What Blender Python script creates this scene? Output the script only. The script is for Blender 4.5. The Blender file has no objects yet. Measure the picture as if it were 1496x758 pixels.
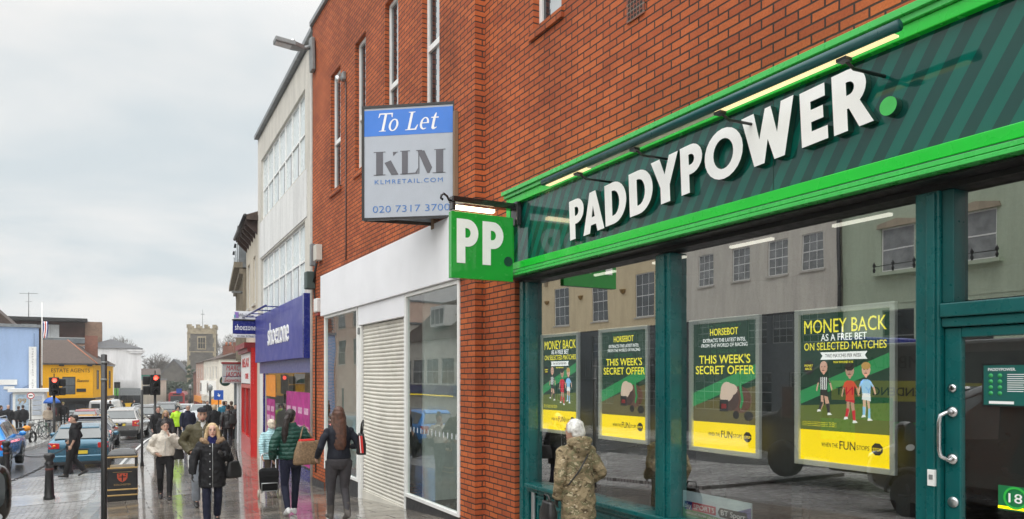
import bpy, math, random
from mathutils import Vector, Matrix
R = math.radians
random.seed(7)
SC = bpy.context.scene
COL = SC.collection
CZ = 1.75                                   # camera height above the pavement below it

# ------------------------------------------------------------------ camera
YAW = R(28.8515)                            # the street runs along +Y, the shop wall is at X = 4.4
cam = bpy.data.cameras.new('camera'); camo = bpy.data.objects.new('camera', cam); COL.objects.link(camo)
cam.sensor_width = 36; cam.lens = 36 * 1080 / 1496; cam.shift_y = 171 / 1496
cam.clip_start = 0.05; cam.clip_end = 3000
camo.location = (0, 0, CZ); camo.rotation_euler = (R(90), 0, -YAW)
SC.camera = camo

# ------------------------------------------------------------------ sky, sun, exposure
SUN_EL, SUN_AZ = R(55), R(-138)             # azimuth from +Y towards +X
W = bpy.data.worlds.new('World'); SC.world = W; W.use_nodes = True
nt = W.node_tree; nt.nodes.clear()
def wn(t, **k):
    n = nt.nodes.new(t)
    for a, b in k.items(): setattr(n, a, b)
    return n
w_out = wn('ShaderNodeOutputWorld'); bg = wn('ShaderNodeBackground'); bg.inputs['Strength'].default_value = 0.1
sky = wn('ShaderNodeTexSky', sky_type='NISHITA', sun_disc=False, sun_elevation=SUN_EL, sun_rotation=SUN_AZ, air_density=1.0, dust_density=4.0)
tc = wn('ShaderNodeTexCoord')
sep = wn('ShaderNodeSeparateXYZ'); nt.links.new(tc.outputs['Generated'], sep.inputs[0])
# cloud deck: direction projected on a flat layer
zc = wn('ShaderNodeMath', operation='MAXIMUM'); nt.links.new(sep.outputs['Z'], zc.inputs[0]); zc.inputs[1].default_value = 0.0
za = wn('ShaderNodeMath', operation='ADD'); nt.links.new(zc.outputs[0], za.inputs[0]); za.inputs[1].default_value = 0.16
dv = wn('ShaderNodeVectorMath', operation='DIVIDE'); nt.links.new(tc.outputs['Generated'], dv.inputs[0])
cz3 = wn('ShaderNodeCombineXYZ')
for i in range(3): nt.links.new(za.outputs[0], cz3.inputs[i])
nt.links.new(cz3.outputs[0], dv.inputs[1])
noi = wn('ShaderNodeTexNoise'); noi.inputs['Scale'].default_value = 1.15; noi.inputs['Detail'].default_value = 6; noi.inputs['Roughness'].default_value = 0.52; noi.inputs['Distortion'].default_value = 0.35
nt.links.new(dv.outputs[0], noi.inputs['Vector'])
cr = wn('ShaderNodeValToRGB')
cr.color_ramp.elements[0].position = 0.36; cr.color_ramp.elements[0].color = (0.76, 0.835, 0.87, 1)
cr.color_ramp.elements[1].position = 0.62; cr.color_ramp.elements[1].color = (1.03, 1.02, 1.0, 1)
nt.links.new(noi.outputs['Fac'], cr.inputs[0])
# overcast skies are brighter overhead than at the horizon
mr = wn('ShaderNodeMapRange', interpolation_type='SMOOTHSTEP'); nt.links.new(sep.outputs['Z'], mr.inputs['Value'])
mr.inputs['From Min'].default_value = 0.36; mr.inputs['From Max'].default_value = 1.0
mr.inputs['To Min'].default_value = 5.9; mr.inputs['To Max'].default_value = 17.0
sc1 = wn('ShaderNodeVectorMath', operation='SCALE'); nt.links.new(cr.outputs[0], sc1.inputs[0]); nt.links.new(mr.outputs[0], sc1.inputs['Scale'])
mx = wn('ShaderNodeMixRGB'); mx.inputs[0].default_value = 0.96
nt.links.new(sky.outputs[0], mx.inputs[1]); nt.links.new(sc1.outputs[0], mx.inputs[2])
nt.links.new(mx.outputs[0], bg.inputs['Color']); nt.links.new(bg.outputs[0], w_out.inputs[0])

sl = bpy.data.lights.new('sun', 'SUN'); sl.energy = 1.8; sl.angle = R(90); sl.color = (1.0, 0.97, 0.93)
so = bpy.data.objects.new('sun', sl); COL.objects.link(so)
sd = Vector((math.sin(SUN_AZ) * math.cos(SUN_EL), math.cos(SUN_AZ) * math.cos(SUN_EL), math.sin(SUN_EL)))
so.rotation_euler = sd.to_track_quat('Z', 'Y').to_euler(); so.location = (0, 0, 60)
vs = SC.view_settings; vs.view_transform = 'Standard'; vs.look = 'None'; vs.gamma = 1.0; vs.use_curve_mapping = False
vs.exposure = 0.62
SC.cycles.max_bounces = 8; SC.cycles.transparent_max_bounces = 16; SC.cycles.glossy_bounces = 4
SC.cycles.use_denoising = True

# ------------------------------------------------------------------ helpers
def tagit(o, label=None, cat=None, group=None, kind=None):
    if label: o['label'] = label
    if cat: o['category'] = cat
    if group: o['group'] = group
    if kind: o['kind'] = kind
    return o

def thing(name, label, cat, loc=(0, 0, 0), rz=0.0, group=None):
    o = bpy.data.objects.new(name, None); COL.objects.link(o)
    o.location = loc; o.rotation_euler = (0, 0, rz); o.empty_display_size = 0.2
    return tagit(o, label, cat, group)

def root_matrix(o):
    return Matrix.Translation(Vector(o.location)) @ o.rotation_euler.to_matrix().to_4x4()

def copy_tree(o, parent=None):
    c = o.copy(); COL.objects.link(c)
    if parent is not None: c.parent = parent
    for ch in list(o.children): copy_tree(ch, c)
    return c

class MB:
    def __init__(s): s.v = []; s.f = []; s.m = []; s.sm = []
    def add(s, vs, fs, mi=0, smooth=False):
        b = len(s.v); s.v.extend([tuple(p) for p in vs])
        for f in fs: s.f.append([b + i for i in f]); s.m.append(mi); s.sm.append(smooth)
        return s
    def obox(s, o, a, b, c, mi=0):
        o, a, b, c = Vector(o), Vector(a), Vector(b), Vector(c)
        p = [o, o + a, o + a + b, o + b, o + c, o + a + c, o + a + b + c, o + b + c]
        return s.add(p, [(0, 3, 2, 1), (4, 5, 6, 7), (0, 1, 5, 4), (1, 2, 6, 5), (2, 3, 7, 6), (3, 0, 4, 7)], mi)
    def box(s, x0, x1, y0, y1, z0, z1, mi=0):
        return s.obox((x0, y0, z0), (x1 - x0, 0, 0), (0, y1 - y0, 0), (0, 0, z1 - z0), mi)
    def quad(s, a, b, c, d, mi=0): return s.add([a, b, c, d], [(0, 1, 2, 3)], mi)
    def loft(s, rings, mi=0, smooth=True, cap=True, closed=True):
        n = len(rings[0]); vs = [p for r in rings for p in r]; fs = []
        for k in range(len(rings) - 1):
            for i in range(n if closed else n - 1):
                j = (i + 1) % n
                fs.append((k * n + i, k * n + j, (k + 1) * n + j, (k + 1) * n + i))
        if cap: fs.append(tuple(range(n - 1, -1, -1))); fs.append(tuple(range((len(rings) - 1) * n, len(rings) * n)))
        return s.add(vs, fs, mi, smooth)
    def tube(s, path, r, n=8, mi=0, smooth=True, flat=1.0):
        P = [Vector(p) for p in path]; rr = r if isinstance(r, (list, tuple)) else [r] * len(P); rings = []
        up = None
        for i, p in enumerate(P):
            d = (P[min(i + 1, len(P) - 1)] - P[max(i - 1, 0)])
            if d.length < 1e-9: d = Vector((0, 0, 1))
            d.normalize()
            if up is None: up = Vector((0, 0, 1)) if abs(d.z) < 0.9 else Vector((1, 0, 0))
            a = up.cross(d); a.normalize(); b = d.cross(a); up = b
            rings.append([p + a * math.cos(t) * rr[i] + b * math.sin(t) * rr[i] * flat for t in [2 * math.pi * k / n for k in range(n)]])
        return s.loft(rings, mi, smooth)
    def ell(s, c, r, n=16, k=10, mi=0, rot=None):
        c = Vector(c); rings = []
        for i in range(k + 1):
            ph = -math.pi / 2 + math.pi * i / k; q = max(math.cos(ph), 0.02); row = []
            for j in range(n):
                t = 2 * math.pi * j / n
                p = Vector((r[0] * q * math.cos(t), r[1] * q * math.sin(t), r[2] * math.sin(ph)))
                row.append(c + (rot @ p if rot else p))
            rings.append(row)
        return s.loft(rings, mi, True)
    def lathe(s, prof, c=(0, 0, 0), n=16, mi=0, smooth=True, axis='z'):
        c = Vector(c); rings = []
        for (r, z) in prof:
            row = []
            for j in range(n):
                t = 2 * math.pi * j / n
                p = (r * math.cos(t), r * math.sin(t), z)
                if axis == 'x': p = (z, r * math.cos(t), r * math.sin(t))
                if axis == 'y': p = (r * math.sin(t), z, r * math.cos(t))
                row.append(c + Vector(p))
            rings.append(row)
        return s.loft(rings, mi, smooth)
    def prism(s, pts, d, mi=0):                                    # polygon (3D points) pushed along vector d
        d = Vector(d); n = len(pts); P = [Vector(p) for p in pts]; Q = [p + d for p in P]
        fs = [tuple(range(n - 1, -1, -1)), tuple(range(n, 2 * n))] + [(i, (i + 1) % n, n + (i + 1) % n, n + i) for i in range(n)]
        return s.add(P + Q, fs, mi)
    def mesh(s, name, mats):
        me = bpy.data.meshes.new(name); me.from_pydata(s.v, [], s.f)
        for m in (mats if isinstance(mats, (list, tuple)) else [mats]): me.materials.append(m)
        me.polygons.foreach_set('material_index', s.m); me.polygons.foreach_set('use_smooth', s.sm)
        me.update(); return me
    def build(s, name, mats, parent=None, world=False, bevel=0, seg=2, loc=None):
        o = bpy.data.objects.new(name, s.mesh(name, mats)); COL.objects.link(o)
        if parent is not None:
            o.parent = parent
            if world and parent.type == 'EMPTY': o.matrix_parent_inverse = root_matrix(parent).inverted()
        if loc: o.location = loc
        if bevel:
            b = o.modifiers.new('bevel', 'BEVEL'); b.width = bevel; b.segments = seg; b.limit_method = 'ANGLE'; b.angle_limit = R(40)
        return o

def arc(cx, cy, rx, ry, a0, a1, n=10):
    return [(cx + rx * math.cos(R(a0 + (a1 - a0) * i / n)), cy + ry * math.sin(R(a0 + (a1 - a0) * i / n))) for i in range(n + 1)]

def shape2d(mb, loops, O, ux, up, depth=0.004, mi=0, side=None):
    """flat shape with holes; loops are 2D point lists in metres, drawn at O along ux / up, thick by depth towards the viewer"""
    cu = bpy.data.curves.new('outline', 'CURVE'); cu.dimensions = '2D'; cu.fill_mode = 'BOTH'; cu.extrude = depth / 2
    for lp in loops:
        sp = cu.splines.new('POLY'); sp.points.add(len(lp) - 1); sp.use_cyclic_u = True
        for i, p in enumerate(lp): sp.points[i].co = (p[0], p[1], 0, 1)
    _curve_into(mb, cu, O, ux, up, depth, mi, side)

def _curve_into(mb, cu, O, ux, up, depth, mi, side=None, fit=None):
    ob = bpy.data.objects.new('outline', cu); me = bpy.data.meshes.new_from_object(ob)
    O, ux, up = Vector(O), Vector(ux).normalized(), Vector(up).normalized(); n = ux.cross(up)
    co = [v.co.copy() for v in me.vertices]
    if fit: co = fit(co)
    vs = [O + ux * c.x + up * c.y + n * (c.z + depth / 2) for c in co]
    b = len(mb.v); mb.v.extend([tuple(p) for p in vs])
    for p in me.polygons:
        mb.f.append([b + i for i in p.vertices]); mb.sm.append(False)
        mb.m.append(mi if (side is None or abs(p.normal.z) > 0.5) else side)
    bpy.data.objects.remove(ob); bpy.data.meshes.remove(me); bpy.data.curves.remove(cu)

def text(mb, body, O, ux, up, h, w=None, align='L', depth=0.003, mi=0, bold=0.0, shear=0.0, spacing=1.0):
    """lettering of cap height h; O is the left (or centre) of the baseline; w squeezes the line to that width"""
    cu = bpy.data.curves.new('lettering', 'FONT'); cu.body = body; cu.size = 1.0; cu.extrude = depth / 2; cu.offset = 0.0 if 'M' in body else min(bold, .007)
    cu.resolution_u = 3; cu.shear = shear; cu.space_character = spacing
    def fit(co):
        if not co: return co
        x0 = min(c.x for c in co); x1 = max(c.x for c in co); k = h / 0.72
        kx = k if w is None else w / max(x1 - x0, 1e-6)
        sh = (x0 + x1) / 2 if align == 'C' else (x0 if align == 'L' else x1)
        return [Vector(((c.x - sh) * kx, c.y * k, c.z)) for c in co]
    _curve_into(mb, cu, O, ux, up, depth, mi, None, fit)

def facade(mb, o, ux, W_, z0, z1, holes, depth=0.12, mi=0, mr_=None, th=0.0):
    """upright wall face with rectangular openings (x, z, w, h) and their reveals; o = left foot as seen from outside"""
    o = Vector(o); ux = Vector(ux).normalized(); n = ux.cross(Vector((0, 0, 1)))
    mr_ = mi if mr_ is None else mr_
    H = [(max(x, 0), max(z, z0), min(x + w, W_), min(z + h, z1)) for (x, z, w, h) in holes]
    xs = sorted(set([0.0, W_] + [q for a in H for q in (a[0], a[2])])); zs = sorted(set([z0, z1] + [q for a in H for q in (a[1], a[3])]))
    P = lambda x, z, d=0.0: o + ux * x + Vector((0, 0, z)) - n * d
    for i in range(len(xs) - 1):
        run = None
        for j in range(len(zs) - 1):
            cx, cz_ = (xs[i] + xs[i + 1]) / 2, (zs[j] + zs[j + 1]) / 2
            if not any(a[0] < cx < a[2] and a[1] < cz_ < a[3] for a in H):
                mb.quad(P(xs[i], zs[j]), P(xs[i + 1], zs[j]), P(xs[i + 1], zs[j + 1]), P(xs[i], zs[j + 1]), mi)
    for (a, b, c, d) in H:
        for (p, q) in (((a, b), (a, d)), ((a, d), (c, d)), ((c, d), (c, b)), ((c, b), (a, b))):
            mb.quad(P(*p), P(*q), P(q[0], q[1], depth), P(p[0], p[1], depth), mr_)

def window(parent, o, ux, x, z, w, h, fr, gl, nx=2, nz=2, depth=0.08, bar=0.025, fw=0.05, sill=None, world=True, meet=False, name='window'):
    """window of its own: frame and bars, pane as a sub-part"""
    o = Vector(o); ux = Vector(ux).normalized(); up = Vector((0, 0, 1)); n = ux.cross(up)
    B = o + ux * x + up * z - n * depth
    f = MB(); t = 0.04
    f.obox(B, ux * fw, up * h, n * t); f.obox(B + ux * (w - fw), ux * fw, up * h, n * t)
    f.obox(B + ux * fw, ux * (w - 2 * fw), up * fw, n * t); f.obox(B + ux * fw + up * (h - fw), ux * (w - 2 * fw), up * fw, n * t)
    for i in range(1, nx): f.obox(B + ux * (w * i / nx - bar / 2) + up * fw, ux * bar, up * (h - 2 * fw), n * t * 0.7)
    for j in range(1, nz):
        k = 2.0 if (meet and j * 2 == nz) else 1.0
        f.obox(B + ux * fw + up * (h * j / nz - bar * k / 2), ux * (w - 2 * fw), up * bar * k, n * t * 0.8)
    fo = f.build(name, fr, parent, world)
    g = MB(); g.obox(B + ux * fw * .5 + up * fw * .5 + n * 0.006, ux * (w - fw), up * (h - fw), n * 0.008); g.build('pane', gl, fo)
    if sill:
        s_ = MB(); s_.obox(o + ux * (x - 0.06) + up * (z - 0.09) - n * depth, ux * (w + 0.12), up * 0.088, n * (depth + 0.07)); s_.build('sill', sill, fo)
    return fo

# ground profile: the street falls gently away from the camera
G_PTS = [(-30, 1.72), (0, 1.75), (5.5, 1.85), (9.4, 1.99), (13.5, 2.30), (17.8, 2.58), (24.4, 2.74), (30, 2.84), (60, 3.45), (135, 5.5), (260, 6.6), (900, 7.0)]
def g_of(y):
    P = G_PTS
    if y <= P[0][0]: return P[0][1]
    for (a, b), (c, d) in zip(P, P[1:]):
        if y <= c:
            return b + (d - b) * (y - a) / (c - a)
    return P[-1][1]
def g_smooth(y): return (g_of(y - 1.5) + 2 * g_of(y) + g_of(y + 1.5)) / 4
def GZ(x, y):
    return CZ - g_smooth(y) - 0.022 * min(max(4.3 - x, 0), 6)
KERB = [(-40, -0.30), (14, -0.30), (18, 0.02), (22, 0.42), (26, 0.80), (33, 1.45), (42, 2.3), (50, 3.5), (65, 6.2), (90, 11.5), (140, 22), (300, 50)]
def kerb_x(y):
    for (a, b), (c, d) in zip(KERB, KERB[1:]):
        if y <= c: return b + (d - b) * (y - a) / (c - a)
    return KERB[-1][1]
F_ = 1080.0
def spot(u, d):
    """ground position of the place seen in photo column u at depth d"""
    t = (u - 748) / F_; s_, c_ = math.sin(YAW), math.cos(YAW)
    x, y = d * (s_ + t * c_), d * (c_ - t * s_)
    return x, y
def hgt(v, d): return CZ + (550 - v) / F_ * d
# ------------------------------------------------------------------ materials
class NT:
    def __init__(s, name):
        s.m = bpy.data.materials.new(name); s.m.use_nodes = True; s.t = s.m.node_tree; s.t.nodes.clear()
        s.out = s.n('ShaderNodeOutputMaterial'); s.b = s.n('ShaderNodeBsdfPrincipled'); s.l(s.b.outputs[0], s.out.inputs[0])
    def n(s, t, **k):
        q = s.t.nodes.new(t)
        for a, b in k.items(): setattr(q, a, b)
        return q
    def l(s, a, b): s.t.links.new(a, b)
    def pos(s): return s.n('ShaderNodeNewGeometry').outputs['Position']
    def obj(s): return s.n('ShaderNodeTexCoord').outputs['Object']
    def noise(s, vec, scale, detail=4, rough=0.55, dist=0.0):
        q = s.n('ShaderNodeTexNoise'); q.inputs['Scale'].default_value = scale; q.inputs['Detail'].default_value = detail
        q.inputs['Roughness'].default_value = rough; q.inputs['Distortion'].default_value = dist; s.l(vec, q.inputs['Vector']); return q.outputs['Fac']
    def ramp(s, fac, stops, interp='LINEAR'):
        q = s.n('ShaderNodeValToRGB'); e = q.color_ramp.elements; q.color_ramp.interpolation = interp
        while len(e) < len(stops): e.new(0.5)
        for i, (p, c) in enumerate(stops): e[i].position = p; e[i].color = (*c, 1) if len(c) == 3 else c
        s.l(fac, q.inputs[0]); return q.outputs[0]
    def mix(s, f, a, b, mode='MIX'):
        q = s.n('ShaderNodeMixRGB', blend_type=mode)
        for i, x in ((0, f), (1, a), (2, b)):
            if isinstance(x, (int, float)): q.inputs[i].default_value = x
            elif isinstance(x, tuple): q.inputs[i].default_value = (*x, 1)
            else: s.l(x, q.inputs[i])
        return q.outputs[0]
    def math(s, op, a, b=0.0):
        q = s.n('ShaderNodeMath', operation=op)
        for i, x in ((0, a), (1, b)):
            if isinstance(x, (int, float)): q.inputs[i].default_value = x
            else: s.l(x, q.inputs[i])
        return q.outputs[0]
    def bump(s, h, strength=0.3, dist=0.01):
        q = s.n('ShaderNodeBump'); q.inputs['Strength'].default_value = strength; q.inputs['Distance'].default_value = dist
        s.l(h, q.inputs['Height']); s.l(q.outputs[0], s.b.inputs['Normal'])
    def set(s, **k):
        for a, v in k.items():
            i = s.b.inputs[a.replace('_', ' ')]
            if isinstance(v, tuple): i.default_value = (*v, 1)
            elif isinstance(v, (int, float)): i.default_value = v
            else: s.l(v, i)
        return s
def sc3(c, k): return tuple(min(x * k, 1) for x in c)
def P_(name, col, rough=0.5, metal=0.0, var=0.10, scale=6.0, bump=0.0, coat=0.0, spec=0.5, dirt=0.0, emit=None):
    """plain painted / plastic / cloth surface with a little procedural unevenness"""
    n = NT(name); v = n.obj()
    a = n.noise(v, scale, 5); c = n.ramp(a, [(0.3, sc3(col, 1 - var)), (0.7, sc3(col, 1 + var))])
    if dirt:
        d = n.noise(v, scale * .35, 8, .7); c = n.mix(n.ramp(d, [(0.48, (0, 0, 0)), (0.75, (dirt,) * 3)]), c, sc3(col, .45))
    n.set(Base_Color=c, Metallic=metal, Coat_Weight=coat, Specular_IOR_Level=spec)
    n.set(Roughness=n.ramp(n.noise(v, scale * 2.3, 3), [(0.3, (max(rough - .08, .02),) * 3), (0.7, (min(rough + .08, 1),) * 3)]))
    if bump: n.bump(n.noise(v, scale * 8, 4), bump, 0.01)
    if emit: n.set(Emission_Color=emit[0], Emission_Strength=emit[1])
    return n.m
def emitter(name, col, k):
    n = NT(name); n.set(Base_Color=(.8, .8, .8), Emission_Color=col, Emission_Strength=k); return n.m

def brick(name, c1, c2, mortar, bw=.225, bh=.0747, ms=.009, rough=.8, bias=0.0, wet=False):
    n = NT(name); p = n.pos(); s_ = n.n('ShaderNodeSeparateXYZ'); n.l(p, s_.inputs[0])
    c = n.n('ShaderNodeCombineXYZ'); n.l(n.math('ADD', s_.outputs[0], s_.outputs[1]), c.inputs[0]); n.l(s_.outputs[2], c.inputs[1])
    wob = n.n('ShaderNodeVectorMath', operation='SCALE'); nz = n.n('ShaderNodeTexNoise'); nz.inputs['Scale'].default_value = 9; n.l(p, nz.inputs['Vector'])
    n.l(nz.outputs['Color'], wob.inputs[0]); wob.inputs['Scale'].default_value = .008
    ad = n.n('ShaderNodeVectorMath', operation='ADD'); n.l(c.outputs[0], ad.inputs[0]); n.l(wob.outputs[0], ad.inputs[1])
    b = n.n('ShaderNodeTexBrick'); n.l(ad.outputs[0], b.inputs['Vector'])
    b.inputs['Scale'].default_value = 1; b.inputs['Brick Width'].default_value = bw; b.inputs['Row Height'].default_value = bh
    b.inputs['Mortar Size'].default_value = ms; b.inputs['Mortar Smooth'].default_value = .25; b.inputs['Bias'].default_value = bias
    b.inputs['Color1'].default_value = (*c1, 1); b.inputs['Color2'].default_value = (*c2, 1); b.inputs['Mortar'].default_value = (*mortar, 1)
    fine = n.noise(p, 60, 4, .7); big = n.noise(p, .8, 5, .6)
    col = n.mix(0.55, b.outputs['Color'], n.ramp(fine, [(.3, (.55, .55, .55)), (.7, (1.25, 1.25, 1.25))]), 'MULTIPLY')
    col = n.mix(0.75, col, n.ramp(big, [(.32, (.58, .56, .56)), (.62, (1.12, 1.12, 1.12))]), 'MULTIPLY')
    n.set(Base_Color=col, Roughness=rough, Specular_IOR_Level=.3)
    h = n.math('SUBTRACT', n.math('MULTIPLY', fine, .25), b.outputs['Fac']); n.bump(h, .7, .012)
    return n.m

def render_wall(name, col, stain=.5, scale=.7, rough=.75):
    n = NT(name); p = n.pos()
    m = n.n('ShaderNodeMapping'); n.l(p, m.inputs['Vector']); m.inputs['Scale'].default_value = (2.2, 2.2, .35)
    st = n.noise(m.outputs[0], scale * 1.4, 8, .68, .4); fi = n.noise(p, 14, 5, .6)
    c = n.ramp(st, [(.38, sc3(col, 1 - .42 * stain)), (.6, col)])
    c = n.mix(.5, c, n.ramp(fi, [(.3, (.86, .85, .84)), (.7, (1.06, 1.06, 1.06))]), 'MULTIPLY')
    n.set(Base_Color=c, Roughness=rough, Specular_IOR_Level=.25); n.bump(fi, .15, .01); return n.m

def pane_glass(name, tint=(.94, .96, .95), refl=1.0, ior=1.9):
    """clear shop glazing: mirror-like coat over what stands behind it"""
    n = NT(name); n.t.nodes.remove(n.b)
    tr = n.n('ShaderNodeBsdfTransparent'); tr.inputs[0].default_value = (*tint, 1)
    gl = n.n('ShaderNodeBsdfGlossy'); gl.inputs['Roughness'].default_value = .0; gl.inputs[0].default_value = (refl, refl, refl, 1)
    fr = n.n('ShaderNodeFresnel'); fr.inputs['IOR'].default_value = ior
    p = n.pos(); bn = n.n('ShaderNodeBump'); bn.inputs['Strength'].default_value = .09; bn.inputs['Distance'].default_value = .02
    n.l(n.noise(p, .7, 2, .4), bn.inputs['Height']); n.l(bn.outputs[0], gl.inputs['Normal'])
    bf = n.n('ShaderNodeNewGeometry'); ff = n.math('MULTIPLY', fr.outputs[0], n.math('SUBTRACT', 1.0, bf.outputs['Backfacing']))
    mx_ = n.n('ShaderNodeMixShader'); n.l(ff, mx_.inputs[0]); n.l(tr.outputs[0], mx_.inputs[1]); n.l(gl.outputs[0], mx_.inputs[2])
    n.l(mx_.outputs[0], n.out.inputs[0]); return n.m

def wet_paving(name, c1, c2, joint, bw, bh, ms, rough_dry, rough_wet, rot=0.0, off=.5, spec=.5, pud=(.46, .56), bumpk=.35, film=.85):
    n = NT(name); p = n.pos()
    m = n.n('ShaderNodeMapping'); n.l(p, m.inputs['Vector']); m.inputs['Rotation'].default_value = (0, 0, rot)
    b = n.n('ShaderNodeTexBrick'); n.l(m.outputs[0], b.inputs['Vector']); b.offset = off
    b.inputs['Scale'].default_value = 1; b.inputs['Brick Width'].default_value = bw; b.inputs['Row Height'].default_value = bh
    b.inputs['Mortar Size'].default_value = ms; b.inputs['Mortar Smooth'].default_value = .2
    b.inputs['Color1'].default_value = (*c1, 1); b.inputs['Color2'].default_value = (*c2, 1); b.inputs['Mortar'].default_value = (*joint, 1)
    fi = n.noise(p, 40, 5, .65); big = n.noise(p, .9, 5, .6, .6)
    c = n.mix(.5, b.outputs['Color'], n.ramp(fi, [(.3, (.6, .6, .6)), (.7, (1.3, 1.3, 1.3))]), 'MULTIPLY')
    c = n.mix(.6, c, n.ramp(big, [(.35, (.65, .65, .65)), (.65, (1.15, 1.15, 1.15))]), 'MULTIPLY')
    n.set(Base_Color=c, Specular_IOR_Level=spec)
    rr = n.ramp(big, [(pud[0], (rough_wet,) * 3), (pud[1], (rough_dry,) * 3)]); n.set(Roughness=rr)
    # every slab lies a touch out of level, so wet slabs catch different bits of sky
    bb = n.n('ShaderNodeTexBrick'); n.l(m.outputs[0], bb.inputs['Vector']); bb.offset = off
    bb.inputs['Scale'].default_value = 1; bb.inputs['Brick Width'].default_value = bw; bb.inputs['Row Height'].default_value = bh; bb.inputs['Mortar Size'].default_value = ms
    bb.inputs['Color1'].default_value = (0, 0, 0, 1); bb.inputs['Color2'].default_value = (1, 1, 1, 1)
    per = n.ramp(bb.outputs['Color'], [(.15, (rough_wet,) * 3), (.85, (rough_dry,) * 3)])
    n.set(Roughness=n.math('ADD', n.mix(.6, rr, per), n.math('MULTIPLY', b.outputs['Fac'], .3)))
    n.set(Specular_IOR_Level=n.math('MULTIPLY', n.ramp(n.mix(.5, big, bb.outputs['Color']), [(.30, (.35,) * 3), (.70, (1.0,) * 3)]), spec))
    h = n.math('ADD', n.math('MULTIPLY', fi, .10), n.math('MULTIPLY', n.noise(p, 1.3, 3, .5), .35))
    h = n.math('SUBTRACT', h, n.math('MULTIPLY', b.outputs['Fac'], .8))
    n.bump(h, bumpk, .012)
    n.set(Coat_Weight=n.ramp(n.mix(.35, big, bb.outputs['Color']), [(.32, (0.1,) * 3), (.58, (film,) * 3)]), Coat_Roughness=rough_wet * 1.6, Coat_IOR=1.45)
    return n.m

M = {}
M['brick'] = brick('orange brick', (.54, .136, .042), (.39, .088, .031), (.060, .036, .027), bw=.228)
M['brick_far'] = brick('far red brick', (.30, .11, .07), (.22, .08, .055), (.2, .16, .13))
M['brick_brown'] = brick('brown brick', (.31, .19, .13), (.23, .14, .095), (.24, .20, .16))
M['plinth'] = P_('dark plinth', (.04, .04, .042), .45, var=.25, bump=.2)
M['white_board'] = P_('white fascia board', (.82, .82, .85), .45, var=.04, scale=1.2, dirt=.12)
M['white_paint'] = P_('white paint', (.74, .74, .72), .4, var=.06, dirt=.25)
M['white_frame'] = P_('white window frame', (.82, .82, .80), .4, var=.05, dirt=.12)
M['shutter'] = P_('cream shutter slats', (.68, .65, .58), .5, var=.08, scale=2.5, dirt=.6)
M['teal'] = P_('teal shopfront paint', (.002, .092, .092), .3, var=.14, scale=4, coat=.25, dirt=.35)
M['teal_dark'] = P_('dark teal paint', (.002, .07, .07), .35, var=.1)  # darker teal for the tube housing and the transom frame
M['green'] = P_('bright green fascia', (.008, .56, .035), .28, var=.07, scale=2, coat=.3, dirt=.2)
M['green_dk'] = P_('mid green moulding', (.05, .50, .09), .3, var=.06, coat=.3)
M['pp_green'] = P_('sign green', (.010, .32, .03), .22, var=.03, coat=.5)
M['letter_white'] = P_('letter white', (.88, .88, .86), .4, var=.03)
M['dark_green'] = P_('deep green', (.006, .045, .03), .4, var=.1)
M['black'] = P_('black paint', (.012, .012, .013), .38, var=.25)
M['black_gloss'] = P_('black gloss paint', (.010, .010, .011), .2, var=.2, coat=.4)
M['rubber'] = P_('tyre rubber', (.016, .016, .017), .75, var=.25)
M['steel'] = P_('polished steel', (.62, .62, .63), .2, metal=1.0, var=.05)
M['alu'] = P_('brushed aluminium', (.55, .57, .58), .38, metal=.85, var=.05)
M['silver_frame'] = P_('silver frame', (.86, .89, .89), .35, metal=.0, var=.04)
M['grey_metal'] = P_('grey lamp metal', (.22, .23, .23), .45, metal=.3, var=.1)
M['slate_panel'] = P_('slate display panel', (.045, .052, .058), .5, var=.08)
M['interior_dark'] = P_('dark interior', (.02, .018, .016), .8, var=.2)
M['interior_wall'] = P_('pale interior wall', (.42, .43, .42), .7, var=.06)
M['interior_floor'] = P_('dark floor', (.06, .05, .042), .3, var=.3)
M['wood_floor'] = P_('brown floor', (.09, .05, .03), .35, var=.4, scale=3)
M['glass'] = pane_glass('shop glass', ior=5.6)
M['glass_w'] = pane_glass('vacant shop glass', ior=2.7, tint=(.90, .95, .93)); M['glass_clear'] = pane_glass('clear shop glass', ior=1.22, tint=(.95, .96, .96))
M['dark_pane'] = P_('dark window pane', (.022, .026, .030), .06, var=.5, scale=1.2, spec=.8)
M['grey_pane'] = P_('grey window pane', (.10, .115, .125), .08, var=.4, scale=.9, spec=.8)
M['curtain_pane'] = P_('curtained pane', (.26, .27, .27), .12, var=.35, scale=2.2, spec=.7)
M['pale_pane'] = P_('pale blind pane', (.50, .54, .56), .15, var=.15, scale=1.0, spec=.7)
M['frost'] = P_('frosted pane', (.60, .66, .67), .25, var=.05, scale=.5, spec=.6)
def lit(n, c, k=.95): return P_(n, c, .5, var=.02, emit=(c, k))     # poster films, taken as back lit; glow in their colour offsets the reflective glass
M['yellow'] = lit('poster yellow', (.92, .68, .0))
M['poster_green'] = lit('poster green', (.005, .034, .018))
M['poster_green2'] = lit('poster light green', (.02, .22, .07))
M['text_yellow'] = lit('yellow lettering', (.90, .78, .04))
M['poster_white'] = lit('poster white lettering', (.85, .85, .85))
M['text_white'] = P_('white lettering', (.85, .85, .85), .5, var=.02)
M['text_green'] = P_('green lettering', (.03, .34, .10), .5, var=.02)
M['text_black'] = P_('black lettering', (.03, .03, .03), .5, var=.02)
M['text_grey'] = P_('grey lettering', (.11, .11, .13), .5, var=.02)
M['red'] = P_('red paint', (.60, .018, .016), .35, var=.08, coat=.3)
M['dk_red'] = P_('dark red paint', (.25, .02, .025), .4, var=.1)
M['blue_sign'] = P_('royal blue sign', (.012, .020, .19), .25, var=.05, coat=.4)
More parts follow.
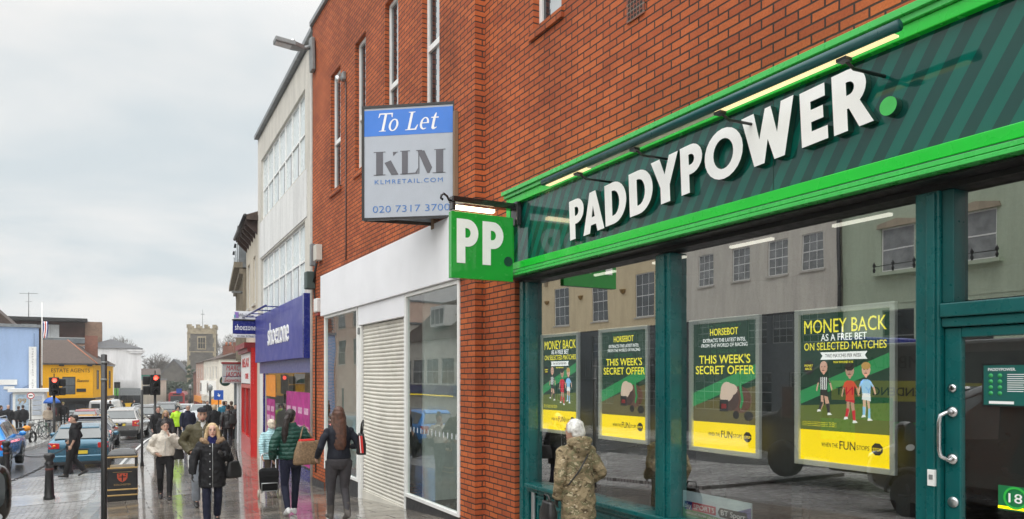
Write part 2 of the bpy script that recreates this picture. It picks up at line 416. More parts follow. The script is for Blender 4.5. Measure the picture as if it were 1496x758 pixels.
M['blue_fascia'] = P_('violet blue fascia', (.045, .052, .29), .42, var=.04, scale=1, coat=.05)
M['lilac'] = P_('lilac blue board', (.10, .11, .27), .4, var=.06)
M['tolet_blue'] = P_('letting board blue', (.035, .19, .66), .4, var=.03)
M['tolet_grey'] = P_('letting board grey', (.42, .46, .52), .45, var=.03)
M['tolet_text'] = P_('letting lettering blue', (.06, .19, .50), .5, var=.03)
M['skin'] = P_('skin', (.50, .27, .19), .5, var=.06, scale=12)
M['magenta'] = P_('magenta poster', (.42, .02, .22), .5, var=.35, scale=2.5)
M['orange_p'] = P_('orange poster', (.80, .28, .02), .5, var=.1)
M['bronze'] = P_('gold band', (.42, .28, .11), .4, metal=.4, var=.1)
M['lamp'] = emitter('warm tube', (1.0, .76, .33), .62)
M['lamp_hot'] = emitter('bright tube', (1.0, .82, .50), 4.0)
M['ceil_lamp'] = emitter('white strip lamp', (1.0, .93, .80), .75)
M['red_lamp'] = emitter('red signal light', (1.0, .05, .02), 2.5)
M['brake_lamp'] = emitter('brake light', (1.0, .03, .015), 1.6)
M['tail'] = P_('tail light red', (.45, .01, .015), .15, var=.1, coat=.6)
M['amber'] = P_('amber lens', (.8, .25, .02), .2, var=.05)
M['slate'] = P_('roof slate', (.075, .075, .08), .6, var=.3, scale=5, bump=.4)
M['tile'] = P_('brown roof tile', (.070, .048, .038), .75, var=.35, scale=7, bump=.5)
M['ridge'] = P_('terracotta ridge', (.32, .12, .06), .7, var=.15)
M['lead'] = P_('lead sheet', (.20, .215, .225), .5, var=.2)
def fascia_mat():
    n = NT('striped green fascia'); p = n.pos(); s_ = n.n('ShaderNodeSeparateXYZ'); n.l(p, s_.inputs[0])
    q = n.math('ADD', n.math('MULTIPLY', s_.outputs[1], 1.0), n.math('MULTIPLY', s_.outputs[2], .62))
    q = n.math('FRACT', n.math('MULTIPLY', q, 1 / .185)); st = n.ramp(q, [(.0, (.001, .110, .080)), (.5, (.004, .052, .042))], 'CONSTANT')
    n.set(Base_Color=n.mix(.3, st, n.ramp(n.noise(p, 3, 3), [(.3, (.8, .8, .8)), (.7, (1.1, 1.1, 1.1))]), 'MULTIPLY'), Roughness=.16, Coat_Weight=.95, Coat_Roughness=.02, Specular_IOR_Level=.12)
    return n.m
M['fascia'] = fascia_mat()
M['pave'] = wet_paving('wet paving slabs', (.30, .265, .225), (.17, .145, .12), (.05, .044, .038), .75, .45, .011, .22, .05, rot=0, spec=1.0)
M['setts'] = wet_paving('wet granite setts', (.40, .39, .38), (.27, .265, .26), (.10, .096, .09), .21, .125, .014, .36, .17, spec=.8, bumpk=.4, film=.6)
M['kerb'] = wet_paving('granite kerb', (.36, .35, .33), (.30, .29, .28), (.09, .085, .08), 4.0, .9, .008, .26, .10, spec=.9)
M['smooth'] = wet_paving('smooth wet crossing slabs', (.46, .45, .435), (.40, .395, .38), (.24, .235, .23), .9, .6, .005, .26, .13, spec=.8, film=.6)
def asphalt():
    n = NT('wet asphalt'); p = n.pos(); fi = n.noise(p, 90, 4, .7); big = n.noise(p, .35, 5, .6, .5)
    n.set(Base_Color=n.mix(.6, n.ramp(fi, [(.3, (.038, .039, .041)), (.7, (.085, .086, .09))]), n.ramp(big, [(.3, (.7, .7, .7)), (.7, (1.25, 1.25, 1.25))]), 'MULTIPLY'),
          Roughness=n.ramp(big, [(.4, (.12,) * 3), (.62, (.30,) * 3)]), Specular_IOR_Level=.9)
    n.bump(fi, .25, .01); return n.m
M['asphalt'] = asphalt()
M['earth'] = P_('town ground', (.10, .10, .085), .8, var=.3, scale=.05)
# ------------------------------------------------------------------ ground, road, pavements
KERB[:] = [(-40, -0.30), (14, -0.30), (18, 0.0), (22, 0.40), (26, 0.78), (33, 1.45), (42, 2.4), (50, 3.6), (65, 7.0), (90, 9.2), (119, 10.8), (140, 13.5), (300, 34)]
FACE = [(-60, 4.7), (17.4, 4.7), (26.4, 4.9), (31, 5.2), (40, 6.0), (50, 8.5), (70, 12.5), (119, 12.6), (140, 17), (300, 40)]
LKERB = [(24, -9), (30, -5.5), (36, -3.6), (42, -2.5), (50, -2.5), (57, -2.6), (70, -1.6), (90, 1.5), (140, 7.5), (300, 24)]
def lin(P, y):
    if y <= P[0][0]: return P[0][1]
    for (a, b), (c, d) in zip(P, P[1:]):
        if y <= c: return b + (d - b) * (y - a) / (c - a)
    return P[-1][1]
def yrange(a, b, st):
    n = max(1, int(round((b - a) / st))); return [a + (b - a) * i / n for i in range(n + 1)]
def slab(name, xl, xr, ys, nx, dz, mat, skirt=0.2):
    mb = MB(); rings = []
    for y in ys:
        a, b = xl(y), xr(y); row = []
        for i in range(nx + 1):
            x = a + (b - a) * i / nx; row.append((x, y, GZ(x, y) + dz))
        if skirt: row = [(row[0][0], y, row[0][2] - skirt)] + row + [(row[-1][0], y, row[-1][2] - skirt)]
        rings.append(row)
    mb.loft(rings, 0, False, False, False)
    if skirt:
        for r in (rings[0], rings[-1]): mb.add(r, [tuple(range(len(r)))])
    o = mb.build(name, mat); return tagit(o, kind='structure')
YN = yrange(-30, 40, 1.0); YF = yrange(40, 300, 5)
mb = MB(); rings = [[(x, y, GZ(x, y) - 0.34) for x in (-500, -200, -60, -20, 0, 20, 60, 200, 500)] for y in [-120, -60, -30] + yrange(-20, 60, 4) + yrange(60, 300, 20) + [450, 700, 1200]]
mb.loft(rings, 0, True, False, False); tagit(mb.build('ground', M['earth']), kind='structure')
slab('road', lambda y: -20.0 if y < 60 else lin(LKERB, y) - 3, lambda y: lin(KERB, y) - .1, YN + YF[1:], 6, -0.12, M['asphalt'], 0)
slab('pavement', lambda y: lin(KERB, y), lambda y: lin(FACE, y), YN + YF[1:], 6, 0.0, M['pave'])
slab('kerb', lambda y: lin(KERB, y) - .30, lambda y: lin(KERB, y), YN + YF[1:], 1, 0.004, M['kerb'])
slab('cobbled_paving', lambda y: -7.5, lambda y: lin(KERB, y) - .30, yrange(-20, 25.2, .8), 6, -0.01, M['setts'])
slab('crossing_paving', lambda y: -5.5, lambda y: lin(KERB, y) - .42, yrange(18.6, 20.6, .5), 4, -0.004, M['smooth'], 0)
slab('raised_paving', lambda y: -5.5, lambda y: -1.25 - (y - 11) * .10, yrange(11, 15.9, .5), 4, 0.06, M['setts'], .1)
slab('far_pavement', lambda y: lin(LKERB, y) - 30, lambda y: lin(LKERB, y), yrange(34, 40, 1) + YF[1:], 4, 0.0, M['smooth'])
slab('opposite_pavement', lambda y: -18.6, lambda y: -14.5, yrange(-20, 33, 2), 2, 0.0, M['smooth'])
# painted edge line beside the kerb
slab('road_marking', lambda y: lin(KERB, y) - .62, lambda y: lin(KERB, y) - .52, yrange(25.6, 60, 1), 1, -0.114, M['white_paint'], 0)

WX = (0, -1, 0); UP = (0, 0, 1); EX = (1, 0, 0)
def zr(z): return z + CZ
# ------------------------------------------------------------------ the brick building
bb = thing('brick_building', 'orange brick building with narrow slit windows above two shopfronts', 'building', (4.3, 13, -0.3))
mb = MB()
slits = [(15.80, 15.06), (14.05, 13.38), (12.30, 11.64), (10.58, 9.92)]
HL = [(17.4 - a, zr(3.95), a - b, 2.5) for a, b in slits] + [(17.4 - 16.3, -2, 16.3 - 9.2, zr(2.24) + 2)]
facade(mb, (4.26, 17.4, 0), WX, 17.4 - 8.74, -2, zr(8.20), HL, .16)
slitR = [(7.47, 6.86), (3.9, 3.3), (0.6, 0.0)]
HR = [(8.74 - a, zr(4.05), a - b, 2.4) for a, b in slitR] + [(8.74 - 7.92, -2, 10.9, zr(2.2) + 2)]
facade(mb, (4.40, 8.74, 0), WX, 8.74 + 8, -2, zr(8.20), HR, .16)
mb.quad((4.26, 8.74, -2), (4.40, 8.74, -2), (4.40, 8.74, zr(8.2)), (4.26, 8.74, zr(8.2)))       # the step between the two planes
mb.quad((4.26, 17.4, -2), (14, 17.4, -2), (14, 17.4, zr(8.2)), (4.26, 17.4, zr(8.2)))
mb.quad((4.40, -8, -2), (14, -8, -2), (14, -8, zr(8.2)), (4.40, -8, zr(8.2)))
mb.quad((14, 17.4, -2), (14, -8, -2), (14, -8, zr(8.2)), (14, 17.4, zr(8.2)))
mb.build('wall', M['brick'], bb, True)
mb = MB(); mb.box(4.27, 14, -8, 17.4, zr(8.15), zr(8.19)); mb.build('roof', M['lead'], bb, True)
mb = MB(); mb.box(4.20, 4.6, 8.70, 17.46, zr(8.20), zr(8.30)); mb.box(4.34, 4.6, -8, 8.70, zr(8.20), zr(8.30)); mb.build('coping', M['lead'], bb, True)
mb = MB(); mb.box(4.245, 4.30, 16.33, 17.38, -1.2, GZ(4.3, 17) + .16); mb.build('plinth', M['plinth'], bb, True)
def slit(o, x, z, w, h, sx):
    f = MB(); n = Vector((-1, 0, 0)); u = Vector(WX); B = Vector(o) + u * x + Vector((0, 0, z)) - n * .13; U = Vector(UP)
    fw = .055
    f.obox(B, u * fw, U * h, n * .05); f.obox(B + u * (w - fw), u * fw, U * h, n * .05)
    for zz, t in ((0, .06), (h * .40, .09), (h - .06, .06)): f.obox(B + u * fw + U * zz, u * (w - 2 * fw), U * t, n * .055)
    fo = f.build('window', M['white_frame'], bb, True, bevel=.004)
    g = MB(); g.obox(B + u * .02 + n * .01, u * (w * sx), U * h, n * .008); g.build('pane', M['dark_pane'], fo)
    g = MB(); g.obox(B + u * (.02 + w * sx) + n * .01, u * (w - .04 - w * sx), U * h, n * .007)
    for k in range(16): g.obox(B + u * (.02 + w * sx - .008) + U * (h * (k + .3) / 16) + n * .008, u * .016, U * .07, n * .012)
    g.build('blind', M['pale_pane'], fo)
    s_ = MB(); s_.obox(Vector(o) + u * (x - .05) + U * (z - .115) - n * .13, u * (w + .1), U * .11, n * .165); s_.build('sill', M['brick'], fo)
for a, b in slits: slit((4.26, 17.4, 0), 17.4 - a, zr(3.95), a - b, 2.5, .42)
for a, b in slitR: slit((4.40, 8.74, 0), 8.74 - a, zr(4.05), a - b, 2.4, .30)
mb = MB(); B = Vector((4.395, 5.68, zr(3.38)))
mb.obox(B, Vector((0, -.26, 0)), Vector((0, 0, .40)), Vector((-.012, 0, 0)))
for i in range(5):
    for j in range(9): mb.obox(B + Vector((-.012, -.025 - i * .046, .02 + j * .041)), Vector((0, -.028, 0)), Vector((0, 0, .026)), Vector((-.002, 0, 0)), 1)
mb.build('air_vent', [M['brick_far'], M['interior_dark']], bb, True)
mb = MB(); mb.tube([(4.245, 14.62, zr(5.93)), (4.245, 14.62, zr(2.5)), (4.245, 14.63, zr(2.35))], .012, 6); mb.build('cable', M['black'], bb, True)
t = thing('security_light', 'small grey security light high on brick between two slit windows', 'light', (4.25, 14.72, zr(6.0)))
mb = MB(); mb.box(4.19, 4.255, 14.64, 14.80, zr(5.98), zr(6.14)); mb.build('backplate', M['grey_metal'], t, True, .01)
mb = MB(); mb.lathe([(.03, 0), (.055, .03), (.06, .12), (.0, .13)], (4.12, 14.75, zr(5.93)), 12); mb.build('lamp_head', M['alu'], t, True)
# lamp on a bracket at the corner of the roof
t = thing('street_lamp', 'grey flat LED street lamp on a bracket at top corner of the brick wall', 'street lamp', (4.25, 17.2, zr(7.6)))
mb = MB(); mb.obox((4.16, 17.05, zr(7.05)), (.09, 0, 0), (0, .26, 0), (-.02, 0, .75)); mb.build('bracket', M['grey_metal'], t, True, .02)
mb = MB(); mb.tube([(4.2, 17.2, zr(7.62)), (3.95, 17.25, zr(7.54))], .05, 10); mb.build('arm', M['grey_metal'], t, True)
mb = MB(); D = Vector((-.99, .05, .10)).normalized(); Nn = Vector((0, 1, 0)); Uu = Nn.cross(D) * -1
H0 = Vector((4.02, 17.23, zr(7.50)))
mb.prism([H0 + Nn * .08 , H0 - Nn * .08, H0 - Nn * .16 + D * .22, H0 - Nn * .16 + D * .66, H0 + Nn * .16 + D * .66, H0 + Nn * .16 + D * .22], Vector((0, 0, .11)))
mb.build('lamp_head', M['grey_metal'], t, True, .02)
mb = MB(); mb.obox(H0 + D * .30 - Nn * .11 + Vector((0, 0, -.012)), D * .34, Nn * .22, Vector((0, 0, .014))); mb.build('lens', M['pale_pane'], t, True)
mb = MB(); mb.lathe([(.05, 0), (.05, .05), (.02, .07)], H0 + D * .25 + Vector((0, 0, .13)), 10); mb.build('sensor', M['alu'], t, True)

# ------------------------------------------------------------------ vacant shop with a roller shutter
vs_ = thing('vacant_shopfront', 'vacant white shopfront with blank fascia and closed roller shutter between glass panes', 'shopfront', (4.3, 12.7, -.3))
mb = MB(); mb.box(4.19, 4.33, 9.12, 16.42, zr(1.335), zr(2.225)); mb.build('fascia_board', M['white_board'], vs_, True, .008)
mb = MB(); mb.box(4.235, 4.33, 11.31, 13.78, zr(.975), zr(1.33)); mb.build('shutter_box', M['white_board'], vs_, True, .005)
mb = MB(); Zb = zr(-2.32); NS = 46; prof = []
for k in range(NS):
    z0 = Zb + .16 + (zr(.97) - Zb - .16) * k / NS; h_ = (zr(.97) - Zb - .16) / NS
    prof += [(0.0, z0), (-.012, z0 + h_ * .12), (-.020, z0 + h_ * .45), (-.013, z0 + h_ * .80), (.004, z0 + h_ * .93)]
rings = []
for i in range(13):
    y = 13.66 - (13.66 - 11.37) * i / 12
    rings.append([(4.32 + px - .020 * math.exp(-((z - zr(-1.0)) / .5) ** 2) * math.sin(math.pi * i / 12), y, z - .035 * math.sin(math.pi * i / 12) * math.exp(-((z - zr(-.9)) / .8) ** 2)) for px, z in prof])
mb.loft(rings, 0, True, False, False); mb.box(4.285, 4.32, 11.37, 13.66, Zb, Zb + .17); mb.build('roller_shutter', M['shutter'], vs_, True)
def frame_set(y0, y1, z0, z1, fw=.055):
    mb = MB(); mb.box(4.235, 4.31, y0, y0 + fw, z0, z1); mb.box(4.235, 4.31, y1 - fw, y1, z0, z1)
    mb.box(4.235, 4.31, y0 + fw, y1 - fw, z0, z0 + fw); mb.box(4.235, 4.31, y0 + fw, y1 - fw, z1 - fw, z1)
    fo = mb.build('window_frame', M['white_frame'], vs_, True, .005)
    mb = MB(); mb.box(4.272, 4.28, y0 + .03, y1 - .03, z0 + .03, z1 - .03); mb.build('pane', M['glass_w'], fo)
frame_set(9.20, 11.29, zr(-1.93), zr(1.33)); frame_set(13.84, 16.28, zr(-2.02), zr(1.33))
mb = MB(); mb.box(4.25, 4.32, 11.29, 11.36, -2, zr(.97)); mb.box(4.25, 4.32, 13.68, 13.84, -2, zr(.97)); mb.build('guide_rail', M['white_frame'], vs_, True, .006)
for a_, b_, c_ in ((9.20, 11.28, -1.935), (13.85, 16.28, -2.025)): mb = MB(); mb.box(4.262, 4.32, a_, b_, -1.6, zr(c_)); mb.build('plinth', M['plinth'], vs_, True)
mb = MB(); mb.box(4.215, 4.25, 13.70, 13.76, zr(.80), zr(.93)); mb.build('key_switch', M['grey_metal'], vs_, True, .01)
def room(nm, y0, y1, x1, z0, z1, wall, floor, ceil):
    a = MB(); a.box(4.6, x1, y0, y1, z0 - .1, z0); tagit(a.build('interior_floor', floor), kind='structure')
    a = MB(); a.box(x1, x1 + .1, y0, y1, z0, z1); a.box(4.6, x1, y0 - .1, y0, z0, z1); a.box(4.6, x1, y1, y1 + .1, z0, z1); tagit(a.build('interior_wall', wall), kind='structure')
    a = MB(); a.box(4.6, x1, y0 - .1, y1 + .1, z1, z1 + .1); tagit(a.build('interior_ceiling', ceil), kind='structure')
room('vacant', 8.95, 11.33, 8, zr(-2.05), zr(1.6), P_('vacant shop wall', (.75, .76, .75), .7), M['interior_floor'], M['interior_wall'])
room('vacantl', 13.82, 16.6, 8, zr(-2.1), zr(1.6), P_('vacant shop wall pale', (.75, .75, .73), .7), M['interior_floor'], M['interior_wall'])
t = thing('interior_door', 'white framed glass inner doors behind the vacant shop window', 'door', (6.0, 10.2, zr(-2.05)))
mb = MB()
for y in (9.35, 9.95, 10.50, 11.15): mb.box(5.96, 6.03, y, y + .07, zr(-2.05), zr(.75))
mb.box(5.96, 6.03, 9.42, 11.15, zr(.68), zr(.75)); mb.box(5.955, 6.035, 9.42, 11.15, zr(-2.05), zr(-1.75)); mb.build('frame', M['white_frame'], t, True)
mb = MB(); mb.box(5.93, 5.96, 10.05, 10.28, zr(-1.92), zr(-1.84)); mb.build('letter_plate', M['black'], t, True)
for k in range(13): mb = MB(); mb.box(4.268, 4.271, 9.34 + k * .145, 9.37 + k * .145, zr(-.88), zr(-.80)); mb.build('marker_dot', M['pale_pane'], vs_, True)

# ------------------------------------------------------------------ betting shop front
sf = thing('betting_shopfront', 'teal painted betting shop front with large dark windows and a part glazed door', 'shopfront', (4.5, 5.3, 0))
def post(y0, y1, z0, z1, x0=4.455, x1=4.60, nm='post'):
    a = MB(); a.box(x0, x1, y0, y1, z0, z1); return a.build(nm, M['teal'], sf, True, .012)
post(7.69, 7.905, -1, zr(1.18)); a = MB(); a.box(4.435, 4.456, 7.78, 7.86, -.6, zr(1.15)); a.build('bead', M['teal'], sf, True, .006)
post(5.14, 5.35, zr(-1.28), zr(1.12)); a = MB(); a.box(4.435, 4.456, 5.20, 5.28, zr(-1.28), zr(1.10)); a.build('bead', M['teal'], sf, True, .006)
post(2.69, 2.845, -.6, zr(1.18)); a = MB(); a.box(4.437, 4.456, 2.71, 2.765, -.6, zr(1.12)); a.build('bead', M['teal'], sf, True, .006)
mb = MB(); mb.box(4.45, 4.60, -2.9, 7.90, zr(1.135), zr(1.187)); mb.box(4.30, 4.449, -2.9, 7.90, zr(1.172), zr(1.186)); mb.build('head_beam', M['black'], sf, True)
mb = MB(); mb.box(4.40, 4.62, 2.845, 7.69, zr(-1.325), zr(-1.275)); mb.box(4.445, 4.62, 2.845, 7.69, zr(-1.375), zr(-1.327)); mb.build('sill', M['teal'], sf, True, .010)
mb = MB(); mb.box(4.50, 4.60, 2.845, 7.69, -.6, zr(-1.378))
for (a_, b_) in ((5.35, 7.62), (2.95, 5.10)):
    for (d0, d1, z0, z1) in ((0, .05, zr(-1.80), zr(-1.44)), (.10, .03, zr(-1.72), zr(-1.52))):
        y0, y1 = a_ + d0, b_ - d0; x0 = 4.485 if d0 == 0 else 4.478
        mb.box(x0, 4.50, y0, y1, z1, z1 + .03); mb.box(x0, 4.50, y0, y1, z0, z0 + .03); mb.box(x0, 4.50, y0, y0 + .03, z0 + .03, z1); mb.box(x0, 4.50, y1 - .03, y1, z0 + .03, z1)
mb.build('stall_riser', M['teal'], sf, True, .006)
mb = MB(); mb.box(4.455, 4.49, 7.56, 7.62, zr(-1.78), zr(-1.37)); mb.build('grab_bar', M['alu'], sf, True, .012)
for (y0, y1, z0, z1) in ((5.34, 7.70, zr(-1.28), zr(1.15)), (2.84, 5.15, zr(-1.28), zr(1.15)), (1.45, 2.66, zr(.46), zr(1.15)), (-2.9, 1.35, zr(-1.28), zr(1.15))):
    mb = MB(); mb.box(4.556, 4.564, y0, y1, z0, z1); mb.build('window_pane', M['glass'], sf, True)
post(1.30, 1.45, -.4, zr(1.18)); post(-3.0, -2.88, -.4, zr(1.18))
mb = MB(); mb.box(4.45, 4.60, -2.88, 1.30, -.4, zr(-1.30)); mb.build('stall_riser', M['teal'], sf, True, .006)
mb = MB(); mb.box(4.452, 4.60, 1.45, 2.69, zr(.36), zr(.445)); mb.box(4.475, 4.60, 1.45, 2.69, zr(.30), zr(.357)); mb.build('transom', M['teal'], sf, True, .008)
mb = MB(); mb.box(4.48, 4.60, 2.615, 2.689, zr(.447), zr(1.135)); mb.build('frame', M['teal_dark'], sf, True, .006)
# door leaf
mb = MB(); dz0, dz1 = zr(-1.72), zr(.295)
mb.box(4.50, 4.56, 2.585, 2.685, dz0, dz1); mb.box(4.50, 4.56, 1.46, 1.56, dz0, dz1); mb.box(4.50, 4.56, 1.56, 2.585, zr(.235), dz1); mb.box(4.50, 4.56, 1.56, 2.585, dz0, dz0 + .22)
dr = mb.build('door', M['teal'], sf, True, .008)
mb = MB(); mb.box(4.525, 4.533, 1.55, 2.60, dz0 + .2, zr(.25)); mb.build('pane', M['glass'], dr)
mb = MB(); mb.box(4.545, 4.55, 1.56, 2.59, zr(-.66), zr(.24)); mb.build('window_film', P_('grey window film', (.055, .056, .054), .45, var=.1), dr)
mb = MB(); Y_ = 2.635; hz0, hz1 = zr(-.50), zr(-.215)
mb.tube([(4.50, Y_, hz1), (4.45, Y_, hz1 + .004), (4.425, Y_ + .03, hz1 - .02), (4.42, Y_ + .035, hz1 - .06), (4.42, Y_ + .035, hz0 + .06), (4.425, Y_ + .03, hz0 + .02), (4.45, Y_, hz0 - .004), (4.50, Y_, hz0)], .0125, 10)
for z_ in (hz0, hz1): mb.lathe([(.034, 0), (.034, -.012), (.018, -.02)], (4.50, Y_, z_), 16, axis='x')
mb.build('handle', M['steel'], dr)
mb = MB(); mb.lathe([(.026, 0), (.026, -.01), (.012, -.014)], (4.50, Y_, zr(-.07)), 16, axis='x'); mb.box(4.484, 4.492, Y_ - .004, Y_ + .004, zr(-.085), zr(-.055), 1); mb.build('lock', [M['steel'], M['black']], dr)
mb = MB(); mb.lathe([(.032, 0), (.032, -.008), (.0, -.009)], (4.50, 2.63, zr(-.76)), 18, axis='x'); mb.build('lock_plate', M['alu'], dr)
mb = MB(); mb.box(4.43, 4.452, 2.705, 2.75, zr(-.67), zr(-.57)); mb.box(4.427, 4.431, 2.715, 2.74, zr(-.63), zr(-.60), 1); mb.build('door_bell', [M['white_paint'], M['grey_metal']], sf, True, .004)
# door notices
t = thing('door_notice', 'green printed notice with columns stuck inside the betting shop door', 'notice', (4.53, 2.3, zr(-.05)))
def pp_notice():
    Q = lambda y, z, dx=0: (4.5235 - dx, y, zr(z))
    a = MB(); a.box(4.5215, 4.5240, 1.98, 2.475, zr(-.175), zr(.075)); a.build('backing', M['black'], t, True)
    a = MB(); a.box(4.5195, 4.5213, 1.99, 2.465, zr(-.165), zr(.065)); a.build('sheet', P_('notice green', (.004, .10, .085), .5), t, True)
    a = MB(); text(a, 'PADDYPOWER.', (4.5193, 2.44, zr(.033)), WX, UP, .017, .15, depth=.001, bold=.02)
    for k in range(9): a.box(4.5185, 4.5193, 2.23 + .02 * (k % 3 == 2), 2.335, zr(.010 - .012 * k), zr(.014 - .012 * k))
    a.build('lettering', M['text_white'], t, True)
    for j in range(4):
        for i in range(2):
            a = MB(); a.lathe([(.013, 0), (.013, -.0008)], (4.519, 2.425 - i * .05, zr(.005 - .034 * j)), 12, axis='x'); a.build('icon', M['text_green'], t, True)
    for k in range(6): a = MB(); a.box(4.5183, 4.5193, 2.05, 2.135, zr(.030 - .034 * k), zr(.057 - .034 * k)); a.build('price_box', M['text_green'], t, True)
    a = MB(); a.box(4.5183, 4.5193, 2.30, 2.435, zr(-.158), zr(-.142)); a.build('strip', M['text_white'], t, True)
pp_notice()
t = thing('age_sticker', 'green and yellow 18 age limit sticker low on the door glass', 'sticker', (4.52, 2.3, zr(-.7)))
mb = MB(); mb.box(4.5205, 4.5225, 2.20, 2.385, zr(-.765), zr(-.625)); mb.build('sheet', P_('sticker green', (.004, .16, .05), .5), t, True)
mb = MB(); mb.box(4.5185, 4.5203, 2.20, 2.385, zr(-.757), zr(-.742)); mb.build('stripe', M['yellow'], t, True)
cy, cz_ = 2.292, zr(-.69); L2 = lambda r: [(r * math.cos(2 * math.pi * i / 28), r * math.sin(2 * math.pi * i / 28)) for i in range(28)]
mb = MB(); shape2d(mb, [L2(.064), L2(.052)], (4.5183, cy, cz_), WX, UP, .0015); mb.obox((4.5165, cy + .042, cz_ - .044), (0, .008, -.006), (0, -.085, .088), (.001, 0, 0)); mb.build('ring', P_('sticker ring green', (.03, .45, .06), .5), t, True)
mb = MB(); text(mb, '18', (4.5187, cy, cz_ - .027), WX, UP, .054, .072, 'C', .001, 0, .04); mb.build('lettering', M['text_white'], t, True)
# room behind
room('betting', -3.0, 8.6, 11, zr(-1.75), zr(1.55), M['interior_dark'], M['wood_floor'], M['interior_dark'])
for i, (y0, y1) in enumerate(((3.48, 3.98), (4.6, 5.1), (5.72, 6.22), (6.9, 7.3))):
    mb = MB(); mb.box(5.14, 5.18, y0, y1, zr(1.205), zr(1.228)); o = mb.build('strip_light', M['ceil_lamp'])
    tagit(o, 'white strip light hanging behind the betting shop glass', 'light', 'strip lights inside the betting shop')
# display stands: slate panels on legs that carry the posters
for (y0, y1, lab) in ((5.50, 7.75, 'slate display stand in the left betting shop window'), (2.90, 5.18, 'slate display stand in the betting shop window beside the door')):
    t = thing('display_stand', lab, 'display stand', (4.86, (y0 + y1) / 2, zr(-1.75)))
    a = MB(); a.box(4.80, 4.86, y0, y1, zr(-.86), zr(.50)); a.build('panel', M['slate_panel'], t, True)
    for y in (y0 + .25, (y0 + y1) / 2, y1 - .25): a = MB(); a.box(4.80, 4.88, y - .05, y + .05, zr(-1.75), zr(-.86)); a.build('leg', M['slate_panel'], t, True)

# ------------------------------------------------------------------ fascia sign
fs = thing('fascia_sign', 'dark green striped betting shop fascia with big raised white letters', 'sign', (4.3, 3, zr(1.2)))
Y0, Y1 = -3.0, 7.90
mb = MB(); mb.box(4.325, 4.42, Y0, Y1 - .05, zr(1.30), zr(2.12)); mb.build('panel', M['fascia'], fs, True)
mb = MB()
for k in (3.85, 6.05, 7.35, 1.7): mb.box(4.3235, 4.3255, k - .003, k + .003, zr(1.37), zr(2.06))
mb.build('panel_joint', M['dark_green'], fs, True)
mb = MB(); mb.box(4.27, 4.42, Y0, Y1 - .10, zr(1.274), zr(1.358)); mb.box(4.27, 4.42, Y0, Y1 - .10, zr(2.062), zr(2.145)); mb.box(4.27, 4.42, Y1 - .10, Y1, zr(1.262), zr(2.145)); mb.build('frame', M['green'], fs, True, .006)
mb = MB(); mb.box(4.225, 4.42, Y0, Y1 + .03, zr(1.192), zr(1.220)); mb.box(4.250, 4.42, Y0, Y1 + .015, zr(1.232), zr(1.262)); mb.box(4.22, 4.42, Y0, Y1 + .04, zr(2.19), zr(2.235)); mb.box(4.245, 4.42, Y0, Y1 + .02, zr(2.148), zr(2.187)); mb.box(4.272, 4.42, Y0, Y1 + .01, zr(1.2205), zr(1.2315), 1); mb.box(4.272, 4.42, Y0, Y1 + .01, zr(1.2625), zr(1.2735), 1); mb.build('moulding', [M['green_dk'], M['dark_green']], fs, True, .003)  # deep green strips draw the shade in the gaps between mouldings as colour
GL = {}
bowl = arc(.48, .69, .50, .31, 90, -90, 12)
GL['P'] = [[(0, 0), (0, 1)] + bowl + [(.38, .38), (.38, 0)], [(.38, .80), (.46, .80)] + arc(.46, .69, .17, .11, 90, -90, 8) + [(.38, .58)]]
GL['A'] = [[(0, 0), (.36, 1), (.64, 1), (1, 0), (.68, 0), (.62, .19), (.38, .19), (.32, 0)], [(.43, .38), (.57, .38), (.50, .66)]]
GL['D'] = [[(0, 0), (0, 1), (.40, 1)] + arc(.40, .5, .60, .5, 90, -90, 16), [(.34, .20), (.34, .80), (.40, .80)] + arc(.40, .5, .28, .30, 90, -90, 10)]
GL['Y'] = [[(0, 1), (.33, 1), (.5, .62), (.68, 1), (1, 1), (.67, .36), (.67, 0), (.33, 0), (.33, .36)]]
GL['O'] = [arc(.5, .5, .5, .5, 0, 345, 23), arc(.5, .5, .26, .30, 0, 345, 23)]
GL['W'] = [[(0, 1), (.25, 1), (.34, .47), (.47, 1), (.58, 1), (.68, .47), (.77, 1), (1, 1), (.80, 0), (.61, 0), (.50, .42), (.42, 0), (.22, 0)]]
GL['E'] = [[(0, 0), (0, 1), (.95, 1), (.95, .77), (.40, .77), (.40, .62), (.86, .62), (.86, .40), (.40, .40), (.40, .23), (1, .23), (1, 0)]]
GL['R'] = [[(0, 0), (0, 1), (.42, 1)] + arc(.42, .68, .46, .32, 90, -52, 12) + [(1.02, 0), (.66, 0), (.42, .36), (.37, .36), (.37, 0)], [(.37, .80), (.43, .80)] + arc(.43, .69, .15, .11, 90, -90, 8) + [(.37, .58)]]
def word_letter(ch, y, z, w, h, parent, X=4.265, rot=3.2, depth=.055, mat=None):
    k = R(rot); ux = Vector((0, -math.cos(k), math.sin(k))); up = Vector((0, math.sin(k), math.cos(k)))
    a = MB(); shape2d(a, [[(px * w, py * h) for px, py in lp] for lp in GL[ch]], (X + depth, y, z), ux, up, depth, 0, 1)
    return a.build('letter', [mat or M['letter_white'], M['dark_green']], parent, True)
for ch, y, z, w, h in (('P', 6.48, 1.42, .27, .41), ('A', 6.235, 1.428, .36, .41), ('D', 5.855, 1.455, .335, .40), ('D', 5.475, 1.475, .335, .40), ('Y', 5.155, 1.50, .355, .40), ('P', 4.775, 1.525, .265, .40), ('O', 4.49, 1.545, .41, .40), ('W', 4.085, 1.565, .49, .40), ('E', 3.545, 1.595, .215, .385), ('R', 3.285, 1.605, .285, .40)):
    word_letter(ch, y, zr(z), w, h, fs)
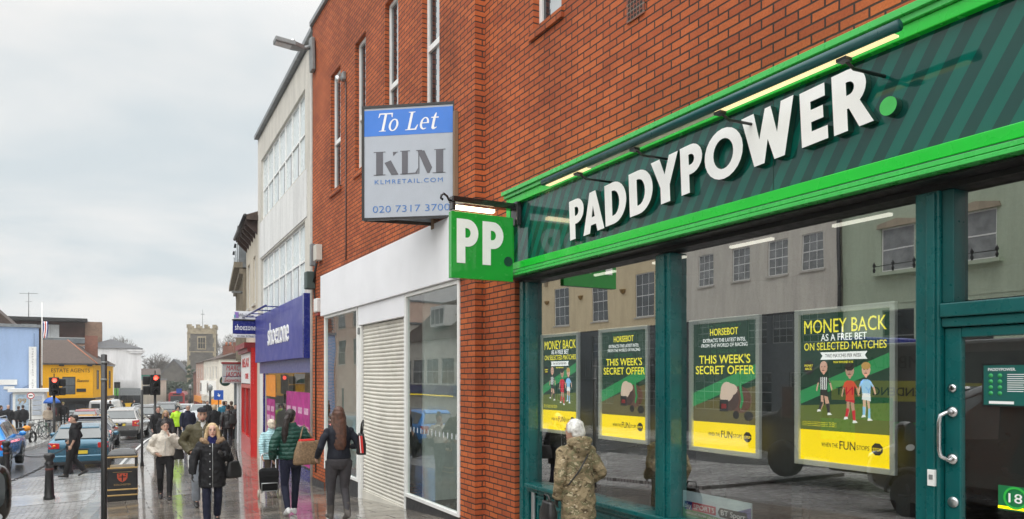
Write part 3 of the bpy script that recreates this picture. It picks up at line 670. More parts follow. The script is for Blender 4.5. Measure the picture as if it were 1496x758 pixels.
mb = MB(); shape2d(mb, [L2(.058)], (4.265 + .055, 2.897, zr(1.682)), WX, UP, .055, 0, 1); mb.build('dot', [P_('dot green', (.06, .50, .10), .4), M['dark_green']], fs, True)
# trough light over the fascia
t = thing('trough_light', 'long teal tube light with warm lit strip above the raised white letters', 'light', (3.95, 4.5, zr(1.98)))
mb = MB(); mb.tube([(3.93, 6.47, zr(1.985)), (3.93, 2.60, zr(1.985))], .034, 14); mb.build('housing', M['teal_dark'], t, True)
for a_, b_ in ((5.70, 6.43), (2.64, 4.05)): mb = MB(); mb.box(3.935, 3.985, a_, b_, zr(1.944), zr(1.955)); mb.build('lamp', M['lamp'], t, True)
mb = MB(); mb.box(3.937, 3.983, 4.05, 5.70, zr(1.947), zr(1.957)); mb.build('diffuser', P_('frosted diffuser', (.7, .66, .5), .4), t, True)
for y in (5.88, 5.02, 4.02, 2.98):
    a = MB(); a.tube([(3.955, y, zr(1.945)), (4.05, y, zr(1.90)), (4.33, y - .02, zr(1.90))], .011, 6); a.box(3.93, 3.99, y - .035, y + .035, zr(1.925), zr(1.945)); a.build('bracket', M['black'], t, True)
# hanging sign
t = thing('hanging_sign', 'square bright green projecting sign with two white letters under a lit lamp bar', 'sign', (3.8, 7.63, zr(1.1)))
mb = MB(); mb.box(3.41, 4.205, 7.60, 7.68, zr(1.112), zr(1.865)); mb.build('board', M['pp_green'], t, True, .006)
for x in (3.475, 3.80):
    a = MB(); shape2d(a, [[(px * .275, py * .50) for px, py in lp] for lp in GL['P']], (x, 7.599, zr(1.285)), EX, UP, .006); a.build('letter', M['letter_white'], t, True)
mb = MB(); shape2d(mb, [L2(.056)], (4.135, 7.599, zr(1.345)), EX, UP, .006); mb.build('dot', M['dark_green'], t, True)
mb = MB(); mb.box(3.42, 4.30, 7.585, 7.70, zr(1.965), zr(2.035)); mb.box(3.42, 3.46, 7.59, 7.69, zr(1.88), zr(1.965)); mb.box(4.235, 4.30, 7.57, 7.72, zr(1.78), zr(2.06))
lb = mb.build('lamp_bar', M['black_gloss'], t, True, .008)
mb = MB(); mb.box(3.47, 3.96, 7.60, 7.675, zr(1.90), zr(1.935)); mb.build('lamp', M['lamp_hot'], t, True)
mb = MB(); mb.tube([(3.46, 7.64, zr(2.0)), (3.40, 7.64, zr(1.985)), (3.375, 7.64, zr(2.03)), (3.335, 7.64, zr(2.055)), (3.305, 7.64, zr(2.035)), (3.30, 7.64, zr(2.0)), (3.325, 7.64, zr(1.985))], .014, 8); mb.build('scroll', M['black_gloss'], t, True)
# ------------------------------------------------------------------ letting board
A_ = Vector((3.23, 10.21, 0)); B_ = Vector((4.25, 9.42, 0)); C_ = Vector((4.22, 10.02, 0))
t = thing('letting_board', 'grey and blue V shaped letting board fixed high on the brick wall', 'sign', (4.2, 9.7, zr(2.25)))
ux = (B_ - A_).normalized(); n = ux.cross(Vector(UP)); wd = (B_ - A_).length; z0, z1 = zr(2.25), zr(3.80); hh = z1 - z0
mb = MB(); mb.obox(A_ + Vector((0, 0, z0)) - n * .03, ux * wd, Vector((0, 0, hh)), n * .03); mb.build('panel', M['tolet_grey'], t, True)
mb = MB(); mb.obox(A_ + Vector((0, 0, z0 + hh * .745)) + n * .0005, ux * wd, Vector((0, 0, hh * .235)), n * .002); mb.build('header', M['tolet_blue'], t, True)
mb = MB(); e = .035
for (a, b, c, d) in ((-e, -e, wd + 2 * e, e), (-e, hh, wd + 2 * e, e), (-e, 0, e, hh), (wd, 0, e, hh)): mb.obox(A_ + ux * a + Vector((0, 0, z0 + b)) - n * .035, ux * c, Vector((0, 0, d)), n * .045)
mb.build('frame', M['black'], t, True)
u2 = (C_ - A_); mb = MB(); n2 = Vector(UP).cross(u2).normalized(); mb.obox(A_ + Vector((0, 0, z0)) + n2 * .02, u2, Vector((0, 0, hh)), n2 * .02); mb.obox(A_ + Vector((0, 0, z0 - .04)) + n2 * .015, u2, Vector((0, 0, .045)), n2 * .03, 1); mb.build('rear_panel', [M['tolet_grey'], M['tile']], t, True)
mb = MB(); mb.box(4.20, 4.255, 9.25, 9.31, z0 - .02, z1 - .15); mb.box(4.18, 4.255, 9.95, 10.05, z0 - .1, z1 - .2); mb.build('batten', P_('timber batten', (.24, .15, .09), .7), t, True)
mb = MB(); Q = lambda x, z: A_ + ux * x + Vector((0, 0, z0 + z)) + n * .0026
# italic serif lettering drawn as outlines
def ital(lp, s, ox, oz): return [((x + .22 * y) * s + ox, y * s + oz) for x, y in lp]
S = .255; bz = hh * .785
def serif(ch, x):
    s = S
    if ch == 'T': sh = [[(.0, 1), (.78, 1), (.80, .76), (.76, .76), (.70, .93), (.46, .93), (.46, .05), (.58, .03), (.58, 0), (.18, 0), (.18, .03), (.32, .05), (.32, .93), (.08, .93), (.03, .76), (-.01, .76)]]
    if ch == 'o': sh = [arc(.27, .33, .27, .34, 0, 345, 20), arc(.27, .33, .15, .28, 0, 345, 20)]
    if ch == 'L': sh = [[(.0, 1), (.38, 1), (.38, .97), (.27, .95), (.27, .07), (.52, .07), (.64, .28), (.68, .28), (.63, 0), (.0, 0), (.0, .03), (.13, .05), (.13, .95), (.0, .97)]]
    if ch == 'e': sh = [arc(.25, .33, .25, .34, 0, 310, 20) + [(.30, .08)] + arc(.27, .33, .15, .27, 290, 185, 10) + [(.14, .33)], arc(.25, .38, .125, .23, 0, 180, 10)]
    if ch == 't': sh = [[(.12, .60), (.0, .60), (.0, .66), (.12, .66), (.20, .88), (.26, .88), (.26, .66), (.42, .66), (.42, .60), (.26, .60), (.26, .13), (.32, .07), (.42, .12), (.43, .08), (.30, -.02), (.20, -.02), (.12, .06)]]
    shape2d(mb, [ital(lp, s, 0, 0) for lp in sh], Q(x, bz), ux, UP, .0015)
x0 = .20
for ch, x in (('T', .17), ('o', .345), ('L', .60), ('e', .80), ('t', .945)): serif(ch, x)
mb.build('lettering', M['text_white'], t, True)
mb = MB(); kz = hh * .385; kh = hh * .215
def piece(lp, x, w): shape2d(mb, [[(a * w, b * kh) for a, b in lp]], Q(x, kz), ux, UP, .0015)
piece([(.10, .0), (.10, .97), (.38, .97), (.38, .0)], .14, .36); piece([(0, 0), (.48, 0), (.48, .03), (0, .03)], .14, .36); piece([(0, .97), (.48, .97), (.48, 1), (0, 1)], .14, .36)
piece([(.44, .52), (.70, .62), (1.0, .03), (1.0, 0), (.72, 0)], .14, .36); piece([(.78, .97), (1.0, .97), (.93, .94), (.80, .80)], .14, .36)
piece([(.12, .0), (.12, .97), (.55, .97), (.55, 0)], .53, .20); piece([(0, .97), (.7, .97), (.7, 1), (0, 1)], .53, .20); piece([(.0, 0), (1.25, 0), (1.3, .25), (1.1, .06), (0, .03)], .53, .20)
piece([(.05, .97), (.30, .97), (.58, .25), (.48, .02), (.40, .02)], .76, .40); piece([(0, .97), (.22, .97), (.22, 1), (0, 1)], .76, .40); piece([(.72, 0), (.72, .97), (.98, .97), (.98, 0)], .76, .40); piece([(.60, 0), (1.06, 0), (1.06, .03), (.60, .03)], .76, .40); piece([(.66, .97), (1.06, .97), (1.06, 1), (.66, 1)], .76, .40); piece([(.08, .0), (.12, .0), (.12, .8), (.08, .9)], .76, .40)
mb.build('logo', M['text_grey'], t, True)
mb = MB(); text(mb, 'KLMRETAIL.COM', Q(.155, hh * .305), ux, UP, .062, .99, depth=.0015, bold=-.006, spacing=1.25); text(mb, '020 7317 3700', Q(.125, hh * .045), ux, UP, .10, 1.12, depth=.0015, bold=-.008); mb.build('contact_lettering', M['tolet_text'], t, True)

# ------------------------------------------------------------------ poster frames in the betting shop windows
def poster(y, kind, label):
    w, h = .83, 1.18; z0 = zr(-.67); X = 4.70
    t = thing('poster_frame', label, 'poster', (X, y - w / 2, z0), group='framed posters in the betting shop windows')
    Q = lambda x, z, dx=0.0: Vector((X - .012 - dx, y - x, z0 + z))
    f = MB(); fw = .04
    f.box(X - .035, X, y - fw, y, z0, z0 + h); f.box(X - .035, X, y - w, y - w + fw, z0, z0 + h); f.box(X - .035, X, y - w + fw, y - fw, z0, z0 + fw); f.box(X - .035, X, y - w + fw, y - fw, z0 + h - fw, z0 + h)
    f.build('frame', M['silver_frame'], t, True, .004)
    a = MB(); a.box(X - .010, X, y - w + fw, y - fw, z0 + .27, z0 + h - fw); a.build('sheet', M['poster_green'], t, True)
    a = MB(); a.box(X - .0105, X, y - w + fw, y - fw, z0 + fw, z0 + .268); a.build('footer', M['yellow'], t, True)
    a = MB(); cx = w / 2
    text(a, 'WHEN THE', Q(.23, .150), WX, UP, .032, .14, depth=.001); text(a, 'STOPS', Q(.525, .150), WX, UP, .032, .10, depth=.001)
    a.build('footer_text', M['text_black'], t, True)
    a = MB(); text(a, 'FUN', Q(.385, .142), WX, UP, .062, .13, depth=.001, bold=.03); oc = [(.045 * math.cos(R(22.5 + 45 * i)), .045 * math.sin(R(22.5 + 45 * i))) for i in range(8)]; shape2d(a, [oc], Q(.685, .165), WX, UP, .001); a.build('slogan', M['text_black'], t, True)
    a = MB(); text(a, 'STOP', Q(.685, .153, .0015), WX, UP, .022, .066, 'C', .001, 0, .02); a.build('stop_text', M['yellow'], t, True)
    if kind == 'money':
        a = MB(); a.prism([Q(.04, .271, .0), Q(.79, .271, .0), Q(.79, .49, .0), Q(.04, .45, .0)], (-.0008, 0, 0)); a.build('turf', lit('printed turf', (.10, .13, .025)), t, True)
        a = MB(); a.prism([Q(.04, .56), Q(.79, .84), Q(.79, .74), Q(.40, .60), Q(.04, .46)], (-.0008, 0, 0)); a.build('slash', M['poster_green2'], t, True)
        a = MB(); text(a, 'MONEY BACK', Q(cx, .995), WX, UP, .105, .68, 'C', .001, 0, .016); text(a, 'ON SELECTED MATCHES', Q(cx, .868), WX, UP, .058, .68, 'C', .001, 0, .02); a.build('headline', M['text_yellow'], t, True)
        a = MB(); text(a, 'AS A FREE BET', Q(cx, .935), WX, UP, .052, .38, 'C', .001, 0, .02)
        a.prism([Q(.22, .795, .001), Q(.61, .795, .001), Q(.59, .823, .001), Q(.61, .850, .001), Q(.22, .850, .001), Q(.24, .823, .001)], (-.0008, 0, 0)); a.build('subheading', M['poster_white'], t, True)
        a = MB(); text(a, 'TWO MATCHES PER WEEK', Q(cx, .811, .0022), WX, UP, .026, .30, 'C', .0008); a.build('ribbon_text', M['text_black'], t, True)
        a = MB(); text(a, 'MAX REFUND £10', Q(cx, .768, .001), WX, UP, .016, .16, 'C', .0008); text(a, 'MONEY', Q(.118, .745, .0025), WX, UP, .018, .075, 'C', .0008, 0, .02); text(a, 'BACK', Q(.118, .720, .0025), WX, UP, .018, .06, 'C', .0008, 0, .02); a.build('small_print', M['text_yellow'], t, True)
        a = MB(); shape2d(a, [[(q[0] * .05, q[1] * .055) for q in arc(0, 0, 1, 1, 0, 345, 23)]], Q(.118, .738, .001), WX, UP, .001); a.build('badge', M['text_black'], t, True)
        # three footballers, each a flat printed figure with an oversized head
        def footballer(x, z, k, shirt, shorts, sock, hair, lean, stripes=False):
            E_ = lambda cx_, cz, rx, rz, m: a.prism([Q(x + k * (cx_ + rx * math.cos(2 * math.pi * i / 14)), z + k * (cz + rz * math.sin(2 * math.pi * i / 14)), .001 + .0006 * m) for i in range(14)], (-.0005, 0, 0), m)
            Pg = lambda pts, m: a.prism([Q(x + k * px, z + k * pz, .001 + .0006 * m) for px, pz in pts], (-.0005, 0, 0), m)
            Pg([(-.045, .23), (-.005, .23), (.0, .06), (-.03 - lean, -.02), (-.065 - lean, -.01), (-.045, .08)], 0); Pg([(.0, .23), (.05, .23), (.075 + lean, .06), (.085 + lean, -.05), (.05 + lean, -.06), (.03, .07)], 0)
            Pg([(-.045, .10), (-.005, .09), (-.03 - lean, -.02), (-.065 - lean, -.01)], 3); Pg([(.035, .07), (.08 + lean, .08), (.085 + lean, -.05), (.05 + lean, -.06)], 3)
            Pg([(-.085 - lean, -.045), (-.02 - lean, -.035), (-.03 - lean, -.01), (-.07 - lean, -.01)], 5); Pg([(.045 + lean, -.085), (.12 + lean, -.075), (.085 + lean, -.05), (.05 + lean, -.05)], 5)
            Pg([(-.06, .19), (.07, .17), (.06, .27), (-.05, .27)], 2)
            Pg([(-.055, .26), (.06, .26), (.07, .42), (.03, .45), (-.04, .45), (-.075, .42)], 1)
            Pg([(-.075, .42), (-.05, .44), (-.085, .33), (-.105, .24), (-.125, .25), (-.105, .34)], 0); Pg([(.07, .42), (.05, .44), (.10, .33), (.125, .25), (.14, .27), (.12, .35)], 0)
            Pg([(-.075, .42), (-.04, .45), (-.075, .36), (-.10, .36)], 1); Pg([(.07, .42), (.04, .45), (.085, .35), (.11, .36)], 1)
            if stripes:
                for i in range(4): Pg([(-.045 + i * .027, .265), (-.034 + i * .027, .265), (-.034 + i * .030, .435), (-.047 + i * .030, .435)], 5)
            E_(0, .50, .020, .03, 0); E_(0, .575, .062, .085, 0)
            if hair: E_(.0, .625, .066, .050, 4); E_(0, .582, .052, .055, 6) if False else None
            E_(-.024, .58, .009, .006, 7); E_(.024, .58, .009, .006, 7); E_(0, .53, .022, .006, 7); E_(0, .555, .010, .012, 6)
        def pl(x, z, k, sh, st, so, ha, lean, skin, stripes=False):
            nonlocal a
            a = MB(); footballer(x, z, k, sh, st, so, ha is not None, lean, stripes)
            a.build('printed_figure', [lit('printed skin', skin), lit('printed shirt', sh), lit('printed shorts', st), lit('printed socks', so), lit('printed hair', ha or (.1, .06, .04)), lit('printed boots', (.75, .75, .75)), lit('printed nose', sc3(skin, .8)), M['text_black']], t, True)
        pl(.25, .43, .54, (.03, .03, .03), (.03, .03, .03), (.03, .03, .03), None, .02, (.55, .32, .24), True)
        pl(.47, .385, .57, (.50, .015, .03), (.50, .015, .03), (.50, .015, .03), (.02, .015, .012), .0, (.42, .25, .18))
        pl(.60, .405, .545, (.25, .48, .72), (.70, .72, .75), (.25, .48, .72), (.45, .26, .08), -.02, (.60, .36, .27))
        a = MB()
        for k in range(3): text(a, 'terms and conditions apply to all offers', Q(.06, .325 - .013 * k, .0015), WX, UP, .007, .30, depth=.0006)
        a.build('terms', M['text_yellow'], t, True)
    else:
        a = MB(); a.prism([Q(.04, .52), Q(.79, .78), Q(.79, .66), Q(.04, .40)], (-.0008, 0, 0)); a.build('slash', M['poster_green2'], t, True)
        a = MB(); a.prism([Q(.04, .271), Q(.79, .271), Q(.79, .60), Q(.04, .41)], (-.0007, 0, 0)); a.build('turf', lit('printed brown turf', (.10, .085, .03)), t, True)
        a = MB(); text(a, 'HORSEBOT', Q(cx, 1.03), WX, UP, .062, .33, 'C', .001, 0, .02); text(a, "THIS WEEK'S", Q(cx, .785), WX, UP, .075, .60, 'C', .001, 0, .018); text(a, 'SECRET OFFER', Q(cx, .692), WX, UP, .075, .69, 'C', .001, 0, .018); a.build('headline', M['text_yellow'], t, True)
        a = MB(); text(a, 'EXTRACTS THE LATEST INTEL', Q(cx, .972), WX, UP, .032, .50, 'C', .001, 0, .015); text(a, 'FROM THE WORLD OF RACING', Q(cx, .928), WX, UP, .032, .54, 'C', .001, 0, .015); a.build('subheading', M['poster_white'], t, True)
        a = MB(); text(a, 'SEE INSIDE FOR', Q(cx, .875), WX, UP, .032, .30, 'C', .001); text(a, "THAT TIPSTER'S HORSE TIP", Q(cx, 1.10), WX, UP, .024, .40, 'C', .001); a.build('green_text', M['text_green'], t, True)
        # a plain robot horse: barrel body, maned head, boxy muzzle
        a = MB(); El = lambda x, z, rx, rz, m, l: a.prism([Q(x + rx * math.cos(2 * math.pi * i / 18), z + rz * math.sin(2 * math.pi * i / 18), .0012 + l * .0006) for i in range(18)], (-.0005, 0, 0), m)
        El(.60, .475, .13, .115, 0, 0); El(.49, .475, .10, .10, 1, 1); El(.455, .54, .075, .085, 2, 2); El(.50, .56, .075, .05, 2, 3); El(.415, .50, .042, .055, 2, 3)
        a.prism([Q(.37, .37, .0038), Q(.47, .37, .0038), Q(.47, .47, .0038), Q(.37, .47, .0038)], (-.0005, 0, 0), 3); a.prism([Q(.39, .395, .0046), Q(.45, .395, .0046), Q(.45, .435, .0046), Q(.39, .435, .0046)], (-.0005, 0, 0), 4)
        a.prism([Q(.59, .60, .003), Q(.62, .60, .003), Q(.645, .47, .003), Q(.62, .40, .003), Q(.60, .41, .003), Q(.62, .48, .003)], (-.0005, 0, 0), 5)
        El(.56, .345, .035, .035, 3, 4); El(.70, .34, .05, .04, 3, 4)
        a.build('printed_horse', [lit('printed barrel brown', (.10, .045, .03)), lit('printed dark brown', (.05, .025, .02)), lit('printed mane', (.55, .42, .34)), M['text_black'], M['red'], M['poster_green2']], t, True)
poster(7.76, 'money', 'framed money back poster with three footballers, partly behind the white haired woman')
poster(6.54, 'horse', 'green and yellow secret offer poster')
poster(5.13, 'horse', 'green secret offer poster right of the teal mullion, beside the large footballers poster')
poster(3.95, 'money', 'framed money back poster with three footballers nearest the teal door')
t = thing('sports_channel_card', 'low wide card with sports channel logos over a stadium on the window sill', 'card', (4.64, 4.9, zr(-1.27)))
Q = lambda x, z, dx=0.0: Vector((4.62 - dx, 5.155 - x * .83, zr(-1.275) + z))
mb = MB(); mb.box(4.62, 4.632, 4.34, 5.155, zr(-1.275), zr(-1.035)); mb.build('board', P_('printed sky', (.62, .74, .90), .5, var=.35, scale=3), t, True)
mb = MB(); mb.prism([Q(0, 0), Q(.98, 0), Q(.98, .05), Q(.5, .06), Q(0, .09)], (-.001, 0, 0)); mb.build('turf', P_('printed bright turf', (.10, .28, .06), .6, var=.3), t, True)
mb = MB(); mb.prism([Q(.55, .12), Q(.98, .08), Q(.98, .20), Q(.80, .15)], (-.0008, 0, 0)); mb.build('stand', P_('printed stand', (.16, .15, .35), .6, var=.4, scale=9), t, True)
mb = MB(); mb.prism([Q(.03, .075, .001), Q(.15, .075, .001), Q(.15, .15, .001), Q(.03, .15, .001)], (-.001, 0, 0)); mb.build('logo_blue', M['blue_sign'], t, True)
mb = MB(); mb.prism([Q(.15, .075, .001), Q(.50, .075, .001), Q(.50, .15, .001), Q(.15, .15, .001)], (-.001, 0, 0)); mb.build('logo_red', P_('printed red', (.55, .03, .06), .5), t, True)
mb = MB(); mb.prism([Q(.56, .07, .001), Q(.92, .07, .001), Q(.94, .10, .001), Q(.92, .15, .001), Q(.56, .15, .001), Q(.53, .11, .001)], (-.001, 0, 0)); mb.build('logo_black', M['text_black'], t, True)
mb = MB(); text(mb, 'sky', Q(.04, .095, .0022), WX, UP, .042, .083, depth=.0008, bold=.02); text(mb, 'SPORTS', Q(.17, .09, .0022), WX, UP, .046, .257, depth=.0008, bold=.02); text(mb, 'BT Sport', Q(.575, .09, .0022), WX, UP, .046, .274, depth=.0008, bold=.025); text(mb, 'WATCH LIVE PREMIER LEAGUE & CHAMPIONS LEAGUE', Q(.04, .035, .0022), WX, UP, .022, .66, depth=.0008); mb.build('lettering', M['text_white'], t, True)
# ------------------------------------------------------------------ row beyond the brick building
V = Vector
def P3(p, z=0): return V((p[0], p[1], z))
A_, B_ = (4.36, 17.46), (4.6, 26.4)
L_ = (P3(A_) - P3(B_)).length; ux = (P3(A_) - P3(B_)).normalized(); nn = ux.cross(V(UP)); O = P3(B_)
sb = thing('concrete_building', 'pale grey concrete faced building with two bands of white windows above a blue shop', 'building', (4.6, 22, -1.0))
M['concrete'] = render_wall('stained pale concrete', (.64, .61, .55), .45)
M['panel'] = render_wall('white cladding panel', (.76, .76, .75), .4)
mb = MB(); bx = .72; bw = 6.95
facade(mb, O, ux, L_, -2, zr(8.12), [(bx, zr(5.20), bw, 2.02), (bx, zr(1.55), bw, 2.36), (1.55, -2, 6.95, zr(.10) + 2)], .14)
mb.quad(P3(A_, -2), P3((14, 17.46), -2), P3((14, 17.46), zr(8.12)), P3(A_, zr(8.12))); mb.quad(P3(B_, -2), P3((14, 26.4), -2), P3((14, 26.4), zr(8.12)), P3(B_, zr(8.12)))
mb.build('wall', M['concrete'], sb, True)
mb = MB(); mb.obox(O + ux * .5 + V((0, 0, zr(3.96))), ux * 7.45, V((0, 0, 1.18)), nn * .02); mb.build('spandrel_panel', M['panel'], sb, True)
mb = MB(); mb.obox(O + V((0, 0, zr(8.12))) - ux * .05, ux * (L_ + .05), V((0, 0, .12)), nn * .12); mb.obox(O + V((0, 0, zr(8.06))), ux * L_, V((0, 0, .1)), -nn * 9); mb.build('roof_edge', M['lead'], sb, True)
def wband(z0, h, tz):
    for i in range(7):
        w = bw / 7; x = bx + i * w; f = MB(); B = O + ux * x + V((0, 0, z0)) - nn * .12; fw = .035
        f.obox(B, ux * fw, V((0, 0, h)), nn * .06); f.obox(B + ux * (w - fw), ux * fw, V((0, 0, h)), nn * .06)
        for zz in (0, tz, h - .05): f.obox(B + ux * fw + V((0, 0, zz)), ux * (w - 2 * fw), V((0, 0, .05)), nn * .055)
        fo = f.build('window', M['white_frame'], sb, True)
        g = MB(); g.obox(B + V((0, 0, tz)) + nn * .01, ux * w, V((0, 0, h - tz)), nn * .01); g.build('upper_pane', M['frost'], fo)
        g = MB(); g.obox(B + nn * .01, ux * w * .62, V((0, 0, tz)), nn * .01, 0); g.obox(B + ux * w * .62 + nn * .01, ux * w * .38, V((0, 0, tz)), nn * .012, 1); g.build('lower_pane', [M['frost'], M['grey_pane']], fo)
wband(zr(5.20), 2.02, .97); wband(zr(1.55), 2.36, 1.38)
mb = MB(); mb.tube([(4.29, 17.62, zr(8.0)), (4.30, 17.62, zr(2.35)), (4.30, 17.62, -1)], .045, 8); mb.build('downpipe', P_('pale downpipe', (.45, .43, .40), .5), sb, True)
# junction boxes on the corner
t = thing('cable_boxes', 'grey and green cable boxes at the edge of the brick wall beside the blue fascia', 'cable box', (4.25, 17.0, zr(2.2)))
mb = MB(); mb.box(4.14, 4.255, 17.06, 17.2, zr(2.55), zr(3.05)); mb.build('trunk_box', M['lead'], t, True, .01)
mb = MB(); mb.box(4.12, 4.255, 16.50, 16.78, zr(2.60), zr(2.95)); mb.build('pale_box', M['concrete'], t, True, .01)
mb = MB(); mb.box(4.05, 4.255, 17.10, 17.36, zr(2.02), zr(2.42)); mb.build('green_box', P_('green grey box', (.05, .075, .07), .5), t, True, .02)
mb = MB(); mb.tube([(4.24, 17.0, zr(2.6)), (4.22, 17.05, zr(2.4)), (4.23, 17.15, zr(2.0)), (4.245, 17.0, zr(1.5)), (4.245, 17.05, zr(.3)), (4.245, 17.05, zr(-2.2))], .018, 6); mb.tube([(4.2, 16.7, zr(2.6)), (4.2, 16.9, zr(2.35)), (4.2, 17.2, zr(2.1))], .012, 6); mb.build('cable', M['black'], t, True)
t = thing('alarm_box', 'small white alarm box on the narrow brick strip beside the vacant shop', 'alarm', (4.25, 16.8, zr(1.6)))
mb = MB(); mb.box(4.15, 4.256, 16.62, 16.88, zr(1.45), zr(1.76)); mb.build('cover', M['white_paint'], t, True, .02)
mb = MB(); mb.box(4.19, 4.256, 16.66, 16.84, zr(1.38), zr(1.45)); mb.build('base', P_('alarm red', (.35, .06, .05), .5), t, True)
# blue shoe shop
sz = thing('shoe_shopfront', 'shoe shop with violet blue fascia and magenta window posters', 'shopfront', (4.4, 22, -1))
X0, X1 = .58, L_ - .62
mb = MB(); mb.obox(O + ux * X0 + V((0, 0, zr(.46))), ux * (X1 - X0), V((0, 0, 1.53)), nn * .17); mb.build('fascia', M['blue_fascia'], sz, True, .01)
mb = MB(); mb.obox(O + ux * (X1 + .002) + V((0, 0, zr(.44))), ux * .14, V((0, 0, 1.57)), nn * .19); mb.build('fascia_end', M['blue_sign'], sz, True, .01)
mb = MB(); text(mb, 'shoezone', O + ux * 4.85 + V((0, 0, zr(.95))) + nn * .172, ux, UP, .68, 3.3, 'C', .02, 0, .004); mb.build('lettering', M['letter_white'], sz, True)
mb = MB(); mb.obox(O + ux * .6 + V((0, 0, zr(.10))), ux * (L_ - 1.0), V((0, 0, .36)), nn * .03); mb.build('soffit_board', M['lilac'], sz, True)
mb = MB()
mb.tube([O + ux * (X0 - .1) + nn * .55 + V((0, 0, zr(1.97))), O + ux * (X0 + 4.6) + nn * .55 + V((0, 0, zr(1.97)))], .03, 8)
for k in range(4): q = O + ux * (X0 + .3 + 1.35 * k) + V((0, 0, zr(1.97))); mb.tube([q + nn * .17, q + nn * .55], .018, 6)
mb.build('trough_light', M['blue_sign'], sz, True)
for a_ in (1.40, 8.5): mb = MB(); mb.obox(O + ux * a_ + V((0, 0, -2)), ux * .14, V((0, 0, zr(.10) + 2)), nn * .05); mb.build('pilaster', M['blue_sign'], sz, True)
mb = MB(); mb.obox(O + ux * .6 + V((0, 0, -2)), ux * .75, V((0, 0, zr(.10) + 2)), nn * .03); mb.build('end_pier', M['panel'], sz, True)
mb = MB(); mb.obox(O + ux * 1.56 + V((0, 0, -2)), ux * 6.94, V((0, 0, zr(-2.30) + 2)), nn * .02); mb.build('stall_riser', M['blue_sign'], sz, True)
mb = MB(); mb.obox(O + ux * 1.56 + V((0, 0, zr(-2.30))) - nn * .03, ux * 6.94, V((0, 0, 2.40)), nn * .008); mb.build('window_pane', M['glass_clear'], sz, True)
mb = MB(); mb.obox(O + ux * 1.56 + V((0, 0, zr(-2.30))) - nn * .9, ux * 6.94, V((0, 0, 2.4)), nn * .02); mb.build('display_back', P_('shop back wall', (.30, .26, .16), .7, var=.3), sz, True)
for (x, w, z0, h, m) in ((1.75, 1.5, -1.95, 1.25, 'magenta'), (1.65, 1.7, -.62, .68, 'orange_p'), (5.15, 3.1, -2.25, 1.85, 'magenta')):
    mb = MB(); mb.obox(O + ux * x + V((0, 0, zr(z0))) - nn * .020, ux * w, V((0, 0, h)), nn * .010)
    pst = mb.build('window_poster', M[m], sz, True)
    if m == 'magenta':
        mb = MB()
        for k in range(int(w / .75)):
            q = O + ux * (x + .12 + .75 * k) + V((0, 0, zr(z0))) - nn * .0095
            mb.obox(q + V((0, 0, h * .70)), ux * .5, V((0, 0, .16)), nn * .002); mb.obox(q + V((0, 0, h * .42)), ux * .55, V((0, 0, .22)), nn * .002); mb.obox(q + V((0, 0, h * .18)), ux * .4, V((0, 0, .10)), nn * .002)
        mb.build('poster_blocks', P_('poster pink white', (.62, .35, .50), .5, var=.4, scale=14), pst)
t = thing('boot_display', 'row of dark boots hanging in the blue shoe shop window', 'boots', (5, 22.5, -.5))
for k in range(6):
    q = O + ux * (3.5 + .26 * k) + V((0, 0, zr(-.95))) - nn * .35
    mb = MB(); mb.obox(q, ux * .13, V((0, 0, .42)), nn * .12); mb.obox(q, ux * .13, V((0, 0, .12)), nn * .26); mb.build('boot', M['black'], t, True, .02)
    mb = MB(); mb.obox(q + V((0, 0, -.75)), ux * .13, V((0, 0, .42)), nn * .12); mb.obox(q + V((0, 0, -.75)), ux * .13, V((0, 0, .12)), nn * .26); mb.build('boot', M['black'], t, True, .02)
# projecting signs beside the fascia
def hang(name, label, x0, x1, y, z0, z1, mat, txt, tm, th=.10, tw=.85, tz=.3, fh=.42, shear=0, edge=None):
    t = thing(name, label, 'sign', (x1, y, z0)); mb = MB(); mb.box(x0, x1, y, y + th, z0, z1); mb.build('board', mat, t, True, .01)
    for i, (s_, zz, hh_, ww) in enumerate(txt):
        mb = MB(); text(mb, s_, ((x0 + x1) / 2, y - .004, z0 + (z1 - z0) * zz), EX, UP, hh_, ww, 'C', .006, 0, .01, shear); mb.build('lettering', tm[i], t, True)
    mb = MB(); mb.box(x1, x1 + .25, y + .02, y + .06, z0 + (z1 - z0) * .45, z0 + (z1 - z0) * .55); mb.build('bracket', M['grey_metal'], t, True)
    return t
t = hang('projecting_sign', 'royal blue projecting shoe shop sign under a white one', 3.72, 4.50, 25.9, zr(1.42), zr(1.86), M['blue_sign'], [('shoezone', .30, .20, .66)], [M['text_white']])
mb = MB(); mb.box(3.70, 4.52, 25.88, 26.02, zr(1.862), zr(1.90)); mb.build('cap', M['black'], t, True)
t = hang('projecting_sign', 'white projecting sign with a purple square above the blue shoe shop sign', 3.74, 4.52, 25.9, zr(1.91), zr(2.18), M['white_board'], [('  Whybrow', .25, .13, .5)], [M['text_grey']])
mb = MB(); mb.box(3.78, 3.90, 25.893, 25.9, zr(1.95), zr(2.14)); mb.build('emblem', P_('purple emblem', (.28, .18, .50), .5), t, True); mb = MB(); mb.box(3.755, 3.80, 25.892, 25.898, zr(1.95), zr(2.05)); mb.build('emblem_corner', P_('teal emblem', (.1, .35, .45), .5), t, True)
t = hang('projecting_sign', 'thin white projecting sign strip below the blue shoe shop sign', 3.74, 4.52, 25.9, zr(1.30), zr(1.41), M['white_board'], [('01206 577667', .2, .06, .55)], [M['text_grey']])
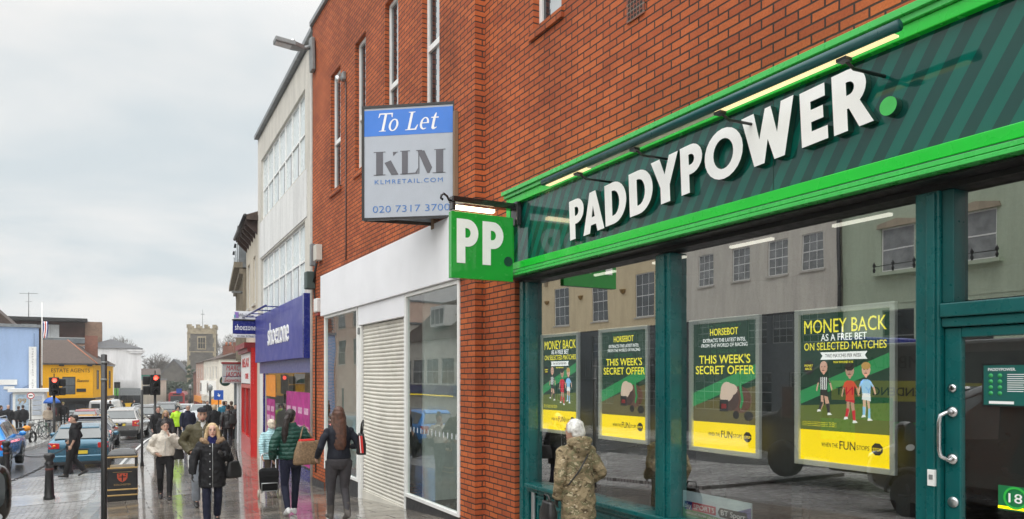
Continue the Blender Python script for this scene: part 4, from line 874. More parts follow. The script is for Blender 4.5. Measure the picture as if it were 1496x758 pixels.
# red shop below a cream building with deep bracketed eaves
cb = thing('cream_building', 'narrow cream rendered building with dark bracketed overhanging eaves', 'building', (4.8, 28.5, -1.1))
A_, B_ = (4.60, 26.42), (4.95, 31.0); L2_ = (P3(A_) - P3(B_)).length; ux2 = (P3(A_) - P3(B_)).normalized(); n2 = ux2.cross(V(UP)); O2 = P3(B_)
M['cream_wall'] = render_wall('cream render', (.62, .56, .46), .5)
mb = MB(); ho = [(.7, zr(2.6), .9, 1.7), (2.9, zr(2.6), .9, 1.7)]; facade(mb, O2, ux2, L2_, -2, zr(5.6), ho, .12)
mb.quad(P3(A_, -2), P3((14, 26.42), -2), P3((14, 26.42), zr(5.6)), P3(A_, zr(5.6))); mb.quad(P3(B_, -2), P3((14, 31), -2), P3((14, 31), zr(5.6)), P3(B_, zr(5.6))); mb.build('wall', M['cream_wall'], cb, True)
for h in ho: window(cb, O2, ux2, *h, M['white_frame'], M['grey_pane'], 2, 4, .10, sill=M['concrete'])
mb = MB(); z_ = zr(5.35)
mb.obox(O2 + V((0, 0, z_)) + n2 * .38 - ux2 * .1, ux2 * (L2_ + .2), V((0, 0, .16)), -n2 * 1.2)
mb.prism([O2 + V((0, 0, z_ + .16)) + n2 * .42, O2 + V((0, 0, z_ + .16)) - n2 * 4, O2 + V((0, 0, z_ + 1.5)) - n2 * 3], ux2 * L2_); mb.build('roof', M['tile'], cb, True)
for k in range(6): mb = MB(); q = O2 + ux2 * (.25 + k * .82) + V((0, 0, z_ - .45)); mb.prism([q, q + V((0, 0, .45)), q + V((0, 0, .45)) + n2 * .34, q + V((0, 0, .32)) + n2 * .34], ux2 * .14); mb.build('eaves_bracket', P_('dark stained timber', (.05, .028, .022), .6), cb, True)
mb = MB(); mb.tube([O2 + n2 * .42 + V((0, 0, z_ + .12)) - ux2 * .1, O2 + n2 * .42 + V((0, 0, z_ + .12)) + ux2 * (L2_ + .1)], .07, 8); mb.build('gutter', M['black'], cb, True)
rs = thing('red_shopfront', 'narrow bright red shopfront with white and red sign panel', 'shopfront', (4.5, 28, -1))
mb = MB(); q0 = P3((4.42, 26.7)); q1 = P3((4.70, 30.6)); ur = (q0 - q1).normalized(); nr = ur.cross(V(UP)); lr = (q0 - q1).length
mb.obox(q1 + V((0, 0, zr(1.0))) + nr * .22, ur * lr, V((0, 0, .18)), -nr * .4); mb.obox(q1 + V((0, 0, zr(.86))) + nr * .12, ur * lr, V((0, 0, .14)), -nr * .3); mb.build('cornice', M['dk_red'], rs, True)
mb = MB(); mb.obox(q1 + V((0, 0, zr(-.25))), ur * lr, V((0, 0, 1.1)), -nr * .1); mb.build('sign_panel', M['letter_white'], rs, True)
mb = MB(); text(mb, 'RELAX', q1 + ur * lr * .5 + V((0, 0, zr(.35))) + nr * .004, ur, UP, .34, 2.6, 'C', .01, 0, .03); text(mb, 'CAFE', q1 + ur * lr * .62 + V((0, 0, zr(-.08))) + nr * .004, ur, UP, .2, 1.2, 'C', .01, 0, .03); mb.build('lettering', M['red'], rs, True)
mb = MB(); mb.obox(q1 + V((0, 0, -2)), ur * .3, V((0, 0, zr(-.28) + 2)), -nr * .3); mb.obox(q1 + ur * (lr - .3) + V((0, 0, -2)), ur * .3, V((0, 0, zr(1.0) + 2)), -nr * .35); mb.obox(q1 + ur * .3 + V((0, 0, -2)), ur * (lr - .6), V((0, 0, zr(-2.15) + 2)), -nr * .2); mb.obox(q1 + ur * .3 + V((0, 0, zr(-.42))), ur * (lr - .6), V((0, 0, .14)), -nr * .2)
mb.obox(q1 + ur * (lr * .5) + V((0, 0, zr(-2.15))), ur * .12, V((0, 0, 1.73)), -nr * .15); mb.build('frame', M['red'], rs, True)
mb = MB(); mb.obox(q1 + ur * .3 + V((0, 0, zr(-2.15))) - nr * .08, ur * (lr - .6), V((0, 0, 1.75)), -nr * .02); mb.build('pane', M['grey_pane'], rs, True)
mb = MB(); mb.box(4.76, 4.92, 26.5, 30.9, -2, zr(.9)); mb.build('back_wall', M['interior_dark'], rs, True)
# ornate stone building and plain shops further along
def bld(name, label, A, B, depth, z1, wall, holes, fr, gl, nx=2, nz=2, roof=None, rh=1.5, z0=-6.0, meet=True, sill=None, wdepth=.1, cat='building'):
    """A is the end nearer the viewer's right hand, B the left end as seen from the street"""
    O = P3(B); u = (P3(A) - P3(B)); L = u.length; u.normalize(); n = u.cross(V(UP))
    t = thing(name, label, cat, ((A[0] + B[0]) / 2, (A[1] + B[1]) / 2, 0))
    mb = MB(); facade(mb, O, u, L, z0, z1, holes, wdepth)
    a, b, c, d = O, O + u * L, O + u * L - n * depth, O - n * depth; Z0, Z1 = V((0, 0, z0)), V((0, 0, z1))
    for p, q in ((b, c), (c, d), (d, a)): mb.quad(p + Z0, q + Z0, q + Z1, p + Z1)
    mb.build('wall', wall, t, True)
    for h in holes: window(t, O, u, *h, fr, gl, nx, nz, wdepth, sill=sill, meet=meet)
    mb = MB()
    if roof == 'flat' or roof is None: mb.obox(O - u * .1 + Z1 + n * .12, u * (L + .2), V((0, 0, .2)), -n * (depth + .2))
    elif roof == 'hip':
        e = .25; P = [a - u * e + n * e + Z1, b + u * e + n * e + Z1, c + u * e - n * e + Z1, d - u * e - n * e + Z1]; k = min(depth, L) * .5
        R1 = (P[0] + P[3]) / 2 + u * k + V((0, 0, rh)); R2 = (P[1] + P[2]) / 2 - u * k + V((0, 0, rh))
        if depth > L: R1 = (P[0] + P[1]) / 2 - n * k + V((0, 0, rh)); R2 = (P[2] + P[3]) / 2 + n * k + V((0, 0, rh))
        if depth > L: mb.add(P + [R1, R2], [(0, 1, 4), (1, 2, 5, 4), (2, 3, 5), (3, 0, 4, 5), (0, 3, 2, 1)])
        else: mb.add(P + [R1, R2], [(0, 1, 5, 4), (1, 2, 5), (2, 3, 4, 5), (3, 0, 4), (0, 3, 2, 1)])
    elif roof == 'gable':
        e = .25; P = [a - u * e + n * e + Z1, b + u * e + n * e + Z1, c + u * e - n * e + Z1, d - u * e - n * e + Z1]
        R1 = (P[0] + P[3]) / 2 + V((0, 0, rh)); R2 = (P[1] + P[2]) / 2 + V((0, 0, rh)); mb.add(P + [R1, R2], [(0, 1, 5, 4), (1, 2, 5), (2, 3, 4, 5), (3, 0, 4), (0, 3, 2, 1)])
    mb.build('roof', M['lead'] if roof in (None, 'flat') else (M['slate'] if roof == 'hip' else M['tile']), t, True)
    return t, O, u, n, L
M['stone'] = render_wall('weathered carved stone', (.30, .26, .20), .8, 1.6)
t, o_, u_, n_, l_ = bld('stone_building', 'ornate weathered stone building with arched windows and metal clad mansard', (4.95, 31.05), (6.0, 40.0), 8, zr(4.35), M['stone'], [(.8 + 1.75 * i, zr(z),   .95, 1.3) for i in range(5) for z in (.75, 2.65)], M['white_frame'], M['grey_pane'], 2, 2, sill=M['stone'], wdepth=.2)
mb = MB(); mb.obox(o_ + V((0, 0, zr(4.35))) + n_ * .45, u_ * l_, V((0, 0, .22)), -n_ * .6); mb.obox(o_ + V((0, 0, zr(4.10))) + n_ * .25, u_ * l_, V((0, 0, .22)), -n_ * .3); mb.obox(o_ + V((0, 0, zr(2.25))) + n_ * .12, u_ * l_, V((0, 0, .18)), -n_ * .12); mb.build('cornice', M['stone'], t, True)
for i in range(6): mb = MB(); mb.obox(o_ + u_ * (.25 + 1.72 * i) + V((0, 0, zr(.8))), u_ * .28, V((0, 0, 3.3)), n_ * .12); mb.build('pilaster', M['stone'], t, True)
mb = MB(); q = o_ + V((0, 0, zr(4.57))); mb.prism([q + n_ * .1, q - n_ * 4, q - n_ * 3.4 + V((0, 0, 1.5)), q - n_ * .7 + V((0, 0, 1.5))], u_ * l_); mb.build('mansard', M['lead'], t, True)
for i in range(4):
    mb = MB(); q = o_ + u_ * (.9 + 2.2 * i) + V((0, 0, zr(4.6))); mb.obox(q + n_ * .25, u_ * 1.0, V((0, 0, 1.2)), -n_ * .9); mb.prism([q + n_ * .3 - u_ * .1 + V((0, 0, 1.5)), q + n_ * .3 + u_ * 1.1 + V((0, 0, 1.5)), q + n_ * .3 + u_ * .5 + V((0, 0, 1.5))], -n_ * 1.0); d_ = mb.build('dormer', M['lead'], t, True)
    mb = MB(); mb.obox(q + n_ * .25 + u_ * .15 + V((0, 0, .2)), u_ * .7, V((0, 0, 1.1)), n_ * .01); mb.build('pane', M['pale_pane'], d_)
mb = MB(); mb.tube([(5.05, 31.5, zr(3.3)), (4.85, 31.5, zr(3.42))], .03, 6); mb.build('lamp_arm', M['black'], t, True)
mb = MB(); mb.obox((4.50, 31.5, zr(3.38)), (.40, 0, 0), (0, .2, 0), (0, 0, .08)); mb.build('lamp_head', M['grey_metal'], t, True)
def shopunit(name, label, A, B, z0, z1, fas, fz, win, rise=None, txt=None, tm=None, shut=False):
    q1 = P3(B); u = P3(A) - P3(B); L = u.length; u.normalize(); n = u.cross(V(UP)); t = thing(name, label, 'shopfront', ((A[0] + B[0]) / 2, (A[1] + B[1]) / 2, z0))
    mb = MB(); mb.obox(q1 + V((0, 0, fz)), u * L, V((0, 0, z1 - fz)), n * .25); mb.build('fascia', fas, t, True)
    mb = MB(); mb.obox(q1 + V((0, 0, z0)), u * .2, V((0, 0, fz - z0)), n * .12); mb.obox(q1 + u * (L - .2) + V((0, 0, z0)), u * .2, V((0, 0, fz - z0)), n * .12); mb.build('pier', rise or fas, t, True)
    mb = MB()
    if shut:
        k = 22
        for i in range(k): mb.obox(q1 + u * .2 + V((0, 0, z0 + (fz - z0) * i / k)), u * (L - .4), V((0, 0, (fz - z0) / k * .8)), n * .05)
        mb.build('shutter', win, t, True)
    else:
        mb.obox(q1 + u * .2 + V((0, 0, z0 + .4)), u * (L - .4), V((0, 0, fz - z0 - .4)), n * .04); mb.build('pane', win, t, True)
        mb = MB(); mb.obox(q1 + u * .2 + V((0, 0, z0)), u * (L - .4), V((0, 0, .4)), n * .08); mb.build('stall_riser', rise or fas, t, True)
        for f_ in (.33, .66): mb = MB(); mb.obox(q1 + u * (.2 + (L - .4) * f_) + V((0, 0, z0 + .4)), u * .08, V((0, 0, fz - z0 - .4)), n * .08); mb.build('mullion', rise or fas, t, True)
    if txt: mb = MB(); text(mb, txt, q1 + u * (L / 2) + V((0, 0, fz + (z1 - fz) * .3)) + n * .252, u, UP, (z1 - fz) * .42, L * .55, 'C', .01, 0, .01); mb.build('lettering', tm, t, True)
    return t
shopunit('shuttered_shopfront', 'shop with a closed grey roller shutter under a pale fascia past the red shop', (4.86, 31.15), (5.25, 34.6), -1.6, zr(.55), M['white_board'], zr(-.25), M['alu'], shut=True)
shopunit('grey_shopfront', 'grey framed shopfront past the shuttered one', (5.27, 34.7), (5.9, 39.9), -1.8, zr(.4), M['lead'], zr(-.2), M['grey_pane'])
t = hang('projecting_sign', 'grey projecting sign with red italic lettering over the pavement', 4.06, 4.86, 31.0, zr(-.26), zr(.50), P_('sign pale grey', (.42, .43, .44), .5), [('MARC', .66, .21, .52), ('JASON', .32, .21, .60), ('SHOEWORLD', .06, .11, .66)], [P_('sign red', (.38, .02, .03), .5)] * 3, shear=.2)
mb = MB(); mb.box(4.03, 4.88, 30.95, 31.15, zr(.50), zr(.57)); mb.build('rail', M['dk_red'], t, True); mb = MB(); mb.box(4.08, 4.86, 30.99, 31.0, zr(.00), zr(.015)); mb.build('rule', M['blue_sign'], t, True)
t, o_, u_, n_, l_ = bld('plain_building', 'plain grey rendered shop building beyond the ornate stone one', (6.02, 40.1), (8.4, 50), 8, zr(4.0), render_wall('grey render', (.36, .34, .31), .6), [(1 + 2.2 * i, zr(1.4), 1.0, 1.6) for i in range(4)], M['white_frame'], M['grey_pane'])
shopunit('awning_shopfront', 'pale fascia shopfront of the plain grey building', (5.98, 40.2), (8.36, 49.9), -2.2, zr(.3), M['white_paint'], zr(-.4), M['grey_pane'], M['lead'])
t = thing('oval_sign', 'round dark green projecting sign with pale lettering beyond the red lettered one', 'sign', (5.9, 41, zr(-.3)))
mb = MB(); mb.prism([(5.52 + .28 * math.cos(2 * math.pi * i / 24), 41, zr(-.22) + .28 * math.sin(2 * math.pi * i / 24)) for i in range(24)], (0, .1, 0)); mb.build('board', M['dark_green'], t, True)
mb = MB(); text(mb, 'Boots', (5.52, 40.996, zr(-.28)), EX, UP, .12, .42, 'C', .006); mb.build('lettering', M['bronze'], t, True); mb = MB(); mb.box(5.79, 6.2, 41.03, 41.07, zr(-.2), zr(-.15)); mb.build('bracket', M['black'], t, True)

# ------------------------------------------------------------------ far right: pale terrace, brick gable, church tower
M['pink'] = render_wall('pale pink render', (.58, .40, .33), .4); M['offwhite'] = render_wall('off white render', (.74, .70, .62), .3); M['wash'] = render_wall('white washed wall', (.74, .74, .75), .45, .5)
t, o_, u_, n_, l_ = bld('terrace_house', 'off white terrace with bay windows and a plain end wall', (11.5, 90.7), (11.75, 108), 9, zr(2.05), M['offwhite'], [(1.2 + 3.2 * i, zr(-.35), 1.1, 1.6) for i in range(5)] , M['white_frame'], M['grey_pane'], 2, 4, roof='gable', rh=1.6)
for i in range(2):
    mb = MB(); q = o_ + u_ * (3.6 + 8 * i) + V((0, 0, zr(-2.3))); mb.prism([q, q + u_ * 3, q + u_ * 2.5 + n_ * .8, q + u_ * .5 + n_ * .8], (0, 0, 1.8)); b_ = mb.build('bay_window', M['white_frame'], t, True)
    mb = MB(); mb.obox(q + u_ * .7 + n_ * .8 + V((0, 0, .4)), u_ * 1.6, V((0, 0, 1.1)), n_ * .01); mb.build('pane', M['grey_pane'], b_)
for x, y in ((13.5, 93), (15.5, 99), (13.8, 104)):
    mb = MB(); mb.box(x, x + 1.9, y, y + 1.2, zr(2.4), zr(4.1)); c_ = mb.build('chimney', M['brick_far'], t, True)
    mb = MB(); [mb.lathe([(.16, 0), (.13, .5)], (x + .4 + .5 * k, y + .6, zr(4.1)), 8) for k in range(3)]; mb.build('chimney_pots', M['ridge'], c_)
t, o_, u_, n_, l_ = bld('terrace_house', 'pale pink terrace house with small windows next to the off white one', (11.75, 108.1), (11.9, 119), 9, zr(1.95), M['pink'], [(1.2 + 3.2 * i, zr(z), 1.2, 1.5) for i in range(3) for z in (-.2, -2.4)], M['white_frame'], M['grey_pane'], 2, 4, roof='gable', rh=1.6)
shopunit('red_framed_shop', 'small red shopfront at foot of the pale pink house', (11.70, 108.2), (11.85, 118.9), -3.6, zr(-2.75), M['orange_p'], zr(-3.6), M['grey_pane'], M['red'])
shopunit('cream_shopfront', 'cream shopfront at foot of the off white terrace', (11.45, 90.9), (11.70, 107.9), -3.2, zr(-2.5), M['offwhite'], zr(-3.2), M['grey_pane'], M['offwhite'])
bld('gable_house', 'red brick gabled house past the pale pink terrace', (11.9, 119.5), (12.4, 128), 9, zr(.6), M['brick_far'], [(2, zr(-3), 1.2, 1.4)], M['white_frame'], M['grey_pane'], roof='gable', rh=3.4)
# church tower
M['flint'] = brick('flint and stone', (.125, .113, .10), (.085, .08, .075), (.15, .135, .11), .5, .28, .05)
M['dressing'] = P_('limestone dressing', (.29, .24, .16), .8, var=.3, scale=1.5)
cx, cy = spot(296, 192); TW = 3.35
t = thing('church_tower', 'square flint church tower with battlements and pinnacle rod', 'church tower', (cx, cy, 0), R(-10))
mb = MB(); zt = zr(10.9); mb.box(-TW, TW, -TW, TW, -6, zt); mb.build('tower', M['flint'], t)
mb = MB(); mb.box(-TW - .15, TW + .15, -TW - .15, TW + .15, zt, zt + .35); mb.box(-TW, TW, -TW, TW, zt + .35, zt + 1.5)
for sx in (-1, 1):
    for k in range(4): w = .95; c = -TW + .1 + k * 1.93; mb.box(c, c + w, sx * TW - .2, sx * TW + .2, zt + 1.5, zt + 2.4); mb.box(sx * TW - .2, sx * TW + .2, c + .02, c + w, zt + 1.5, zt + 2.38)
mb.build('battlements', M['dressing'], t)
for sx in (-1, 1):
    for sy in (-1, 1):
        mb = MB()
        for k in range(14): w = .75 if k % 2 else .45; mb.box(sx * (TW + .06) - (w if sx > 0 else 0), sx * (TW + .06) + (0 if sx > 0 else w), sy * (TW + .06) - (w if sy > 0 else 0), sy * (TW + .06) + (0 if sy > 0 else w), -3 + k * 1.12, -3 + k * 1.12 + 1.1)
        mb.build('corner_stones', M['dressing'], t)
mb = MB(); mb.box(-TW - .1, TW + .1, -TW - .1, TW + .1, zr(6.2), zr(6.45)); mb.build('string_course', M['dressing'], t)
mb = MB(); wz = zr(6.9); mb.box(-1.05, 1.05, -TW - .08, -TW, wz, wz + 3.4); f_ = mb.build('belfry_window', M['dressing'], t)
mb = MB(); [mb.box(-.8 + .57 * k, -.8 + .57 * k + .46, -TW - .1, -TW - .075, wz + .3, wz + 3.0) for k in range(3)]; mb.build('louvre', M['interior_dark'], f_)
mb = MB(); mb.box(-.95, .95, -TW - .11, -TW - .07, wz + 1.6, wz + 1.72); mb.build('transom', M['dressing'], f_)
mb = MB(); mb.tube([(0, 0, zt + 1.4), (0, 0, zt + 6.5)], .07, 6); mb.box(-.45, .45, -.05, .05, zt + 5.2, zt + 5.35); mb.build('weather_vane', M['grey_metal'], t)
mb = MB(); mb.prism([(-2.6 - 8, 2, -6), (-2.6 - 8, 2, zr(0)), (-2.6 - 4.5, 2, zr(4.2)), (-3.3, 2, zr(.3)), (-3.3, 2, -6)], (0, 14, 0)); mb.build('nave', M['flint'], t)
mb = MB(); mb.prism([(-10.9, 1.8, zr(-.1)), (-7.1, 1.8, zr(4.6)), (-3.4, 1.8, zr(.3)), (-3.4, 1.8, zr(0)), (-7.1, 1.8, zr(4.2)), (-10.9, 1.8, zr(-.4))], (0, 14.4, 0)); mb.build('nave_roof', M['slate'], t)

# ------------------------------------------------------------------ far left: blue gable, yellow corner shop, brown modern block, white building
M['pale_blue'] = render_wall('pale blue render', (.34, .46, .68), .25, .4)
t, o_, u_, n_, l_ = bld('blue_building', 'pale blue rendered building with blank end wall and small white signs', (-3.9, 59.2), (-7.6, 58.75), 12, zr(3.30), M['pale_blue'], [], None, None)
mb = MB(); mb.prism([(-3.86, 59.4, -4), (-3.70, 59.4, -4), (-4.9, 70.9, -4), (-5.15, 70.9, -4)], (0, 0, 4 + zr(3.2))); mb.build('side_wall', M['brick_brown'], t, True)
mb = MB(); mb.tube([(-4.15, 58.97, zr(2.9)), (-4.15, 58.97, zr(-.4)), (-5.5, 58.97, zr(-1.2)), (-5.52, 58.97, -2.6)], .03, 6); mb.build('cable', P_('blue cable', (.12, .18, .30), .5), t, True)
mb = MB(); mb.box(-4.45, -4.02, 58.93, 59.0, zr(-.9), zr(2.0)); s_ = mb.build('sign_board', M['white_paint'], t, True)
mb = MB()
for k, ch in enumerate('CORPORATION CLUB'):
    if ch != ' ': text(mb, ch, (-4.23, 58.925, zr(1.80 - .175 * k)), EX, UP, .10, .03 if ch == 'I' else .09, 'C', .004)
mb.build('lettering', M['text_grey'], s_)
mb = MB(); mb.box(-6.1, -5.1, 58.93, 59.0, zr(-.55), zr(-.2)); mb.box(-5.85, -5.25, 58.93, 59.0, zr(-.85), zr(-.65)); mb.build('sign_board', M['white_paint'], t, True)
t2 = thing('tiled_roof_building', 'brown tiled roof with a brick chimney rising behind the blue wall', 'building', (-7, 66, 0))
mb = MB(); mb.prism([(-5.2, 64, zr(3.2)), (-8.0, 64, zr(6.0)), (-8.7, 64, zr(6.0)), (-8.7, 64, zr(3.2))], (0, 9, 0)); mb.build('roof', M['tile'], t2, True); mb = MB(); mb.box(-8.7, -5.4, 64.2, 72, -4, zr(3.2)); mb.build('wall', M['brick_brown'], t2, True)
mb = MB(); mb.box(-8.5, -7.35, 63.2, 64.4, zr(3.2), zr(5.6)); mb.build('chimney', M['brick_far'], t2, True)
t = thing('flagpole', 'white flagpole with a small red white and blue flag at the blue wall corner', 'flagpole', (-3.75, 59.0, zr(-.3)))
mb = MB(); mb.tube([(-3.70, 58.9, zr(-.6)), (-3.70, 58.9, zr(5.0))], .035, 6); mb.build('pole', M['white_paint'], t, True)
mb = MB(); fl = [(-3.68, zr(3.9)), (-3.45, zr(3.8)), (-3.40, zr(2.7)), (-3.5, zr(2.5)), (-3.62, zr(2.6)), (-3.68, zr(2.9))]
def stripf(x0, x1, m, z0, z1): mb.loft([[(x, 58.9 + .05 * math.sin(5 * z) , z), (x + .001, 58.93 + .05 * math.sin(5 * z), z)] for x, z in ((x0, z0), (x0, z1))], m, False, False, False)
for k, m in enumerate((0, 1, 2, 1, 0)): mb.loft([[(-3.67 + .06 * k + .03 * math.sin(z * 4), 58.88, z), (-3.61 + .06 * k + .03 * math.sin(z * 4), 58.88, z), (-3.61 + .06 * k + .03 * math.sin(z * 4), 58.90, z), (-3.67 + .06 * k + .03 * math.sin(z * 4), 58.90, z)] for z in [zr(2.6 + .16 * j) for j in range(8)]], m, True)
mb.build('flag', [M['blue_sign'], M['letter_white'], M['red']], t, True)
# small white ice cream kiosk front
t = thing('white_kiosk', 'white panelled kiosk with ice cream poster against the blue wall', 'kiosk', (-4.3, 57, -2.4))
mb = MB(); mb.box(-5.1, -3.4, 56.2, 58.9, -2.9, zr(-1.0)); mb.build('body', M['white_paint'], t, True); mb = MB(); mb.box(-5.35, -3.15, 56.0, 58.95, zr(-.98), zr(-.78)); mb.build('cornice', M['white_paint'], t, True)
mb = MB(); mb.box(-4.95, -4.25, 56.15, 56.2, -1.8, zr(-1.15)); p_ = mb.build('poster', P_('poster pale blue', (.35, .45, .55), .5, var=.3), t, True)
mb = MB(); text(mb, '99', (-4.6, 56.145, zr(-1.72)), EX, UP, .34, .46, 'C', .004, 0, .02); mb.build('lettering', M['bronze'], p_)
mb = MB(); [mb.box(-4.05, -3.55, 56.15, 56.2, zr(-1.5 - .32 * k), zr(-1.25 - .32 * k)) for k in range(4)]; mb.build('price_panels', M['tolet_grey'], t, True)
t = thing('umbrella', 'blue canopy umbrella beside the white kiosk', 'umbrella', (-3.2, 55, -2.8))
mb = MB(); mb.lathe([(.0, .40), (.25, .34), (.42, .16), (.5, 0)], (-2.95, 55.5, zr(-1.70)), 14); mb.build('canopy', P_('blue canopy', (.02, .10, .40), .6), t, True); mb = MB(); mb.tube([(-2.95, 55.5, -2.4), (-2.95, 55.5, zr(-1.2))], .025, 6); mb.build('pole', M['white_paint'], t, True)
# yellow estate agents
M['ochre'] = render_wall('egg yellow render', (.86, .43, .012), .15, .5)
zT, zB = zr(1.07), zr(-1.95)
t, o_, u_, n_, l_ = bld('yellow_corner_shop', 'egg yellow corner shop with brown lettering and a hipped tiled roof', (-.94, 78), (-8.5, 78), 10.5, zT, M['ochre'], [(5.15, zr(-1.62), 1.02, 1.60)], M['black'], M['grey_pane'], 2, 2, roof=None, z0=zB)
mb = MB(); text(mb, 'ESTATE AGENTS', (-4.1 + 1.4, 77.985, zr(.38)), EX, UP, .36, 3.0, 'C', .01); text(mb, 'Saxons', (-1.75, 77.985, zr(-.50)), EX, UP, .28, .98, 'C', .01, 0, .01, .4); mb.build('lettering', P_('brown lettering', (.04, .025, .008), .6), t, True)
mb = MB(); mb.box(-2.25, -1.5, 77.97, 78.0, zr(-1.40), zr(-1.1)); mb.build('plaque', M['black'], t, True)
ua = (V((.75, 88.5, 0)) - V((-.94, 78, 0))).normalized(); na = ua.cross(V(UP)); oa = V((-.94, 78, 0))
mb = MB(); fa_h = [(1.6, zr(-1.2), .9, 1.8), (5.0, zr(-1.2), .9, 1.8), (8.0, zr(-1.2), .9, 1.8)]; facade(mb, oa + na * .02, ua, 10.6, zB, zT, fa_h, .02); mb.build('side_wall', M['ochre'], t, True)
for h in fa_h: window(t, oa + na * .02, ua, *h, M['black'], M['grey_pane'], 1, 2, .0)
mb = MB(); pts = [V((-9, 77.7, zT + .12)), V((-.6, 77.7, zT + .12)), V((1.1, 88.8, zT + .12)), V((-9, 88.8, zT + .12)), V((-3.1, 82.5, zr(3.5))), V((-9, 83, zr(3.5)))]
mb.add(pts, [(0, 1, 4, 5), (1, 2, 4), (2, 3, 5, 4), (0, 3, 2, 1)]); mb.build('tiled_roof', M['tile'], t, True)
mb = MB(); mb.tube([pts[1], pts[4]], .06, 6); mb.build('ridge_tiles', M['ridge'], t, True); mb = MB(); mb.box(-1.7, -.6, 83.2, 84.6, zr(1.2), zr(4.0)); mb.build('chimney', M['brick_far'], t, True)
mb = MB(); mb.prism([V((-2.9, 83.2, zr(3.3))), V((.4, 85, zr(1.3))), V((.4, 88, zr(1.3))), V((-2.9, 88, zr(3.3)))], (0, 0, .15)); mb.build('slate_slope', M['slate'], t, True)
for k in (-6.6, -3.6, -1.4): mb = MB(); mb.obox((k, 77.75, zT - .12), (.4, 0, 0), (0, .2, 0), (0, 0, .12)); mb.build('floodlight', M['black'], t, True)
mb = MB(); mb.box(-8.6, -.9, 77.8, 78.1, zr(-2.25), zB - .005); mb.obox(oa + na * .2 + V((0, 0, zr(-2.25))), ua * 10.6, V((0, 0, .29)), -na * .2); mb.build('shop_cornice', M['black'], t, True)
mb = MB(); mb.box(-8.5, -.96, 78.1, 88, -3, zr(-2.26)); mb.build('shop_base', M['interior_dark'], t, True)
for k in range(4): mb = MB(); mb.box(-3.5 + .65 * k, -3.0 + .65 * k, 78.05, 78.09, -2.45, zr(-2.5)); [mb.box(-3.45 + .65 * k, -3.05 + .65 * k, 78.02, 78.05, -2.4 + .3 * j, -2.2 + .3 * j, 1) for j in range(4)]; mb.build('window_display', [M['dark_pane'], M['pale_pane']], t, True)
mb = MB(); mb.box(-8.2, -5.1, 77.9, 77.98, zr(-.75), zr(.30)); s_ = mb.build('hoarding', M['white_paint'], t, True); mb = MB(); mb.prism([(-7.6, 77.89, zr(-.68)), (-5.2, 77.89, zr(-.68)), (-5.2, 77.89, zr(-.40)), (-6.2, 77.89, zr(-.15)), (-7.6, 77.89, zr(-.25))], (0, -.01, 0)); mb.build('hoarding_panel', M['teal'], s_)
# brown modern block
M['cedar'] = brick('dark timber boards', (.075, .030, .022), (.055, .024, .018), (.03, .014, .01), 3, .16, .012)
t = thing('modern_block', 'brown modern block with flat overhanging roof and glazed terrace', 'building', (-5, 114, 0))
y0 = 112
mb = MB(); mb.box(-14, -.3, y0, y0 + 14, -4.5, zr(4.2)); mb.build('lower_wall', M['brick_brown'], t, True)
mb = MB(); mb.box(-14, -1.9, y0 + 1.5, y0 + 13, zr(4.2), zr(7.2)); mb.build('upper_wall', M['cedar'], t, True); mb = MB(); mb.box(-2.3, -.3, y0 + 1.4, y0 + 13, zr(4.2), zr(7.3)); mb.build('end_pier', M['brick_brown'], t, True)
mb = MB(); mb.box(-14.5, -2.0, y0 - .3, y0 + 13, zr(7.2), zr(7.6)); mb.build('roof', M['black'], t, True)
for x, w in ((-9.4, 1.7), (-7.2, 2.0), (-11.6, 1.3)): window(t, (x, y0 + 1.44, 0), EX, 0, zr(4.5), w, 2.3, M['grey_metal'], M['pale_pane'], 2, 1, .0)
mb = MB(); mb.box(-14, -1.2, y0 + .02, y0 + .06, zr(4.35), zr(5.0)); mb.build('balustrade', M['grey_pane'], t, True); mb = MB(); mb.box(-14, -1.2, y0 + .0, y0 + .1, zr(5.0), zr(5.08)); mb.build('handrail', M['alu'], t, True)
mb = MB(); mb.box(-14, -.3, y0 - .06, y0, zr(2.5), zr(2.75)); mb.box(-14, -2.3, y0 - .05, y0, zr(.8), zr(1.9)); mb.build('stone_band', M['concrete'], t, True)
mb = MB(); q = V((-8.7, y0 + 3, zr(7.6))); mb.tube([q, q + V((0, 0, 3.4))], .05, 5); mb.tube([q + V((-1, 0, 3.2)), q + V((1, 0, 3.3))], .03, 5); [mb.tube([q + V((-.9 + .3 * k, -.4, 3.25)), q + V((-.9 + .3 * k, .4, 3.25))], .02, 4) for k in range(7)]; mb.tube([q + V((-.35, 0, 2.2)), q + V((.4, 0, 2.2))], .025, 4); mb.build('aerial', M['grey_metal'], t, True)
# white building with a slate hip
t, o_, u_, n_, l_ = bld('white_building', 'tall white washed building with slate hipped roof and a blank end wall', (4.3, 111), (-2.8, 111), 14, zr(3.75), M['wash'], [], None, None, roof='hip', rh=1.35)
mb = MB(); mb.box(2.6, 4.75, 110.8, 125, zr(3.35), zr(3.62)); mb.box(2.9, 4.55, 110.85, 125, zr(3.1), zr(3.33)); mb.build('cornice', M['wash'], t, True)
mb = MB()
for k in range(26): mb.box(-1.2 + k * .185, -1.11 + k * .185, 110.7, 110.78, zr(-1.5), zr(-.55))
mb.box(-1.25, 3.6, 110.68, 110.8, zr(-.55), zr(-.47)); mb.build('slatted_screen', M['wash'], t, True)
shopunit('green_fascia_shop', 'small shop with a lime green fascia below the white building', (1.6, 110.6), (-1.3, 110.6), -4.6, zr(-1.55), P_('lime green', (.13, .42, .07), .5), zr(-2.5), M['grey_pane'], M['black'], 'pets at', M['letter_white'])
shopunit('grey_fascia_shop', 'small shop with a grey fascia below the white building', (4.2, 110.6), (1.7, 110.6), -4.6, zr(-1.55), M['lead'], zr(-2.5), M['dark_pane'], M['black'])
